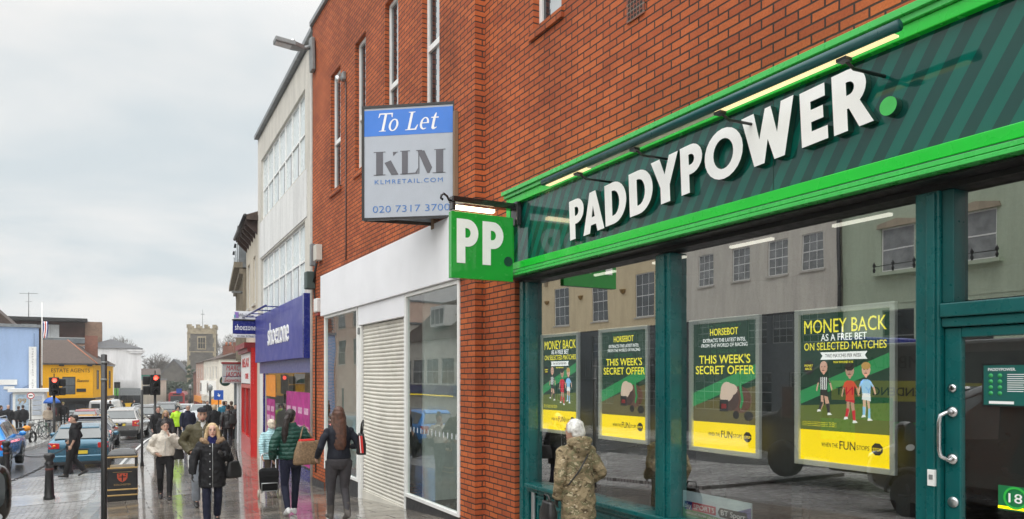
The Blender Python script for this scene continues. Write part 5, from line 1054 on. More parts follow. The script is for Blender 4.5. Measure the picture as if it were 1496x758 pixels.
t = thing('yellow_a_board', 'yellow board standing by the lime green shop', 'sign', (1, 100, -4)); x, y = spot(184, 92); mb = MB(); mb.box(x - .9, x + .9, y, y + .1, zr(-4.3), zr(-3.3)); mb.build('board', P_('yellow board', (.75, .45, .02), .5), t, True); mb = MB(); mb.box(x - .7, x - .6, y, y + .1, zr(-5.2), zr(-4.3)); mb.box(x + .6, x + .7, y, y + .1, zr(-5.2), zr(-4.3)); mb.build('legs', M['black'], t, True)
bld('white_corner_house', 'small white house with dark windows between the yellow shop and the white building', (.95, 98), (-1.2, 98), 10, zr(1.2), M['offwhite'], [(.9, zr(-.3), .7, 1.0), (.9, zr(-2.3), .7, 1.1)], M['black'], M['grey_pane'])
x, y = spot(221, 150); bld('green_clad_building', 'green clad building with grey sloping roof beyond the white building', (x + 1.6, y), (x - 2.2, y), 8, zr(.35), P_('green cladding', (.02, .22, .15), .5), [], None, None, roof='gable', rh=1.3)
x, y = spot(210, 118); bld('cream_far_shops', 'low cream shops with awning beyond the white building', (x + 4.2, y + 14), (x - .2, y), 5, zr(-.6), M['cream_wall'], [(3 + 3 * i, zr(-2.6), 1.2, 1.2) for i in range(3)], M['white_frame'], M['grey_pane'])
# ------------------------------------------------------------------ the far side of the street, mirrored in the shop glass
XO = -18.4; EY = (0, 1, 0)
M['o_cream'] = render_wall('opposite cream render', (.84, .69, .45), .35); M['o_grey'] = render_wall('opposite grey render', (.74, .70, .62), .4); M['o_green'] = render_wall('opposite sage render', (.50, .58, .44), .3)
M['o_slate'] = P_('slate painted wall', (.055, .06, .066), .6, var=.2); M['o_pink'] = render_wall('opposite dusky pink render', (.74, .54, .44), .35); M['o_tan'] = render_wall('opposite tan render', (.45, .38, .28), .5)
def opp(name, label, y0, y1, z1, wall, wins, low=None, fr=None, gl=None, nx=3, nz=4, roof=None, rh=2.2):
    L = y1 - y0; holes = [(a - y0, zr(z), w, h) for a, z, w, h in wins]
    t, o_, u_, n_, l_ = bld(name, label, (XO, y1), (XO, y0), 10, zr(z1), wall, holes, fr or M['white_frame'], gl or M['grey_pane'], nx, nz, roof=roof, rh=rh, sill=M['concrete'], z0=zr(2.95) if low else -4)
    if low:
        lh, lg, ln = low
        mb = MB(); hs = [(a - y0, zr(z), w, h) for a, z, w, h in lh]; facade(mb, o_ - n_ * .02, u_, L, -4, zr(2.945), hs, .1); mb.build('lower_wall', lg, t, True)
        for h in hs: window(t, o_ - n_ * .02, u_, *h, M['grey_metal'], M['dark_pane'], ln[0], ln[1], .1, meet=True)
    return t, o_, u_, n_, l_
t, o_, u_, n_, l_ = opp('opposite_house', 'cream house with tall sash windows and slate painted lower floor', 31.4, 49.0, 7.6, M['o_cream'], [(y, 3.5, 1.75, 2.55) for y in (33.1, 37.55, 42.05, 46.3)], ([(y, .6, 1.75, 2.0) for y in (33.1, 37.55, 42.05)] + [(y, -1.7, 2.2, 1.7) for y in (32.6, 37.0, 41.5)], M['o_slate'], (3, 4)), roof='gable')
for y in (37.3, 38.5, 44.7, 46.0): mb = MB(); mb.obox((XO, y, zr(6.35)), (.25, 0, 0), (0, .2, 0), (0, 0, .75)); mb.build('console', M['o_tan'], t, True)
for y in (35.9, 40.5, 44.6): mb = MB(); mb.lathe([(.0, -.2), (.12, -.1), (.2, .05), (.2, .1)], (XO + .1, y, zr(5.2)), 10); mb.build('wall_uplight', P_('ochre bowl', (.35, .22, .08), .5), t, True)
mb = MB(); mb.box(XO + .9, XO + .94, 32, 40, zr(.95), zr(1.0)); mb.box(XO + .9, XO + .94, 32, 40, zr(-.1), zr(-.05)); [mb.box(XO + .9, XO + .93, 32 + .25 * k, 32.03 + .25 * k, zr(-.05), zr(.95)) for k in range(32)]; mb.box(XO, XO + 1, 32, 40, zr(-.3), zr(-.12)); mb.build('balcony_railing', M['black'], t, True)
mb = MB(); mb.tube([(XO + .15, 31.2, zr(7.5)), (XO + .15, 31.2, zr(2.2))], .07, 8); mb.box(XO, XO + .3, 31.0, 31.4, zr(4.55), zr(4.8)); mb.box(XO, XO + .3, 31.0, 31.4, zr(6.5), zr(6.8)); mb.build('downpipe', M['black'], t, True)
t, o_, u_, n_, l_ = opp('opposite_house', 'stone grey house with two rows of small paned sash windows', 20.9, 31.3, 8.0, M['o_grey'], [(y, 4.72, 1.17, 1.65) for y in (21.72, 23.65, 25.92, 28.35)] , ([(y, 1.55, 1.2, 1.35) for y in (21.72, 23.4, 24.9, 28.35)] + [(y, -1.7, 2.0, 1.9) for y in (21.6, 24.6, 27.8)], M['o_slate'], (3, 4)), gl=M['curtain_pane'], roof='gable')
mb = MB(); mb.tube([(XO + .15, 20.85, zr(7.9)), (XO + .15, 20.85, -1)], .08, 8); mb.build('downpipe', M['black'], t, True)
t, o_, u_, n_, l_ = opp('opposite_house', 'sage green house with iron window guards and arched heads', 4.0, 20.8, 8.2, M['o_green'], [(y, 4.22, 1.4, 1.72) for y in (7.4, 11.0, 14.55, 17.6)], ([(y, .6, 1.4, 2.1) for y in (11.0, 14.6, 17.6)] + [(y, -1.5, 2.4, 1.7) for y in (5, 8.4, 11.6, 15, 18)], M['o_green'], (1, 2)), nx=1, nz=2, gl=M['curtain_pane'])
for y in (7.4, 11.0, 14.55, 17.6):
    mb = MB(); mb.prism([(XO, y - .15, zr(5.95)), (XO, y + 1.55, zr(5.95)), (XO, y + 1.5, zr(6.12)), (XO, y + .7, zr(6.28)), (XO, y - .1, zr(6.12))], (.10, 0, 0)); mb.build('window_head', M['o_tan'], t, True)
    mb = MB(); mb.box(XO, XO + .3, y - .25, y + 1.65, zr(4.05), zr(4.18)); mb.build('window_shelf', M['o_green'], t, True)
    mb = MB(); mb.box(XO + .24, XO + .26, y - .2, y + 1.6, zr(4.42), zr(4.45)); [mb.lathe([(.03, 0), (.06, .12), (.02, .2), (.07, .3), (.0, .45)], (XO + .25, y + q, zr(4.18)), 8) for q in (-.15, .7, 1.55)]; mb.build('window_guard', M['black'], t, True)
t, o_, u_, n_, l_ = opp('opposite_house', 'white low fronted shop with dormer in a brown tiled roof and blue sign', 58.8, 73, 3.4, M['offwhite'], [(y, -.7, 2.9, 2.35) for y in (59.5, 63, 66.5, 69.8)], None, nx=2, nz=2, roof='gable', rh=4.6)
mb = MB(); mb.box(XO - 2.2, XO - .6, 62.9, 66.4, zr(4.75), zr(6.7)); d_ = mb.build('dormer', M['white_frame'], t, True); mb = MB(); [mb.box(XO - .6, XO - .57, 63.2 + 1.05 * k, 64.0 + 1.05 * k, zr(5.0), zr(6.4)) for k in range(3)]; mb.build('pane', M['grey_pane'], d_)
mb = MB(); mb.box(XO, XO + .3, 58.9, 72.9, zr(-1.75), zr(-.8)); s_ = mb.build('fascia', M['blue_sign'], t, True); mb = MB(); mb.box(XO + .3, XO + .32, 58.9, 72.9, zr(-1.78), zr(-1.68)); mb.build('fascia_stripe', M['yellow'], s_)
mb = MB(); text(mb, 'Greggs' if False else 'eeds', (XO + .31, 70.5, zr(-1.5)), EY, UP, .45, 2.4, 'C', .01, 0, .02); mb.build('lettering', M['yellow'], s_)
opp('opposite_house', 'tan shop house between the cream and the white low one', 49.2, 58.6, 5.4, M['o_tan'], [(y, 1.8, 1.5, 2.2) for y in (50.6, 54.5)], None, roof='gable')
opp('opposite_house', 'dusky pink house far along the other side of the street', 84, 108, 9.0, M['o_pink'], [(y, z, 3.6, 3.2) for y in (86, 93, 99) for z in (1.5, 6.2)], None, nx=1, nz=2)
opp('opposite_house', 'pale low house past the white low fronted shop', 73.2, 83.8, 5.5, M['offwhite'], [(y, 1.0, 1.6, 2.2) for y in (75, 79)], None)
opp('opposite_house', 'tan house at the near end of the opposite side', -14, 3.8, 7.2, M['o_tan'], [(y, 3.6, 1.4, 2.0) for y in (-11, -7, -3, 1)], None)
# no entry sign seen in the vacant shop's glass
t = thing('no_entry_sign', 'round red no entry sign with white bar on a grey pole across the street', 'road sign', (-9, 46.5, -1.5))
mb = MB(); mb.lathe([(.34, 0), (.34, .03)], (-9, 46.5, zr(-.75)), 20, axis='x', smooth=False); mb.build('disc', M['red'], t, True); mb = MB(); mb.box(-8.969, -8.96, 46.27, 46.73, zr(-.81), zr(-.69)); mb.build('bar', M['letter_white'], t, True); mb = MB(); mb.tube([(-9.03, 46.5, -2), (-9.03, 46.5, zr(-.4))], .035, 6); mb.build('pole', M['grey_metal'], t, True)

# ------------------------------------------------------------------ trees
M['bark'] = P_('bark', (.075, .062, .05), .85, var=.3); M['twig'] = P_('bare twigs', (.11, .095, .08), .85, var=.3); M['ivy'] = P_('ivy', (.02, .05, .012), .7, var=.5, scale=3); M['evergreen'] = P_('evergreen leaves', (.028, .042, .020), .7, var=.5, scale=1.0); M['russet'] = P_('russet twigs', (.085, .06, .042), .8, var=.4)
def bare_tree(label, x, y, h, seed, spread=.62):
    rng = random.Random(seed); z0 = GZ(x, y) - .1; t = thing('bare_tree', label, 'tree', (x, y, z0), group='bare trees above the rooftops')
    tr, tw = MB(), MB()
    def grow(p, d, l, r, k):
        q = p + d * l; mid = p + d * l * .5 + V((rng.uniform(-1, 1), rng.uniform(-1, 1), 0)) * l * .06
        (tr if k < 2 else tw).tube([p, mid, q], [r, r * .82, r * .66], 5 if k < 2 else 3)
        if k >= 7: return
        for i in range((3 if rng.random() < .4 else 2) if k > 3 else 3 if rng.random() < .72 else 2):
            a = V((rng.gauss(0, 1), rng.gauss(0, 1), rng.gauss(.12, .7))).normalized()
            nd = (d + a * spread * rng.uniform(.7, 1.25) + V((0, 0, .10))).normalized(); grow(q if i else p + d * l * rng.uniform(.75, 1), nd, l * rng.uniform(.66, .86), max(r * .63, .03), k + 1)
    grow(V((0, 0, 0)), V((0, 0, 1)), h * .23, h * .026, 0)
    tr.build('trunk', M['bark'], t); tw.build('crown', M['twig'], t)
for i, (u, d, v, seed, lab) in enumerate(((157, 150, 484, 1, 'bare tree showing behind the white building roof, left of its slate hip'), (222, 165, 521, 2, 'bare tree just right of the white building'), (246, 215, 519, 3, 'bare rounded tree in the gap left of the church'), (264, 222, 519, 4, 'bare tree close to the left side of the church tower'), (338, 218, 482, 5, 'bare tree to the right of the church tower'), (325, 225, 492, 6, 'bare tree between the church tower and the hanging signs'), (233, 210, 530, 8, 'low bare tree above the red traffic light'), (255, 230, 522, 9, 'wide bare tree in the middle of the far street gap'), (172, 160, 490, 10, 'bare tree above the brown block, nearest the slate hip'), (347, 212, 488, 21, 'bare tree nearest the hanging shop signs'))):
    x, y = spot(u, d); bare_tree(lab, x, y, (hgt(v, d) - GZ(x, y)) * 1.18, seed)
def leafy(name, label, x, y, w, h, n, mat, seed, z0=None, ls=.22, cat='tree', trunk=True):
    rng = random.Random(seed); z0 = GZ(x, y) if z0 is None else z0; t = thing(name, label, cat, (x, y, z0)); mb = MB()
    cl = [(V((rng.uniform(-.5, .5) * w, rng.uniform(-.35, .35) * w, h * (.18 + .70 * rng.random()))), rng.uniform(.10, .24) * w) for _ in range(26)]
    for _ in range(n):
        c, r = rng.choice(cl); dvec = V((rng.gauss(0, 1), rng.gauss(0, 1), rng.gauss(0, .8))).normalized(); p = c + dvec * r * rng.random() ** .35
        if p.z < 0 or p.z > h: continue
        a = V((rng.gauss(0, 1), rng.gauss(0, 1), rng.gauss(0, 1))).normalized(); b = a.orthogonal().normalized(); s = ls * rng.uniform(.6, 1.4)
        mb.add([p - a * s, p + b * s * .5, p + a * s, p - b * s * .5], [(0, 1, 2, 3)])
    mb.build('crown', mat, t)
    if trunk: q = MB(); q.tube([(0, 0, -.1), (.1, 0, h * .5), (0, .1, h * .8)], [w * .035, w * .025, w * .01], 6); q.build('trunk', M['bark'], t)
for (u, d, v, w, n, m, s, lab) in ((247, 172, 561, 11, 7000, 'evergreen', 11, 'dark evergreen tree at the end of the street behind the red bus'), (268, 165, 556, 8, 5000, 'evergreen', 12, 'dark evergreen tree beneath the church tower'), (231, 175, 563, 8, 4500, 'evergreen', 13, 'dark evergreen tree behind the distant traffic light'), (276, 158, 570, 6, 3500, 'russet', 14, 'russet bush beside the far red brick gable'), (258, 150, 576, 7, 3500, 'russet', 15, 'russet bush low behind the red bus')):
    x, y = spot(u, d); leafy('evergreen_tree' if m == 'evergreen' else 'russet_bush', lab, x, y, w, hgt(v, d) - GZ(x, y), n, M[m], s, ls=.30)
x, y = spot(279, 186); leafy('ivy', 'green ivy climbing the left edge of the church tower', x, y, 2.0, hgt(528, 186) - GZ(x, y), 2500, M['ivy'], 16, ls=.22, cat='ivy', trunk=False)
# ------------------------------------------------------------------ vehicles
M['car_glass'] = P_('car window glass', (.045, .055, .058), .04, var=.3, scale=1.5, spec=1.0, coat=.5)
M['car_trim'] = P_('car black trim', (.018, .018, .019), .5, var=.15)
M['plate'] = P_('yellow number plate', (.70, .52, .04), .45, var=.05); M['plate_w'] = P_('white number plate', (.7, .7, .68), .45, var=.05)
PROFILE = {
 'hatch': [(0, .42, .70, .72, .92), (.03, .30, .90, .93, .91), (.10, .24, .97, .99, .88), (.40, .22, 1.0, 1.34, .70), (.62, .20, 1.0, 1.45, .67), (1.5, .18, .98, 1.49, .68), (2.4, .18, .95, 1.45, .66), (3.05, .18, .93, 1.0, .82), (3.75, .20, .82, .87, .84), (4.08, .26, .66, .72, .82), (4.18, .36, .58, .60, .78)],
 'suv': [(0, .48, .84, .86, .94), (.03, .36, 1.02, 1.05, .92), (.10, .30, 1.10, 1.13, .90), (.30, .28, 1.12, 1.55, .74), (.50, .26, 1.12, 1.68, .72), (1.6, .25, 1.10, 1.72, .72), (2.5, .25, 1.07, 1.66, .70), (3.15, .25, 1.05, 1.12, .84), (3.95, .27, .98, 1.03, .86), (4.3, .34, .80, .86, .84), (4.4, .46, .68, .70, .80)],
 'van': [(0, .45, 1.0, 1.9, .90), (.04, .35, 1.15, 1.98, .90), (.15, .30, 1.2, 2.02, .89), (1.5, .30, 1.2, 2.06, .88), (3.2, .30, 1.2, 2.05, .88), (3.9, .30, 1.18, 1.95, .84), (4.6, .30, 1.12, 1.18, .86), (5.1, .32, .98, 1.03, .84), (5.3, .42, .75, .78, .80)],
}
def car(name, label, cat, x, y, head, kind, paint, hw=.88, lit=False, group=None, glass=None, front_plate=False, roof=None, ls=1.0):
    z = GZ(x, y + 2 * math.cos(R(head))) - .115; t = thing(name, label, cat, (x, y, z), -R(head), group)
    ST = [(a * ls,) + s for a, *s in [(q[0],) + tuple(q[1:]) for q in PROFILE[kind]]] if False else [(q[0] * ls,) + q[1:] for q in PROFILE[kind]]
    def half(st):
        y_, zb, ze, zt, f = st; w = hw * (.93 if y_ < .03 or y_ > ST[-1][0] - .05 else 1.0); ht = hw * f
        return [(w * .80, zb), (w * .97, zb + .09), (w, zb + (ze - zb) * .42), (w * .99, ze - .09), (w * .955, ze), (ht + (w * .94 - ht) * .06, zt - .07), (ht * .93, zt - .015), (ht * .55, zt + .012)]
    rings = []
    for st in ST:
        h = half(st); rings.append([(px, st[0], pz) for px, pz in h] + [(-px, st[0], pz) for px, pz in reversed(h)])
    mb = MB(); mb.loft(rings, 0, True); bo = mb.build('body', paint, t); md = bo.modifiers.new('round', 'SUBSURF'); md.levels = 1; md.render_levels = 1
    def at_y(y_):
        for a, b in zip(ST, ST[1:]):
            if a[0] <= y_ <= b[0]:
                k = (y_ - a[0]) / (b[0] - a[0]); return tuple(p + (q - p) * k for p, q in zip(a, b))
        return ST[-1]
    gl = glass or M['car_glass']; tall = kind == 'van'
    if kind == 'van': segs = [(3.25 * ls, 4.15 * ls)]
    else: e = ST[-1][0]; segs = [(.42 * ls, .92 * ls), (.98 * ls, 1.78 * ls), (1.86 * ls, 2.72 * ls)]
    for sx in (-1, 1):
        for (a, b) in segs:
            P = []
            for y_ in (a, b):
                h = half(at_y(y_)); lo, hi = h[4], h[5]
                P.append([V((sx * (lo[0] + (hi[0] - lo[0]) * k + .012), y_, lo[1] + (hi[1] - lo[1]) * k)) for k in (.08, .95)])
            if P[1][1].z - P[1][0].z < .16: P[1][1].z = P[1][0].z + .05
            mb = MB(); mb.prism([P[0][0], P[1][0], P[1][1], P[0][1]], (-sx * .02, 0, 0)); mb.build('side_window', gl, t, bevel=0)
        mb = MB(); yy = 2.55 * ls if kind != 'van' else 4.05; zz = at_y(yy)[2] + .06; mb.ell((sx * (hw + .10), yy, zz), (.11, .07, .085), 10, 6); mb.tube([(sx * hw * .93, yy, zz - .03), (sx * (hw + .05), yy, zz - .03)], .02, 6); mb.build('door_mirror', paint if kind != 'van' else M['car_trim'], t)
    a_, b_ = (ST[2], ST[4]) if kind != 'van' else (ST[0], ST[1])
    if kind != 'van':
        p0, p1 = V((0, ST[2][0] - .0, ST[2][3] + .02)), V((0, ST[3][0] + .0, ST[3][3] - .02)); w0, w1 = hw * .80, hw * .66
        mb = MB(); mb.prism([p0 + V((-w0, 0, 0)), p0 + V((w0, 0, 0)), p1 + V((w1, 0, 0)), p1 + V((-w1, 0, 0))], (0, -.035, .02)); mb.build('rear_window', gl, t, bevel=.01)
        p0, p1 = V((0, ST[7][0] + .0, ST[7][3] + .02)), V((0, ST[6][0] + .04, ST[6][3] - .04)); w0, w1 = hw * .78, hw * .62
        mb = MB(); mb.prism([p0 + V((-w0, 0, 0)), p0 + V((w0, 0, 0)), p1 + V((w1, 0, 0)), p1 + V((-w1, 0, 0))], (0, .03, .03)); mb.build('windscreen', gl, t)
        mb = MB(); mb.prism([(-hw * .64, ST[3][0] - .05, ST[3][3] + .0), (-hw * .64, ST[3][0] - .04, ST[3][3] + .05), (-hw * .64, ST[4][0] + .05, ST[4][3] + .012), (-hw * .64, ST[4][0] + .05, ST[4][3] - .03)], (hw * 1.28, 0, 0)); mb.build('spoiler', paint, t, bevel=.012)
    else:
        for sx in (-1, 1): mb = MB(); mb.box(min(sx * .05, sx * hw * .72), max(sx * .05, sx * hw * .72), -.02, .01, 1.25, 1.75); mb.build('rear_window', gl, t, bevel=.01)
        mb = MB(); p0, p1 = V((0, 4.62, 1.22)), V((0, 3.98, 1.90)); mb.prism([p0 + V((-.72, 0, 0)), p0 + V((.72, 0, 0)), p1 + V((.66, 0, 0)), p1 + V((-.66, 0, 0))], (0, .03, .03)); mb.build('windscreen', gl, t)
    zt = {'hatch': .80, 'suv': .92, 'van': .95}[kind]; th_ = {'hatch': .20, 'suv': .34, 'van': .34}[kind]
    for sx in (-1, 1):
        mb = MB(); x0, x1 = sorted((sx * hw * .62, sx * hw * .97)); mb.prism([(x0 if sx > 0 else x1, -.025, zt - th_ * .45), (x1 if sx > 0 else x0, .02, zt - th_ * .5), (x1 if sx > 0 else x0, .05, zt + th_ * .5), (x0 if sx > 0 else x1, -.005, zt + th_ * .4)], (0, .14, 0)); tl = mb.build('tail_light', M['brake_lamp'] if lit else M['tail'], t, bevel=.012)
        mb = MB(); mb.lathe([(.045, -.03), (.045, -.02), (0, -.018)], (sx * hw * .78, .0, zt), 10, axis='y'); mb.build('lens', M['amber'] if not lit else M['tail'], tl)
        mb = MB(); yf = ST[-1][0] - .12; mb.ell((sx * hw * .70, yf, .70 if kind == 'hatch' else .84), (.17, .10, .09), 10, 6); mb.build('headlight', M['pale_pane'], t)
    zb = {'hatch': .36, 'suv': .45, 'van': .42}[kind]
    mb = MB(); mb.box(-hw * .93, hw * .93, -.045, .10, zb - .10, zb + .13); mb.build('rear_bumper', M['car_trim'] if kind != 'hatch' else paint, t, bevel=.04)
    mb = MB(); mb.box(-hw * .80, hw * .80, -.03, .2, zb - .20, zb - .08); mb.build('valance', M['car_trim'], t, bevel=.02)
    mb = MB(); zp = zb + .22 if kind == 'hatch' else zb + .40; mb.box(-.26, .26, -.052, -.035, zp - .055, zp + .055); mb.build('number_plate', M['plate'], t)
    mb = MB(); mb.box(-.30, .30, -.04, -.02, zp + .075, zp + .11); mb.build('boot_handle', M['car_trim'], t, bevel=.01)
    r = {'hatch': .315, 'suv': .36, 'van': .34}[kind]; ya, yb = (.74 * ls, 3.32 * ls) if kind != 'van' else (.95, 4.45)
    for yy in (ya, yb):
        for sx in (-1, 1):
            xo = sx * (hw + .005); w = MB(); pr = [(r * .62, 0), (r * .95, 0), (r, .04), (r, .17), (r * .92, .21), (r * .62, .21)]
            w.lathe([(q[0], -sx * q[1]) for q in pr], (xo, yy, r), 20, axis='x'); wo = w.build('wheel', M['rubber'], t)
            h = MB(); h.lathe([(r * .62, -sx * .02), (r * .55, -sx * .03), (.0, -sx * .05)], (xo, yy, r), 16, axis='x')
            for k in range(5): c_, s_ = math.cos(k * 1.2566), math.sin(k * 1.2566); h.tube([(xo + sx * -.012, yy, r), (xo - sx * .015, yy + r * .56 * c_, r + r * .56 * s_)], .03, 5)
            h.build('rim', M['car_trim'] if kind == 'van' else M['alu'], wo)
            a = MB(); a.loft([[(sx * (hw - dx), yy + (r + dr) * math.cos(q), r + .02 + (r + dr) * math.sin(q)) for q in [math.pi * (i / 16) for i in range(17)]] for dx, dr in ((-.004, .02), (-.004, .075), (.05, .075))], 0, True, False, False); a.build('wheel_arch', M['car_trim'], t)
    if roof: mb = MB(); mb.box(-hw * .64, hw * .64, .55, 2.3, ST[5][3] - .005, ST[5][3] + .028); mb.build('roof_sheen', roof, t, bevel=.02)
    if kind == 'suv':
        for sx in (-1, 1): mb = MB(); mb.tube([(sx * hw * .62, .55, 1.68), (sx * hw * .62, .7, 1.76), (sx * hw * .62, 2.3, 1.76), (sx * hw * .62, 2.5, 1.68)], .02, 6); mb.build('roof_rail', M['alu'], t)
    return t
paint = lambda n, c, m=.35: P_(n, c, .22, metal=m, var=.05, scale=2, coat=1.0, dirt=.0)
x, y = spot(115, 24.4); car('parked_car', 'teal blue hatchback, rear towards us, behind the man in black', 'car', x, y, 3, 'hatch', paint('teal car paint', (.035, .13, .20)), .885)
x, y = spot(128, 31.5); car('parked_car', 'dark navy hatchback with pale painted roof reflection queueing in front of the teal one', 'car', x, y, 6, 'hatch', paint('navy car paint', (.02, .022, .04)), .90, lit=True, roof=paint('roof reflection tone', (.45, .46, .50), .2))  # pale roof panel puts a greyish white reflection into the colour
x, y = spot(175, 38.2); car('parked_car', 'silver grey estate 4x4 beyond the navy hatchback', 'car', x, y, 10, 'suv', paint('silver car paint', (.30, .29, .28), .5), .93)
x, y = spot(206, 45); car('parked_car', 'black 4x4 further up the queue than the silver one', 'car', x, y, 14, 'suv', paint('black car paint', (.02, .02, .022)), .93)
x, y = spot(240, 58); car('parked_car', 'dark green grey people carrier near the red bus', 'car', x, y, 15, 'suv', paint('dark grey car paint', (.035, .04, .045)), .95)
x, y = spot(222, 72); car('parked_car', 'small silver car beyond the black 4x4', 'car', x, y, 14, 'hatch', paint('light silver car paint', (.40, .41, .42), .4), .88)
x, y = spot(20, 25.0); car('moving_car', 'bright blue crossover at the left edge of the picture', 'car', -3.63, 28.2, 3, 'suv', paint('bright blue car paint', (.02, .30, .85), 0), .90)
x, y = spot(122, 49); car('moving_car', 'red hatchback with lit brake lights in the left lane', 'car', x, y, 9, 'hatch', paint('red car paint', (.26, .015, .02)), .89, lit=True)
x, y = spot(147, 62); car('parked_van', 'white van beyond the red hatchback', 'van', x, y, 12, 'van', paint('white van paint', (.62, .63, .63), 0), .97)
x, y = spot(274, 64); car('moving_car', 'white car behind the man in the dark cap', 'car', x, y, 192, 'hatch', paint('white car paint', (.60, .60, .60), 0), .88)
x, y = spot(297, 58); car('moving_car', 'silver grey car to the right of the man in the dark cap', 'car', x, y, 190, 'hatch', paint('silver blue car paint', (.33, .35, .37), .4), .90)
van = car('parked_van', 'black van at the left edge with only its door mirror showing', 'van', -1.93, 2.05, 0, 'van', paint('black van paint', (.012, .012, .013)), .96)
# big two-part mirror of the black van
for c in list(van.children):
    if c.name.startswith('door_mirror') and c.data.vertices[0].co.x > 0: bpy.data.objects.remove(c)
zg = GZ(-.6, 6.4); mb = MB(); hm = 1.16 - .0
rings = []
for dy, k in ((-.07, .86), (-.05, .97), (.02, 1.0), (.09, .85), (.12, .5)):
    rings.append([(-.735 + k * px * .145, 6.42 + dy, zg + 1.15 + k * pz * .215) for px, pz in [(math.copysign(abs(math.cos(q)) ** .55, math.cos(q)), math.copysign(abs(math.sin(q)) ** .6, math.sin(q))) for q in [2 * math.pi * i / 24 for i in range(24)]]])
mb.loft(rings, 0, True); mb.tube([(-1.05, 6.45, zg + 1.02), (-.80, 6.45, zg + 1.02)], .035, 8); mo = mb.build('door_mirror', M['black_gloss'], van, True)
mb = MB(); mb.lathe([(0, -.004), (.10, -.002), (.105, .004)], (0, 0, 0), 20, axis='y'); 
g = MB(); g.prism([(-.735 + .115 * math.copysign(abs(math.cos(q)) ** .55, math.cos(q)), 6.346, zg + 1.19 + .14 * math.copysign(abs(math.sin(q)) ** .6, math.sin(q))) for q in [2 * math.pi * i / 20 for i in range(20)]], (0, .004, 0)); g.build('mirror_glass', M['car_glass'], mo)
g = MB(); g.prism([(-.735 + .10 * math.cos(q), 6.346, zg + .995 + .045 * math.sin(q)) for q in [2 * math.pi * i / 20 for i in range(20)]], (0, .004, 0)); g.build('lower_glass', M['pale_pane'], mo)
# red bus
x, y = spot(258, 124); z = GZ(x, y) - .1; t = thing('bus', 'red single deck bus at the far end of the street', 'bus', (x, y, z), -R(8))
mb = MB(); mb.loft([[(px * w_, yy, pz) for px, pz in ((-1.2, .35), (1.2, .35), (1.25, .6), (1.24, 2.6), (1.0, 2.95), (-1.0, 2.95), (-1.24, 2.6), (-1.25, .6))] for yy, w_ in ((0, .97), (.15, 1), (10.8, 1), (11, .97))], 0, False); mb.build('body', P_('bus red', (.36, .03, .03), .35, coat=.4), t, bevel=.06)
mb = MB(); mb.box(-.95, .95, -.03, .01, 1.35, 2.35); mb.build('rear_window', M['car_glass'], t, bevel=.03); mb = MB(); mb.box(-.9, .9, -.03, .0, .55, 1.1); mb.build('engine_cover', P_('bus dark red', (.20, .02, .02), .5), t); mb = MB(); mb.box(-.6, .6, -.035, .0, 2.5, 2.75); mb.build('blind', M['black'], t)
for sx in (-1, 1):
    mb = MB(); mb.box(min(sx * .98, sx * 1.18), max(sx * .98, sx * 1.18), -.03, .05, .7, 1.2); mb.build('tail_light', M['tail'], t)
    for yy in (2.6, 8.4): mb = MB(); mb.lathe([(.2, 0), (.48, 0), (.5, -sx * .06), (.5, -sx * .28)], (sx * 1.26, yy, .5), 18, axis='x'); mb.build('wheel', M['rubber'], t)
    mb = MB(); mb.box(min(sx * 1.235, sx * 1.26), max(sx * 1.235, sx * 1.26), .6, 10.2, 1.35, 2.4); mb.build('side_window', M['car_glass'], t)
# ambulance parked beside the camera, mirrored in the shop glass
z = GZ(-4, 7) - .02; t = thing('ambulance', 'yellow ambulance with green blocks parked at left, mirrored in the shop glass', 'ambulance', (-4.1, 7.5, z))
M['amb'] = P_('dimmed ambulance body', (.05, .053, .052), .5, coat=.05); M['amb_g'] = P_('ambulance green', (.02, .20, .06), .3)  # body colour darkened to keep its image in the glass faint
mb = MB(); mb.box(-1.09, 1.09, -3.2, 2.0, .26, 2.65); mb.build('body', M['amb'], t, bevel=.06)
mb = MB(); mb.loft([[(-.98, yy, zb_), (.98, yy, zb_), (.98, yy, zt_), (-.98, yy, zt_)] for yy, zb_, zt_ in ((2.02, .45, 2.4), (2.7, .45, 2.1), (3.3, .45, 1.35), (4.1, .5, 1.15))], 0, False); mb.build('cab', M['amb'], t, bevel=.05)
mb = MB(); [mb.box(1.091, 1.096, -3.1 + .75 * k, -2.36 + .75 * k, .85 + (.42 if k % 2 else 0), 1.26 + (.42 if k % 2 else 0)) for k in range(7)]; mb.build('green_blocks', M['amb_g'], t)
mb = MB(); mb.box(1.051, 1.056, 2.15, 3.1, 1.2, 1.85); mb.build('side_window', M['car_glass'], t); mb = MB(); mb.box(1.09, 1.095, -2.6, -.6, 1.95, 2.45); mb.build('rear_side_window', M['car_glass'], t)
mb = MB(); mb.box(1.0905, 1.0915, -3.1, 1.9, 1.62, 1.98, 1); text(mb, 'HIGH DEPENDENCY UNIT', (1.092, -.9, 1.72), (0, 1, 0), UP, .15, 2.7, 'L', .004, 0, .02); text(mb, 'AMBULANCE', (1.092, -.1, 2.2), (0, 1, 0), UP, .22, 1.9, 'L', .004, 0, .03); mb.build('lettering', [M['black'], P_('ambulance yellow band', (.26, .27, .04), .4)], t)
mb = MB(); mb.box(-.9, .9, 1.3, 1.9, 2.66, 2.80); mb.build('light_bar', M['blue_sign'], t, bevel=.03)
for yy in (-2.0, 3.1):
    for sx in (-1, 1): mb = MB(); mb.lathe([(.2, 0), (.36, 0), (.38, -sx * .05), (.38, -sx * .22)], (sx * 1.07, yy, .38), 18, axis='x'); mb.build('wheel', M['rubber'], t)

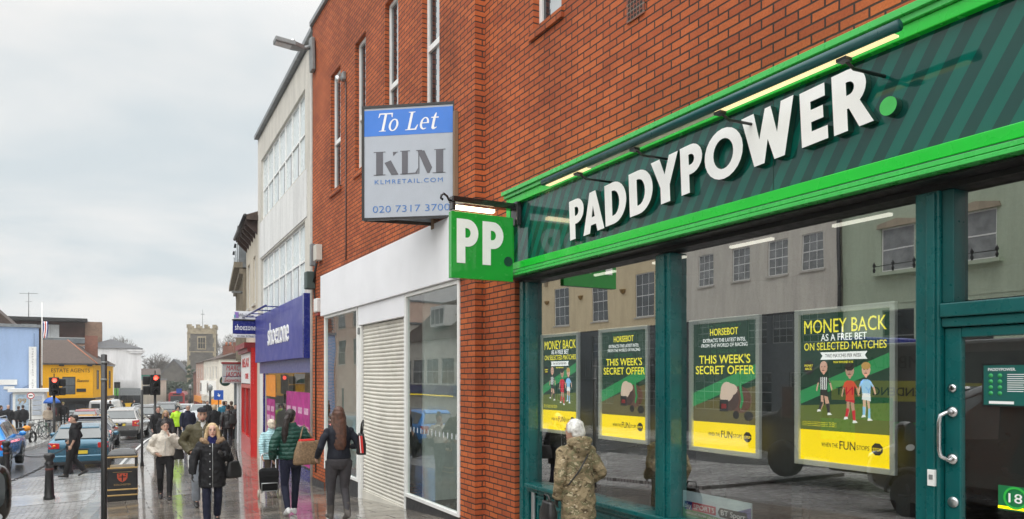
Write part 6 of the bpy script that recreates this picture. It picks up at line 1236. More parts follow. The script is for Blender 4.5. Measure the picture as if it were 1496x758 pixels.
# ------------------------------------------------------------------ street furniture
def bollard(u, d, label):
    x, y = spot(u, d); t = thing('bollard', label, 'bollard', (x, y, GZ(x, y) - .01), 0, 'black bollards of the chained bay'); mb = MB()
    mb.lathe([(.115, 0), (.115, .06), (.098, .09), (.082, .55), (.075, .76), (.095, .78), (.095, .82), (.070, .85), (.075, .88), (.108, .95), (.108, .99), (.085, 1.03), (.0, 1.05)], (0, 0, 0), 18); mb.build('post', M['black'], t)
    mb = MB(); mb.lathe([(.083, .66), (.086, .665), (.086, .70), (.081, .705)], (0, 0, 0), 18); mb.build('band', P_('reflective red band', (.10, .03, .025), .4), t); return x, y
b1 = bollard(72, 16.5, 'black cast iron bollard nearest us on the wet setts'); b2 = bollard(101, 22.0, 'black bollard mostly hidden behind the man in black'); b3 = bollard(9, 21.5, 'black bollard in front of the bright blue crossover')
b4 = (-3.2, 15.2)
def chain(label, a, b, sag):
    n = 46; t = None; mb = MB(); za, zb = GZ(*a) + .80, GZ(*b) + .80; A = V((a[0], a[1], za)); B = V((b[0], b[1], zb))
    d = (B - A)
    for i in range(n):
        k = (i + .5) / n; p = A + d * k - V((0, 0, sag * 4 * k * (1 - k))); k2 = k + .5 / n; q = A + d * k2 - V((0, 0, sag * 4 * k2 * (1 - k2))); f = (q - p).normalized(); s = V((0, 0, 1)) if i % 2 else f.cross(V((0, 0, 1))).normalized()
        L = d.length / n * .72; ring = [p + f * L * math.cos(w) + s * .022 * math.sin(w) for w in [2 * math.pi * j / 10 for j in range(11)]]; mb.tube(ring, .0075, 4)
    tagit(mb.build('chain', M['black']), label, 'chain', 'chains between the bollards')
chain('slack black chain running left from the nearest bollard', b1, b4, .32); chain('thin chain between the bollard behind the man and the far left one', b2, b3, .28)
x, y = spot(152, 11.3); z = GZ(x, y)
t = thing('sign_pole', 'tall bare black pole standing at kerb left of the litter bin', 'pole', (x, y, z)); mb = MB(); mb.lathe([(.045, 0), (.042, .1), (.042, hgt(518, 11.3) - z), (.0, hgt(517, 11.3) - z)], (0, 0, 0), 14); mb.build('pole', M['black'], t)
for zz in (hgt(531, 11.3) - z, hgt(556, 11.3) - z): mb = MB(); mb.lathe([(.042, 0), (.048, .002), (.048, .03), (.042, .032)], (0, 0, zz), 14); mb.build('clip', M['grey_metal'], t)
x, y = spot(207.5, 23.5); z = GZ(x, y); t = thing('thin_pole', 'thin black pole on pavement behind the woman in the white fleece', 'pole', (x, y, z)); mb = MB(); mb.lathe([(.06, 0), (.045, .12), (.036, .2), (.036, hgt(570, 23.5) - z), (0, hgt(569, 23.5) - z)], (0, 0, 0), 12); mb.build('pole', M['black'], t)
# litter bin
x, y = spot(179.5, 16.0); z = GZ(x, y); t = thing('litter_bin', 'black litter bin with gold bands and a red crest', 'bin', (x, y, z), R(-3)); w = .285
mb = MB(); mb.box(-w, w, -w, w, .0, .70); mb.build('body', M['black'], t, bevel=.02)
for sx in (-1, 1):
    for sy in (-1, 1): mb = MB(); mb.box(sx * w - (.05 if sx > 0 else 0), sx * w + (0 if sx > 0 else .05), sy * w - (.05 if sy > 0 else 0), sy * w + (0 if sy > 0 else .05), .70, .92); mb.build('upright', M['black'], t)
mb = MB(); mb.box(-w, w, -w, w, .92, .99); mb.loft([[(a * s_, b * s_, .99 + h_) for a, b in ((-w, -w), (w, -w), (w, w), (-w, w))] for s_, h_ in ((1, 0), (.82, .07), (.5, .11), (.05, .125))], 0, True); mb.build('hood', M['black_gloss'], t, bevel=.01)
for zz in (.12, .24, .70, .93): mb = MB(); mb.box(-w - .012, w + .012, -w - .012, w + .012, zz, zz + .032); mb.build('gold_band', M['bronze'], t, bevel=.008)
mb = MB(); mb.prism([(-.10, -w - .002, .60), (.10, -w - .002, .60), (.095, -w - .002, .50), (.06, -w - .002, .445), (0, -w - .002, .41), (-.06, -w - .002, .445), (-.095, -w - .002, .50)], (0, -.004, 0)); cr_ = mb.build('crest', P_('crest red', (.42, .06, .025), .5), t)
mb = MB(); mb.box(-.012, .012, -w - .009, -w - .006, .43, .575); mb.box(-.07, .07, -w - .009, -w - .006, .515, .535); [mb.lathe([(.016, -.008), (.0, -.009)], (q, -w - .001, .575), 8, axis='y') for q in (-.06, .06)]; mb.build('crest_cross', M['black'], cr_)
mb = MB(); text(mb, 'COLCHESTER', (0, -w - .001, .345), EX, UP, .035, .32, 'C', .002); mb.build('lettering', M['bronze'], t)
mb = MB(); mb.box(-.18, .18, -w - .003, -w - .0005, .625, .632); mb.build('rule', M['bronze'], t)
# traffic lights
def traffic_light(label, u, d, v0, v1, two):
    x, y = spot(u, d); z = GZ(x, y); top = hgt(v0, d) - z; bot = hgt(v1, d) - z; h = top - bot; t = thing('traffic_light', label, 'traffic light', (x, y, z), R(10), 'traffic lights showing red')
    mb = MB(); mb.lathe([(.075, 0), (.057, .3), (.057, bot + .05)], (0, 0, 0), 10); mb.build('pole', M['black'], t)
    mb = MB(); mb.box(-.21, .21, -.12, .10, bot, top); mb.build('head', M['black'], t, bevel=.03); mb = MB(); mb.box(-.30, .30, .10, .12, bot - .08, top + .08) if False else mb.box(-.02, .02, -.02, .02, top, top + .18); mb.build('cap', M['black'], t)
    for k in range(3):
        zc = top - h * (k + .5) / 3; mb = MB(); mb.lathe([(.105, -.125), (.10, -.14), (.0, -.15)], (0, 0, zc), 16, axis='y'); mb.build('lamp', M['red_lamp'] if k == 0 else M['car_trim'], t)
        mb = MB(); mb.loft([[(.125 * math.cos(q), yy, zc + .125 * math.sin(q)) for q in [math.pi * (-.1 + 1.2 * i / 12) for i in range(13)]] for yy in (-.12, -.30)], 0, True, False, False); mb.build('visor', M['black'], t)
    if two: mb = MB(); sx = two; mb.box(min(sx * .22, sx * .50), max(sx * .22, sx * .50), -.02, .18, bot + h * .02, bot + h * .45); mb.box(min(sx * .22, sx * .50), max(sx * .22, sx * .50), -.02, .18, bot + h * .50, bot + h * .92); mb.build('side_head', M['black'], t, bevel=.04)
traffic_light('red traffic light in front of the egg yellow shop', 79, 36, 551, 578, 1); traffic_light('red traffic light in the middle of the street left of the church', 226.5, 34, 547, 577, -1)
def roundsign(name, label, x, y, zc, r, d_, mat, rim=None, h=None):
    z = GZ(x, y); t = thing(name, label, 'road sign', (x, y, z)); mb = MB(); mb.tube([(0, 0, 0), (0, 0, zc - z + r)], .03, 8); mb.build('pole', M['black'], t)
    mb = MB(); mb.lathe([(0, -.05), (r, -.05), (r, -.03), (0, -.03)], (0, 0, zc - z), 24, axis='y', smooth=False); p = mb.build('plate', rim or mat, t)
    if rim: mb = MB(); mb.lathe([(0, -.056), (r * .78, -.056), (r * .78, -.051)], (0, 0, zc - z), 24, axis='y', smooth=False); mb.build('face', mat, p); mb = MB(); mb.box(-r * .5, r * .5, -.062, -.057, zc - z - r * .16, zc - z + r * .16); mb.build('symbol', M['black'], p)
    return t
x, y = spot(45, 44); roundsign('no_vehicles_sign', 'round red rimmed road sign by the white kiosk', x, y, hgt(578, 44), .19, 44, M['letter_white'], M['red'])
def plate_sign(label, u, d, v, w, h, mat, rot=0, sym=None):
    x, y = spot(u, d); z = GZ(x, y); zc = hgt(v, d) - z; t = thing('street_sign', label, 'sign', (x, y, z), rot); mb = MB(); mb.tube([(0, .03, 0), (0, .03, zc + h / 2)], .035, 8); mb.build('pole', M['black'], t); mb = MB(); mb.box(-w / 2, w / 2, -.03, -.005, zc - h / 2, zc + h / 2); p = mb.build('plate', mat, t)
    if sym: mb = MB(); shape2d(mb, [[(-.02, .14), (.02, .14), (.02, -.02), (.10, .04), (.10, -.02), (0, -.14), (-.10, -.02), (-.10, .04), (-.02, -.02)]], (0, -.031, zc), (1, 0, .35), (-.35, 0, 1), .004); mb.build('symbol', M['letter_white'], p)
M['pblue'] = P_('parking sign blue', (.02, .09, .42), .4)
plate_sign('blue square street sign above the people on the right pavement', 319.5, 52, 577, .62, .68, M['pblue'], 0, '↙'); plate_sign('small blue sign far up the street above the red bus', 261.5, 118, 571, .8, .75, M['pblue'], R(8)); plate_sign('yellow notice board on a pole beyond the blue square sign', 315, 66, 587, 1.0, .5, M['orange_p']); 
for u, d, v, lab in ((307, 62, 571, 'dark lamp column right of the off white terrace'), (278, 92, 568, 'slim dark lamp column left of the red brick gable')):
    x, y = spot(u, d); z = GZ(x, y); t = thing('lamp_column', lab, 'lamp post', (x, y, z)); mb = MB(); mb.tube([(0, 0, 0), (0, 0, hgt(v, d) - z)], .09, 8); mb.build('column', M['black'], t); mb = MB(); mb.lathe([(.12, 0), (.2, .12), (.2, .4), (.05, .55)], (0, 0, hgt(v, d) - z), 10); mb.build('lantern', M['grey_metal'], t)
t = thing('small_sign', 'small dark square projecting sign by the lime green shop', 'sign', (0, 0, 0)); x, y = spot(170, 96); mb = MB(); mb.box(x - .45, x + .45, y, y + .08, hgt(567, 96), hgt(558, 96)); mb.build('board', M['black'], t); mb = MB(); mb.tube([(x, y + .04, GZ(x, y)), (x, y + .04, hgt(562, 96))], .05, 6); mb.build('pole', M['black'], t)
# bicycles, motorcycle, guard rail
def bicycle(label, x, y, rz, col):
    t = thing('bicycle', label, 'bicycle', (x, y, GZ(x, y)), rz, 'bicycles parked at the left kerb')
    for yy in (-.52, .52):
        mb = MB(); mb.tube([(0, yy + .335 * math.cos(q), .34 + .335 * math.sin(q)) for q in [2 * math.pi * i / 22 for i in range(23)]], .018, 5); w = mb.build('wheel', M['rubber'], t); mb = MB(); [mb.tube([(0, yy, .34), (0, yy + .32 * math.cos(q), .34 + .32 * math.sin(q))], .004, 3) for q in [2 * math.pi * i / 9 for i in range(9)]]; mb.build('spokes', M['alu'], w)
    mb = MB(); S = {'bb': (0, -.05, .29), 'st': (0, -.20, .80), 'ht': (0, .38, .78), 'hb': (0, .42, .62), 'ra': (0, -.52, .34), 'fa': (0, .52, .34)}
    for a, b in (('bb', 'st'), ('st', 'ht'), ('bb', 'hb'), ('bb', 'ra'), ('st', 'ra'), ('ht', 'fa')): mb.tube([S[a], S[b]], .018, 6)
    mb.build('frame', col, t); mb = MB(); mb.tube([(-.28, .34, .98), (-.1, .42, .98), (.1, .42, .98), (.28, .34, .98)], .014, 5); mb.tube([(0, .38, .78), (0, .41, .98)], .014, 5); mb.build('handlebar', M['black'], t); mb = MB(); mb.ell((0, -.23, .90), (.07, .13, .03), 10, 6); mb.tube([(0, -.2, .8), (0, -.22, .9)], .013, 5); mb.build('saddle', M['black'], t)
for u, d, rz, c, lab in ((57, 40, 40, (.35, .36, .35), 'pale bicycle nearest the white kiosk'), (64, 40.5, 35, (.05, .12, .08), 'dark green bicycle second from the kiosk'), (71, 41, 42, (.25, .25, .26), 'grey bicycle third from the kiosk'), (52, 39, 48, (.06, .06, .07), 'black bicycle beside the orange motorcycle')):
    x, y = spot(u, d); bicycle(lab, x, y, R(rz), P_('bicycle paint', c, .4))
x, y = spot(36, 36); t = thing('motorcycle', 'parked motorcycle with orange tank behind the bright blue crossover', 'motorcycle', (x, y, GZ(x, y) - .1), R(-25))
for yy in (-.68, .68): mb = MB(); mb.tube([(0, yy + .27 * math.cos(q), .31 + .27 * math.sin(q)) for q in [2 * math.pi * i / 20 for i in range(21)]], .055, 8); mb.build('wheel', M['rubber'], t)
mb = MB(); mb.ell((0, .15, .80), (.15, .28, .14), 12, 8); mb.build('tank', M['orange_p'], t); mb = MB(); mb.ell((0, -.40, .80), (.13, .38, .08), 12, 6); mb.build('seat', M['black'], t); mb = MB(); mb.ell((0, .02, .45), (.17, .30, .20), 12, 8); mb.tube([(0, .4, .85), (0, .68, .31)], .04, 6); mb.tube([(0, -.68, .31), (0, -.1, .5)], .035, 6); mb.build('engine', M['grey_metal'], t); mb = MB(); mb.tube([(-.34, .3, 1.05), (0, .42, 1.0), (.34, .3, 1.05)], .018, 6); mb.ell((0, .52, .98), (.14, .10, .16), 10, 8); mb.build('fairing', M['grey_metal'], t)
x, y = spot(70, 42); t = thing('guard_rail', 'low grey cycle rail at the left kerb', 'railing', (x, y, GZ(x, y))); mb = MB()
for k in range(4): mb.tube([(-1.4 + k * .95, 0, 0), (-1.4 + k * .95, 0, .8), (-.8 + k * .95, 0, .8), (-.8 + k * .95, 0, 0)], .025, 6)
mb.build('rail', M['grey_metal'], t)
# ------------------------------------------------------------------ people
TMP = bpy.data.scenes.new('modelling')
TEX = bpy.data.textures.new('folds', 'CLOUDS'); TEX.noise_scale = .085; TEX.noise_depth = 2
TEXH = bpy.data.textures.new('strands', 'CLOUDS'); TEXH.noise_scale = .035; TEXH.noise_depth = 2
def skin_mesh(mb, name, mats, vox, smooth=3, disp=0.0, tex=None, mat_fn=None):
    """fuse overlapping tubes and ellipsoids into one continuous surface"""
    me = mb.mesh(name, mats[:1]); ob = bpy.data.objects.new(name, me); TMP.collection.objects.link(ob)
    m = ob.modifiers.new('r', 'REMESH'); m.mode = 'VOXEL'; m.voxel_size = vox
    if smooth: s = ob.modifiers.new('s', 'SMOOTH'); s.factor = .5; s.iterations = smooth
    if disp: d = ob.modifiers.new('d', 'DISPLACE'); d.texture = tex or TEX; d.strength = disp; d.mid_level = .5
    vl = TMP.view_layers[0]; vl.update(); dg = vl.depsgraph
    out = bpy.data.meshes.new_from_object(ob.evaluated_get(dg)); out.name = name
    bpy.data.objects.remove(ob); bpy.data.meshes.remove(me)
    out.materials.clear(); [out.materials.append(q) for q in mats]
    n = len(out.polygons); out.polygons.foreach_set('use_smooth', [True] * n)
    if mat_fn: out.polygons.foreach_set('material_index', [mat_fn(p.center) for p in out.polygons])
    out.update(); return out
def join_mb(me, mb, mats):
    """add loose details (eyes, lips) to a fused mesh"""
    import bmesh
    bm = bmesh.new(); bm.from_mesh(me); base = len(me.materials)
    for m in mats: me.materials.append(m)
    vs = [bm.verts.new(p) for p in mb.v]
    for f, mi in zip(mb.f, mb.m):
        try: q = bm.faces.new([vs[i] for i in f]); q.material_index = base + mi; q.smooth = True
        except ValueError: pass
    bm.to_mesh(me); bm.free(); return me
M['eye'] = P_('eye white', (.62, .58, .55), .25); M['iris'] = P_('iris', (.04, .03, .025), .2); M['lip'] = P_('lips', (.38, .13, .11), .45); M['brow'] = P_('brows', (.10, .06, .035), .8)
def hair_mat(n, c): return P_(n, c, .5, var=.45, scale=24, bump=.35)
def cloth(n, c, rough=.8, var=.14, bump=.25): return P_(n, c, rough, var=var, scale=9, bump=bump, spec=.3)
def quilt(n, c, rough=.45, pitch=.075):
    q = NT(n); v = q.obj(); s = q.n('ShaderNodeSeparateXYZ'); q.l(v, s.inputs[0]); w = q.math('SINE', q.math('MULTIPLY', s.outputs[2], 2 * math.pi / pitch)); h = q.math('ADD', q.math('ABSOLUTE', w), q.math('MULTIPLY', q.noise(v, 22, 3), .5))
    q.set(Base_Color=q.ramp(q.noise(v, 8, 4), [(.3, sc3(c, .85)), (.7, sc3(c, 1.12))]), Roughness=rough, Specular_IOR_Level=.4); q.bump(h, .6, .02); return q.m
def camo(n):
    q = NT(n); v = q.obj(); m = q.n('ShaderNodeMapping'); q.l(v, m.inputs['Vector']); m.inputs['Scale'].default_value = (1.0, 1.0, 1.7)
    a = q.noise(m.outputs[0], 9, 4, .6, .8); b = q.noise(m.outputs[0], 15, 5, .65, .5); c = q.noise(m.outputs[0], 26, 3, .6)
    col = q.ramp(a, [(.0, (.30, .235, .14)), (.45, (.22, .17, .10)), (.55, (.15, .14, .075)), (.64, (.42, .35, .23))], 'CONSTANT'); col = q.mix(q.ramp(b, [(.57, (0, 0, 0)), (.60, (1, 1, 1))]), col, (.085, .062, .036)); col = q.mix(q.ramp(c, [(.63, (0, 0, 0)), (.66, (1, 1, 1))]), col, (.50, .42, .30))
    q.set(Base_Color=col, Roughness=.8, Specular_IOR_Level=.25); q.bump(q.noise(v, 14, 5, .6), .5, .02); return q.m

def walk(s=1.0, right=True):
    """striding legs; right: right foot leads"""
    k = 1 if right else -1; P = {}
    lead, trail = ('R', 'L') if right else ('L', 'R')
    for side, x in (('R', .095), ('L', -.095)):
        if side == lead: P['hip' + side] = (x, .02, .93); P['knee' + side] = (x * 1.02, .16 * s, .51); P['ank' + side] = (x * .9, .27 * s, .085); P['toe' + side] = (0, 1, .10)
        else: P['hip' + side] = (x, -.02, .93); P['knee' + side] = (x * 1.02, .03 * s, .49); P['ank' + side] = (x * .9, -.30 * s, .085 + .10 * s); P['toe' + side] = (0, .85, -.5 * s)
    P['sh' + lead] = ((.19 if lead == 'R' else -.19), -.01, 1.42); P['sh' + trail] = ((.19 if trail == 'R' else -.19), .01, 1.42)
    for side, f in ((lead, -1), (trail, 1)):
        x = .19 if side == 'R' else -.19; P['el' + side] = (x * 1.28, f * .10 * s - .03, 1.14); P['wr' + side] = (x * 1.28, f * .20 * s + .06, .90)
    return P
def stand():
    P = {}
    for side, x in (('R', 1), ('L', -1)):
        P['hip' + side] = (.095 * x, 0, .93); P['knee' + side] = (.10 * x, .02, .50); P['ank' + side] = (.10 * x, -.01, .085); P['toe' + side] = (.15 * x, 1, 0)
        P['sh' + side] = (.19 * x, 0, 1.42); P['el' + side] = (.245 * x, -.04, 1.13); P['wr' + side] = (.24 * x, .04, .89)
    return P
def person(label, x, y, heading, h, pose, wear, near=True, lean=.0, head=(0, 0), skin=(.50, .29, .21), group=None, girth=1.0, zoff=0.0, face=True):
    k = h / 1.75; vox = .0105 if near else .024
    root = thing('person', label, 'person', (x, y, GZ(x, y) + zoff), -R(heading), group)
    J = {a: V(b) for a, b in pose.items()}
    def ln(p): p = V(p); z = p.z; return V((p.x, p.y + (lean * (z - .92) if z > .92 else 0), z)) 
    G = lambda p: ln(p) * k
    for a in list(J): J[a] = (ln(J[a]) if a[:2] in ('sh', 'el', 'wr') else J[a]) * (k if a[:3] != 'toe' else 1)
    def ring(z, rx, ry, cy=0.0, n=20):
        c = G((0, cy, z)); return [c + V((rx * k * girth * math.cos(q), ry * k * girth * math.sin(q), 0)) for q in [2 * math.pi * i / n for i in range(n)]]
    sk = P_('skin of ' + label[:24], skin, .5, var=.05, scale=14)
    # ---- body
    mb = MB()
    mb.loft([ring(z, a, b, c) for z, a, b, c in ((.84, .12, .09, 0), (.93, .145, .10, 0), (1.08, .12, .085, 0), (1.28, .14, .095, 0), (1.40, .14, .08, 0), (1.46, .075, .065, 0), (1.50, .056, .058, .002), (1.57, .052, .056, .008))])
    for s in 'RL':
        mb.tube([J['hip' + s], J['knee' + s], J['ank' + s]], [.075 * k, .052 * k, .036 * k], 10); mb.ell(J['knee' + s], (.054 * k,) * 3, 10, 6)
        t_ = V(J['toe' + s]).normalized(); a = J['ank' + s]; mb.tube([a - t_ * .02 * k, a + t_ * .07 * k - V((0, 0, .02 * k))], [.032 * k, .024 * k], 8)
        mb.tube([J['sh' + s] * .96, J['el' + s], J['wr' + s]], [.048 * k, .040 * k, .027 * k], 10); mb.ell(J['el' + s], (.041 * k,) * 3, 10, 6)
        f = (J['wr' + s] - J['el' + s]).normalized(); sd_ = 1 if s == 'R' else -1
        hd = V(wear.get('hand' + s, f)).normalized(); pn = V(wear.get('palm' + s, (-sd_, 0, 0))); pn = (pn - hd * pn.dot(hd)).normalized(); sd2 = hd.cross(pn).normalized() * -sd_   # thumb side
        if sd2.dot(V((0, 1, .3))) < 0: sd2 = -sd2
        w_ = J['wr' + s]; B = lambda u_, v_, n_: w_ + (hd * u_ + sd2 * v_ + pn * n_) * k
        mb.loft([[B(u_, v_ * wd, n_ * .013) for v_, n_ in [(math.cos(q), math.sin(q)) for q in [2 * math.pi * i / 10 for i in range(10)]]] for u_, wd in ((-.01, .024), (.03, .036), (.07, .040), (.088, .036))])
        cu = wear.get('curl' + s, .5)
        for i, (v_, L) in enumerate(((.030, .072), (.010, .080), (-.010, .075), (-.029, .058))):
            a1, a2 = cu * .7, cu * 1.7; p0 = V((.075, v_, 0)); p1 = p0 + V((math.cos(a1), 0, math.sin(a1))) * L * .5; p2 = p1 + V((math.cos(a2), 0, math.sin(a2))) * L * .5; mb.tube([B(*p0), B(*p1), B(*p2)], [.0105 * k, .0095 * k, .0075 * k], 6)
        mb.tube([B(.018, .028, .004), B(.05, .052, .014), B(.078, .054, .026)], [.013 * k, .011 * k, .009 * k], 6)
    # head
    hp = G((0, .012, 1.518)); Rm = Matrix.Rotation(R(head[0]), 3, 'Z') @ Matrix.Rotation(R(head[1]), 3, 'X'); kh = k * 1.0 * (1.06 if h < 1.6 else 1.0)
    H = lambda px, py, pz: hp + Rm @ (V((px, py, pz)) * kh)
    rows = ((0, .022, .088, .015), (.012, .036, .095, -.01), (.035, .051, .098, -.04), (.06, .061, .096, -.068), (.09, .068, .095, -.084), (.115, .071, .092, -.092), (.14, .073, .094, -.096), (.17, .072, .088, -.096), (.20, .062, .068, -.083), (.222, .042, .04, -.055), (.234, .014, .008, -.022))
    rg = []
    for pz, hw_, fy, by in rows:
        rg.append([H(hw_ * math.cos(q), (fy if math.sin(q) > 0 else -by) * math.sin(q) * (abs(math.sin(q)) ** .0), pz) for q in [2 * math.pi * i / 22 for i in range(22)]])
    mb.loft(rg); mb.ell(H(0, .100, .082), (.014 * kh, .016 * kh, .013 * kh), 10, 6); mb.tube([H(0, .094, .118), H(0, .104, .086)], [.009 * kh, .013 * kh], 6); mb.ell(H(0, .090, .015), (.022 * kh, .016 * kh, .016 * kh), 8, 6)
    for sx in (-1, 1): mb.ell(H(sx * .074, -.002, .098), (.010 * kh, .018 * kh, .030 * kh), 8, 6)
    hc = [J['wr' + s] + V(wear.get('hand' + s, J['wr' + s] - J['el' + s])).normalized() * .07 * k for s in 'RL']
    bm_ = skin_mesh(mb, 'body', [sk, wear.get('gloves', sk)], vox * .82, 2, 0, None, (lambda c: int(min((c - q).length for q in hc) < .12 * k)) if 'gloves' in wear else None)
    if face and near:
        e = MB()
        for sx in (-1, 1):
            e.ell(H(sx * .031, .0885, .117), (.0125 * kh, .006 * kh, .0062 * kh), 10, 6, 0); e.ell(H(sx * .031, .0935, .117), (.0058 * kh, .004 * kh, .0058 * kh), 8, 6, 1)
            e.tube([H(sx * .046, .086, .134), H(sx * .032, .094, .140), H(sx * .015, .095, .136)], [.003 * kh, .0046 * kh, .004 * kh], 5, 2); e.tube([H(sx * .045, .087, .121), H(sx * .031, .094, .1255), H(sx * .018, .092, .120)], .0024 * kh, 4, 1)
        e.tube([H(-.024, .092, .047), H(-.008, .099, .051), H(.008, .099, .051), H(.024, .092, .047)], [.003 * kh, .006 * kh, .006 * kh, .003 * kh], 6, 3); e.tube([H(-.018, .093, .043), H(0, .099, .040), H(.018, .093, .043)], [.003 * kh, .0065 * kh, .003 * kh], 6, 3)
        join_mb(bm_, e, [M['eye'], M['iris'], wear.get('brow', M['brow']), M['lip']])
    bo = bpy.data.objects.new('body', bm_); COL.objects.link(bo); bo.parent = root
    def part(nm, mb_, mat, v=vox, sm=3, dp=0.0, tx=None):
        o = bpy.data.objects.new(nm, skin_mesh(mb_, nm, [mat] if not isinstance(mat, list) else mat, v, sm, dp, tx)); COL.objects.link(o); o.parent = root; return o
    # ---- trousers and shoes
    tr = wear.get('trousers')
    if tr:
        m_, a0, a1, a2 = tr; q = MB(); q.loft([ring(z, a, b, c) for z, a, b, c in ((.80, .10, .10, 0), (.86, .160, .122, -.005), (.94, .172, .130, -.008), (1.04, .145, .108, 0))])
        for s in 'RL':
            q.tube([J['hip' + s] * .99, (J['hip' + s] + J['knee' + s]) / 2, J['knee' + s], J['knee' + s] * .45 + J['ank' + s] * .55, J['ank' + s] + V((0, 0, .01))], [a0 * k * girth, (a0 + a1) * .5 * k * girth, a1 * k, (a1 * .55 + a2 * .45) * k, a2 * k], 12); q.ell(J['knee' + s], (a1 * k,) * 3, 10, 6)
        part('trousers', q, m_, vox, 2, .014)
    sh = wear.get('shoes')
    if sh:
        m_, top = sh
        for s in 'RL':
            q = MB(); t_ = V(J['toe' + s]).normalized(); a = J['ank' + s]; up = V((0, -t_.z, t_.y)) if abs(t_.z) > .05 else V((0, 0, 1)); up.normalize(); sd3 = t_.cross(up).normalized(); c0 = a - up * .045 * k
            rg = []
            for u_, w2, h2 in ((-.075, .020, .030), (-.065, .034, .050), (-.02, .040, .058), (.06, .046, .044), (.13, .047, .032), (.175, .036, .024), (.192, .016, .014)):
                cc = c0 + t_ * u_ * k - up * (.04 * k - h2 * k); rg.append([cc + (sd3 * w2 * math.cos(w3) + up * h2 * math.sin(w3)) * k for w3 in [2 * math.pi * i / 12 for i in range(12)]])
            q.loft(rg)
            if top: q.tube([a - up * .02 * k, a + (J['knee' + s] - a).normalized() * top * k], [.052 * k, .058 * k], 12)
            part('shoe', q, m_, vox * .9, 2)
    # ---- coat or top
    ct = wear.get('coat')
    if ct:
        m_, hem, hx, wx, cx_, arm, puff = ct['mat'], ct['hem'], ct.get('hx', .19), ct.get('wx', .175), ct.get('cx', .20), ct.get('arm', .066), ct.get('disp', .016); q = MB()
        zs = [(hem, hx, hx * .78, -.004)]
        if hem < .95: zs.append((1.02, (hx + wx) / 2 + .004, wx * .80, 0))
        zs += [(1.12, wx, wx * .74, 0), (1.27, cx_ * .94, cx_ * .72, 0), (1.38, cx_ * 1.0, cx_ * .64, -.004), (1.445, cx_ * .74, .098, -.004), (1.49, .088, .082, 0), (ct.get('collar', 1.525), .078, .080, .004)]
        q.loft([ring(*z_) for z_ in zs])
        for s in 'RL':
            sl_ = ct.get('sleeve', 1.0); w_ = J['el' + s] + (J['wr' + s] - J['el' + s]) * sl_
            q.ell(J['sh' + s] * .97, (arm * 1.12 * k,) * 3, 12, 8); q.tube([J['sh' + s] * .95 + V((0, 0, .0)), (J['sh' + s] + J['el' + s]) / 2, J['el' + s], (J['el' + s] + w_) / 2, w_], [arm * 1.12 * k, arm * 1.05 * k, arm * .98 * k, arm * .90 * k, arm * .74 * k], 12); q.ell(J['el' + s], (arm * k,) * 3, 12, 8)
        for fn in ct.get('extra', []): fn(q, G, k, ring)
        co = part('coat' if hem < 1.0 else 'jacket', q, m_, vox, 2, puff * 1.45)
        if 'zip' in ct:
            b = MB(); rr = [ring(z_[0], z_[1], z_[2], z_[3]) for z_ in zs[:-1]]; pts = [V((sum(p.x for p in r) / len(r), max(p.y for p in r) + .002, r[0].z)) for r in rr]; b.tube([p_ - V((0, .003, 0)) for p_ in pts], .005 * k, 6)
            if ct['zip'][1]:
                for i in range(6): a = pts[0].lerp(pts[-2], (i + .5) / 6); a.y = max(p.y for p in pts); b.ell(a + V((.045 * k, .012, 0)), (.011 * k, .008 * k, .011 * k), 8, 5)
            zo = b.build('fastening', ct['zip'][0], co)
    for nm, fn, mat, v_, sm, dp, tx in wear.get('parts', []):
        q = MB(); fn(q, G, H, k, J, ring); part(nm, q, mat, v_, sm, dp, tx)
    return root, J, G, H
def hair_cap(q, G, H, k, J, ring):
    q.ell(H(0, -.014, .166), (.085 * k, .098 * k, .084 * k), 18, 12); q.ell(H(0, -.05, .10), (.078 * k, .062 * k, .085 * k), 14, 10)
def short_hair(q, G, H, k, J, ring):
    q.ell(H(0, -.014, .168), (.079 * k, .095 * k, .078 * k), 18, 12); q.ell(H(0, -.05, .11), (.073 * k, .055 * k, .07 * k), 14, 10)
def quiff(q, G, H, k, J, ring): short_hair(q, G, H, k, J, ring); q.ell(H(0, .052, .222), (.05 * k, .05 * k, .030 * k), 12, 8)
def long_back(q, G, H, k, J, ring):
    hair_cap(q, G, H, k, J, ring); q.loft([[H(a * w + sx, -.075 + b * dp + oy, z) for a, b in [(math.cos(c), math.sin(c)) for c in [2 * math.pi * i / 16 for i in range(16)]]] for z, w, dp, oy, sx in ((.16, .075, .05, 0, 0), (.06, .088, .052, -.005, .004), (-.06, .102, .050, -.022, .008), (-.20, .110, .046, -.040, .006), (-.34, .098, .040, -.050, .012), (-.42, .060, .026, -.050, .02))])
    for sx in (-1, 1): q.tube([H(sx * .066, .03, .16), H(sx * .082, .0, .07), H(sx * .085, -.03, -.06), H(sx * .09, -.06, -.2)], [.03 * k, .034 * k, .038 * k, .03 * k], 8)
def pony(q, G, H, k, J, ring):
    hair_cap(q, G, H, k, J, ring); q.tube([H(0, -.105, .115), H(.0, -.16, .09), H(-.01, -.175, -.02), H(-.025, -.17, -.16), H(-.03, -.15, -.28), H(-.04, -.14, -.36)], [.036 * k, .046 * k, .054 * k, .056 * k, .046 * k, .016 * k], 12)
def bob(q, G, H, k, J, ring):
    hair_cap(q, G, H, k, J, ring)
    for sx in (-1, 1): q.tube([H(sx * .062, .045, .185), H(sx * .084, .030, .11), H(sx * .092, .015, .02), H(sx * .105, .012, -.06), H(sx * .10, .02, -.10)], [.028 * k, .032 * k, .036 * k, .036 * k, .018 * k], 10)
    q.loft([[H(a * w, -.07 + b * .05, z) for a, b in [(math.cos(c), math.sin(c)) for c in [2 * math.pi * i / 14 for i in range(14)]]] for z, w in ((.14, .08), (.04, .09), (-.06, .10), (-.11, .08))])
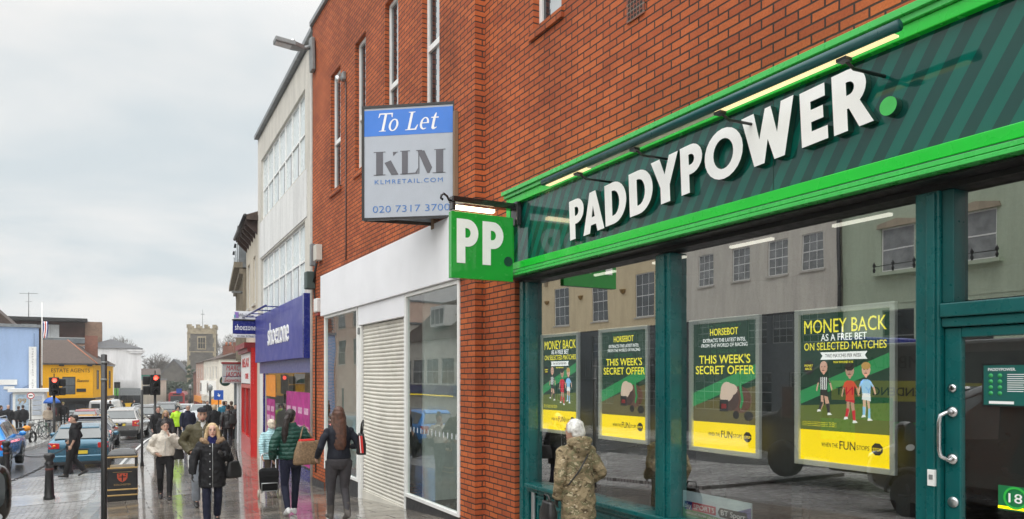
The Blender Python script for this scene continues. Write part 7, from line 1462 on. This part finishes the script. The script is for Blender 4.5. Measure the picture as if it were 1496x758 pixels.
def bun(q, G, H, k, J, ring): hair_cap(q, G, H, k, J, ring); q.ell(H(.0, -.055, .262), (.055 * k, .052 * k, .045 * k), 14, 10)
def curly(q, G, H, k, J, ring): q.ell(H(0, -.020, .140), (.102 * k, .112 * k, .108 * k), 20, 14); q.ell(H(0, -.058, .085), (.094 * k, .070 * k, .085 * k), 16, 10)
def cap_hat(q, G, H, k, J, ring): q.ell(H(0, -.008, .195), (.085 * k, .104 * k, .060 * k), 18, 10); q.loft([[H(a * .068, .080 + max(b, -.2) * .065, z + .012 * abs(a) * -1) for a, b in [(math.cos(c), math.sin(c)) for c in [2 * math.pi * i / 16 for i in range(16)]]] for z in (.180, .190)])
def hoodf(r1=.125, up=0.0):
    def f(q, G, k, ring):
        q.tube([G((r1 * math.cos(c), -.055 + .085 * math.sin(c) , 1.475 + up + .035 * -math.sin(c))) for c in [R(-5 + 370 * i / 18 - 180) for i in range(14)]], [.045 * k] * 14, 8); q.ell(G((0, -.125, 1.42 + up)), (.12 * k, .065 * k, .105 * k), 14, 10)
    return f
def fur_ring(q, G, H, k, J, ring):
    for sx in (-1, 1): q.tube([G((sx * .055, .085, 1.41)), G((sx * .115, .07, 1.46)), G((sx * .165, .01, 1.475)), G((sx * .15, -.08, 1.46)), G((.0, -.14, 1.44))], [.03 * k, .045 * k, .052 * k, .045 * k, .04 * k], 10)
def scarf(q, G, H, k, J, ring): q.loft([ring(z, a, b, c) for z, a, b, c in ((1.40, .07, .055, .06), (1.46, .085, .075, .03), (1.51, .082, .085, .02), (1.545, .070, .075, .02))])
DK = {'black': cloth('black cloth', (.014, .014, .016)), 'navy': cloth('navy cloth', (.012, .014, .032)), 'charcoal': cloth('charcoal cloth', (.03, .03, .033)), 'jeans': cloth('blue denim', (.035, .06, .13)), 'greyjean': cloth('grey denim', (.20, .22, .25)), 'brown': cloth('brown cloth', (.06, .045, .035)), 'olive': cloth('olive bomber cloth', (.075, .065, .035), .6)}
leather = P_('black shoe leather', (.015, .014, .014), .4, var=.2)
# bags: each a thing of its own
def bag(name, label, c, size, rz, mat, strap=None, extra=None, top=.75, tilt=0):
    t = thing(name, label, 'bag', c, rz); w, d_, h_ = size; mb = MB()
    rg = []
    for z, s_ in ((0, .92), (.04, 1.0), (h_ * .5, .97), (h_ * .9, top), (h_, top * .96)):
        rg.append([(w / 2 * s_ * math.copysign(abs(math.cos(q)) ** .5, math.cos(q)) + tilt * z, d_ / 2 * (1 if z < h_ * .6 else .6) * math.copysign(abs(math.sin(q)) ** .6, math.sin(q)), z) for q in [2 * math.pi * i / 20 for i in range(20)]])
    mb.loft(rg); mb.build('pouch', mat, t)
    if strap: mb = MB(); mb.tube(strap, .012, 6, flat=.5); mb.build('strap', mat if not isinstance(mat, list) else mat[0], t)
    if extra: extra(t)
    return t

# --- camouflage coat, white hair, by the betting shop window
x, y = 4.0, 5.93; P = walk(.35, True); P['wrL'] = (-.24, .10, .86); P['elL'] = (-.27, -.02, 1.10); P['elR'] = (.29, -.08, 1.13); P['wrR'] = (.22, .12, 1.02)
def strapc(q, G, H, k, J, ring): q.tube([G((.10, -.04, 1.50)), G((.04, -.165, 1.36)), G((-.10, -.180, 1.20)), G((-.21, -.08, 1.02))], .013 * k, 6)
person('white haired elderly woman in a camouflage hooded coat seen from behind at the shop window', x, y, -4, 1.45, P,
       {'coat': dict(mat=camo('camouflage cloth'), hem=.62, hx=.222, wx=.198, cx=.205, arm=.074, disp=.020, extra=[hoodf(.135, .025)]), 'trousers': (DK['black'], .085, .07, .06), 'shoes': (leather, 0), 'gloves': leather,
        'parts': [('hair', curly, hair_mat('white hair', (.74, .70, .66)), .011, 2, .014, TEXH), ('strap', strapc, leather, .010, 1, 0, None)]}, lean=.10, head=(22, -6), face=True)
bag('handbag', 'black handbag at the left side of the camouflage coat', (x - .33, y + .02, GZ(x, y) + .50), (.26, .12, .20), R(80), P_('black bag leather', (.014, .013, .013), .4, var=.2), [(-.08, 0, .18), (-.05, .02, .26), (.05, .02, .26), (.08, 0, .18)])
# --- woman with long brown hair
x, y = spot(495, 10.9); P = walk(.55, False); P['wrL'] = (-.30, .14, .98); P['elL'] = (-.31, -.08, 1.15); P['elR'] = (.29, -.08, 1.15); P['wrR'] = (.25, .14, 1.12)
person('woman with long brown hair in black top and grey leggings walking away', x, y, -2, 1.67, P,
       {'coat': dict(mat=cloth('dark navy knit', (.012, .014, .022)), hem=.96, hx=.172, wx=.150, cx=.178, arm=.056, disp=.010), 'trousers': (cloth('grey leggings', (.050, .047, .052), .75), .102, .068, .046), 'shoes': (P_('grey brown suede', (.085, .075, .068), .85, var=.2), .16),
        'parts': [('hair', long_back, hair_mat('long brown hair', (.085, .035, .020)), .010, 2, .011, TEXH)]}, girth=1.12, head=(-14, 0))
def redstripe(t): mb = MB(); mb.prism([(-.185, .0, .28), (-.185, .05, .28), (-.185, .03, .03), (-.185, -.02, .03)], (.012, 0, 0)); mb.build('red_stripe', M['red'], t); mb = MB(); mb.prism([(-.188, .035, .28), (-.188, .045, .28), (-.188, .025, .03), (-.188, .015, .03)], (.01, 0, 0)); mb.build('white_stripe', M['letter_white'], t)
bag('shoulder_bag', 'black shoulder bag with red and white stripe under the arm of the long haired woman', (x + .30, y - .12, GZ(x, y) + .98), (.36, .13, .30), R(78), P_('black bag cloth', (.015, .015, .016), .5, var=.15), [(-.1, 0, .28), (-.09, -.02, .44), (-.02, -.03, .50), (.06, -.01, .44), (.1, 0, .28)], redstripe)
# --- woman with ponytail in green jacket
x, y = spot(425, 11.9); P = walk(.5, True); P['elR'] = (.30, -.06, 1.15); P['wrR'] = (.26, .12, 1.04); P['elL'] = (-.30, -.05, 1.14); P['wrL'] = (-.27, .10, .95)
person('woman with dark ponytail in a bottle green padded jacket walking away', x, y, -1, 1.70, P,
       {'coat': dict(mat=quilt('bottle green padding', (.008, .058, .042), .55, .13), hem=.94, hx=.20, wx=.205, cx=.215, arm=.078, disp=.022, collar=1.54), 'trousers': (DK['navy'], .095, .064, .048), 'shoes': (P_('white trainers', (.6, .6, .6), .5), 0),
        'parts': [('hair', pony, hair_mat('near black hair', (.020, .013, .012)), .010, 2, .009, TEXH)]}, head=(-38, 0))
bag('tote_bag', 'tan patterned tote bag hanging from the green jacket shoulder', (x + .19, y - .26, GZ(x, y) + .84), (.44, .17, .37), R(8), P_('tan patterned canvas', (.21, .135, .075), .65, var=.45, scale=34), [(-.12, 0, .35), (-.06, .06, .52), (.0, .12, .62), (.06, .06, .52), (.12, 0, .35)], lambda t: MB().box(-.13, .13, -.04, .04, .335, .40).build('red_lining', M['red'], t, bevel=.02), .82, .08)
# --- elderly woman in pale blue with a shopping trolley
x, y = spot(397, 16.3); P = walk(.4, True); P['elL'] = (-.27, -.10, 1.13); P['wrL'] = (-.27, -.20, .90); P['handL'] = (0, -.4, -1)
person('elderly woman in a pale blue padded coat pulling a shopping trolley', x, y, -2, 1.58, P,
       {'coat': dict(mat=quilt('pale blue padding', (.36, .58, .62), .5, .10), hem=.80, hx=.20, wx=.20, cx=.205, arm=.075, disp=.022, collar=1.55), 'trousers': (DK['brown'], .09, .075, .062), 'shoes': (leather, 0),
        'parts': [('hair', curly, hair_mat('cream knitted hat', (.62, .54, .44)), .012, 2, .012, TEXH)]}, head=(0, 0), lean=.08)
tx, ty = spot(393, 15.0); tz = GZ(tx, ty); t = thing('shopping_trolley', 'black wheeled shopping trolley with pale wheels behind the pale blue coat', 'trolley', (tx, ty, tz), R(-6))
mb = MB(); mb.loft([[(a * w_, b * d_ + o_, z) for a, b in ((-1, -1), (1, -1), (1, 1), (-1, 1))] for z, w_, d_, o_ in ((.16, .17, .13, 0), (.45, .185, .14, .02), (.56, .19, .12, .03), (.60, .13, .07, .03))], 0, False); mb.build('bag', P_('black trolley cloth', (.013, .013, .014), .95, var=.2, spec=.1), t, bevel=.03)
mb = MB()
for sx in (-1, 1): mb.tube([(sx * .14, -.05, .10), (sx * .15, .12, .30), (sx * .15, .24, .78), (sx * .12, .28, .86), (0, .30, .88)], .011, 6)
mb.tube([(-.15, -.15, .16), (.15, -.15, .16), (.15, -.16, .32), (-.15, -.16, .32), (-.15, -.15, .16)], .010, 6); mb.build('frame', M['alu'], t)
for sx in (-1, 1): mb = MB(); mb.lathe([(.05, -.015), (.085, -.018), (.09, 0), (.085, .018), (.05, .015)], (sx * .20, -.02, .09), 18, axis='x'); w_ = mb.build('wheel', P_('pale wheel rubber', (.45, .40, .33), .6), t); mb = MB(); mb.lathe([(0, -.01), (.05, -.012), (.05, .012), (0, .01)], (sx * .20, -.02, .09), 14, axis='x'); mb.build('hub', M['car_trim'], w_)
# --- blonde woman in black parka
x, y = spot(310, 11.3); P = walk(.4, True); P['elR'] = (.30, .02, 1.14); P['wrR'] = (.32, .08, .90); P['elL'] = (-.28, -.02, 1.14); P['wrL'] = (-.17, .18, 1.24); P['handL'] = (.3, .2, .5)
person('blonde woman in a black parka with fur hood and blue scarf walking towards us', x, y, 184, 1.53, P,
       {'coat': dict(mat=cloth('black parka', (.011, .011, .013), .6), hem=.66, hx=.225, wx=.205, cx=.215, arm=.078, disp=.020, zip=(M['alu'], True)), 'trousers': (DK['navy'], .088, .072, .062), 'shoes': (leather, 0), 'gloves': leather,
        'parts': [('hair', bob, hair_mat('blonde hair', (.50, .36, .20)), .010, 2, .010, TEXH), ('fur_trim', fur_ring, P_('tan fur', (.30, .20, .12), .9, var=.4, scale=40, bump=.8), .012, 1, .03, TEXH), ('scarf', scarf, cloth('royal blue scarf', (.012, .014, .085)), .010, 2, .012, None)]}, skin=(.56, .34, .26), head=(0, 4), face=True)
bag('handbag', 'black round handbag hanging at the arm of the blonde woman', (x + .30, y - .04, GZ(x, y) + .70), (.26, .14, .25), R(30), P_('black bag hide', (.013, .013, .014), .45, var=.2), [(-.09, 0, .23), (-.05, 0, .40), (.05, 0, .40), (.09, 0, .23)])
# --- woman in cream fleece
x, y = spot(241, 15.7); P = walk(.55, False); P['elL'] = (-.30, .06, 1.18); P['wrL'] = (-.07, .24, 1.44); P['handL'] = (.25, -.25, .9); P['palmL'] = (0, -1, .3); P['elR'] = (.30, -.04, 1.17); P['wrR'] = (.19, .15, 1.04); P['handR'] = (-.6, .4, -.4)
w = {'coat': dict(mat=P_('cream fleece', (.60, .55, .48), .95, var=.12, scale=30, bump=.9), hem=.98, hx=.215, wx=.215, cx=.215, arm=.082, disp=.026, collar=1.55, zip=(M['alu'], False)), 'trousers': (DK['black'], .097, .070, .050), 'shoes': (leather, .08),
     'parts': [('hair', bun, hair_mat('dark brown bun', (.022, .013, .011)), .010, 2, .012, TEXH)]}
w['handL'] = (.25, -.12, .9); w['handR'] = (-.6, .4, -.4)
person('woman in a cream fleece with dark hair bun raising one hand to her mouth', x, y, 182, 1.66, P, w, skin=(.50, .30, .22), head=(10, 2))
bag('handbag', 'small black handbag at the hip of the woman in cream fleece', (x + .26, y - .02, GZ(x, y) + .84), (.24, .10, .22), R(20), P_('black bag vinyl', (.014, .013, .014), .4, var=.2), [(-.08, 0, .2), (-.12, 0, .45), (.0, 0, .58), (.05, 0, .4), (.08, 0, .2)])
# --- man with cap in olive bomber jacket
x, y = spot(295, 13.9); P = walk(.3, False); P['elL'] = (-.30, -.08, 1.16); P['wrL'] = (-.19, .12, .99); P['elR'] = (.30, -.08, 1.16); P['wrR'] = (.19, .12, .99)
def tee(q, G, H, k, J, ring): q.loft([ring(z, a, b, c) for z, a, b, c in ((1.40, .05, .04, .075), (1.47, .06, .06, .035), (1.535, .060, .062, .018))])
def beard(q, G, H, k, J, ring): q.ell(H(0, .080, .020), (.040 * k, .026 * k, .026 * k), 12, 8)
person('bearded man in a dark cap and olive bomber jacket behind the blonde woman', x, y, 180, 1.86, P,
       {'coat': dict(mat=DK['olive'], hem=.94, hx=.185, wx=.21, cx=.222, arm=.085, disp=.022, zip=(M['alu'], False)), 'trousers': (DK['greyjean'], .095, .078, .07), 'shoes': (leather, 0),
        'parts': [('cap', cap_hat, cloth('black cap', (.014, .014, .02)), .010, 2, 0, None), ('beard', beard, hair_mat('short beard', (.07, .04, .025)), .010, 1, .006, TEXH), ('shirt', tee, cloth('white tee', (.55, .55, .53)), .010, 1, 0, None)]}, skin=(.50, .30, .22), girth=1.06)
# --- man in black crossing the setts
x, y = spot(109, 21.0); P = walk(.75, False); P['elR'] = (.25, -.10, 1.14); P['wrR'] = (.22, .12, 1.0); P['elL'] = (-.24, -.06, 1.14); P['wrL'] = (-.22, .05, .90)
person('man in black hoodie and black trousers walking left across the setts', x, y, -84, 1.76, P,
       {'coat': dict(mat=DK['black'], hem=.90, hx=.180, wx=.178, cx=.20, arm=.070, sleeve=.35, disp=.016, extra=[hoodf(.10)]), 'trousers': (cloth('black trousers', (.013, .013, .014)), .090, .078, .070), 'shoes': (leather, 0),
        'parts': [('hair', quiff, hair_mat('black quiff', (.016, .012, .011)), .010, 2, .012, TEXH)]}, skin=(.46, .28, .20), head=(4, 0))
# --- people further down the pavement
def far(label, u, d, heading, h, coat, trous, hairfn, hairm, P=None, skin=(.46, .28, .21), hem=.85, extra=(), group=None, face=False, lean=0):
    x, y = spot(u, d); P = P or walk(.5, (u % 2) == 0)
    return person(label, x, y, heading, h, P, {'coat': dict(mat=coat, hem=hem, hx=.20, wx=.19, cx=.205, arm=.074, disp=.018, extra=list(extra)), 'trousers': (trous, .088, .07, .06), 'shoes': (leather, 0), 'parts': [('hair', hairfn, hairm, .016, 2, .01, TEXH)]}, near=d < 33, skin=skin, group=group, face=face, lean=lean), x, y
hb = hair_mat('dark hair', (.025, .016, .012)); hg = hair_mat('grey hair', (.28, .26, .25)); hbl = hair_mat('fair hair', (.34, .22, .11)); hr = hair_mat('brown hair', (.07, .038, .022))
far('man in dark blazer and blue jeans with pale shirt walking towards us', 274.5, 29.5, 182, 1.78, DK['navy'], DK['jeans'], short_hair, hg, face=True, extra=[])
hiv = P_('fluorescent yellow', (.42, .72, .02), .6, var=.1)
far('cyclist in fluorescent yellow jacket and dark helmet behind the blazer man', 259.5, 31.5, 176, 1.72, hiv, DK['black'], curly, cloth('dark helmet', (.03, .035, .04)), stand())
far('fair haired woman in grey coat behind the cream fleece', 242, 26.5, 180, 1.66, DK['charcoal'], DK['black'], bob, hbl, face=True)
far('ruddy faced person in dark coat beside the queue of cars', 231, 29.0, 176, 1.74, DK['black'], DK['black'], short_hair, hr, skin=(.50, .26, .20), face=True)
_, x, y = far('person in black coat with a pale fur hood walking away', 313, 31.5, 2, 1.72, DK['black'], DK['black'], curly, P_('cream fur hood', (.48, .38, .26), .9, var=.3, scale=30, bump=.6))
_, x, y = far('man in black leather jacket walking away near the grey shutter', 333, 29.0, 3, 1.76, P_('black leather', (.02, .02, .022), .42, var=.2), DK['black'], short_hair, hb)
bag('backpack', 'black backpack on the right side of the leather jacket', (x + .16, y - .17, GZ(x, y) + 1.0), (.30, .16, .40), R(0), P_('black nylon', (.015, .015, .016), .5))
far('person in teal jacket further along the right pavement', 327, 37.5, 4, 1.80, cloth('teal jacket', (.02, .14, .22)), DK['black'], short_hair, hr)
far('tall person in brown coat beside the far shopfronts', 338, 36.5, 0, 1.80, DK['brown'], DK['black'], short_hair, hr)
far('person in dark coat in front of the awning shopfront', 330, 44, 184, 1.72, DK['charcoal'], DK['jeans'], short_hair, hb, stand())
CR = 'people standing by the white kiosk'
for u, d, hd, h, c, hf, hm, lab in ((1, 43, 60, 1.74, 'black', short_hair, hb, 'person in black at the far left edge by the blue wall'), (12, 43, 175, 1.76, 'black', short_hair, hair_mat('balding grey', (.42, .32, .27)), 'balding man in black coat against the blue wall'), (27, 44, 20, 1.68, 'charcoal', short_hair, hr, 'person in dark coat left of the round road sign'), (33.5, 43.5, -10, 1.74, 'black', short_hair, hb, 'person in black coat just left of the round road sign')):
    far(lab, u, d, hd, h, DK[c], DK['black'], hf, hm, stand(), group=CR)
for u, d, hd, h, c, hm, lab in ((70, 47, 170, 1.62, cloth('beige jacket', (.38, .31, .24)), hair_mat('pale woolly hat', (.55, .47, .40)), 'person in beige jacket and pale hat by the bicycles'), (63, 52, 0, 1.76, DK['navy'], hb, 'person in navy under the blue canopy'), (77, 54, 30, 1.7, cloth('maroon coat', (.12, .02, .025)), hb, 'person in maroon coat behind the left traffic light'), (92, 56, 180, 1.8, DK['black'], hair_mat('mustard beanie', (.25, .20, .06)), 'person in dark coat and mustard beanie by the yellow shop'), (161, 62, 20, 1.8, DK['black'], hb, 'person in black beyond the queue of cars'), (178, 74, 185, 1.8, DK['charcoal'], hb, 'person in dark clothes by the lime green shop'), (196, 74, 170, 1.75, DK['black'], hr, 'person in dark coat below the grey fascia shop'), (303, 48, 183, 1.7, DK['black'], hb, 'person in black between the silver cars and right pavement'), (344, 33.5, 181, 1.7, DK['charcoal'], hb, 'person in charcoal coat beside the grey shutter')):
    far(lab, u, d, hd, h, c, DK['black'], curly if 'hat' in lab or 'beanie' in lab else short_hair, hm, stand(), hem=.80)
bpy.data.scenes.remove(TMP)
# ------------------------------------------------------------------ thin damp air
hz = bpy.data.materials.new('damp air'); hz.use_nodes = True; hz.node_tree.nodes.clear()
ho_ = hz.node_tree.nodes.new('ShaderNodeOutputMaterial'); hv = hz.node_tree.nodes.new('ShaderNodeVolumePrincipled')
hv.inputs['Color'].default_value = (.96, .97, .98, 1); hv.inputs['Density'].default_value = .0006; hv.inputs['Anisotropy'].default_value = .2
hz.node_tree.links.new(hv.outputs[0], ho_.inputs['Volume'])
mb = MB(); mb.box(-505, 505, -125, 1210, -9, 30); tagit(mb.build('haze', hz), kind='stuff')
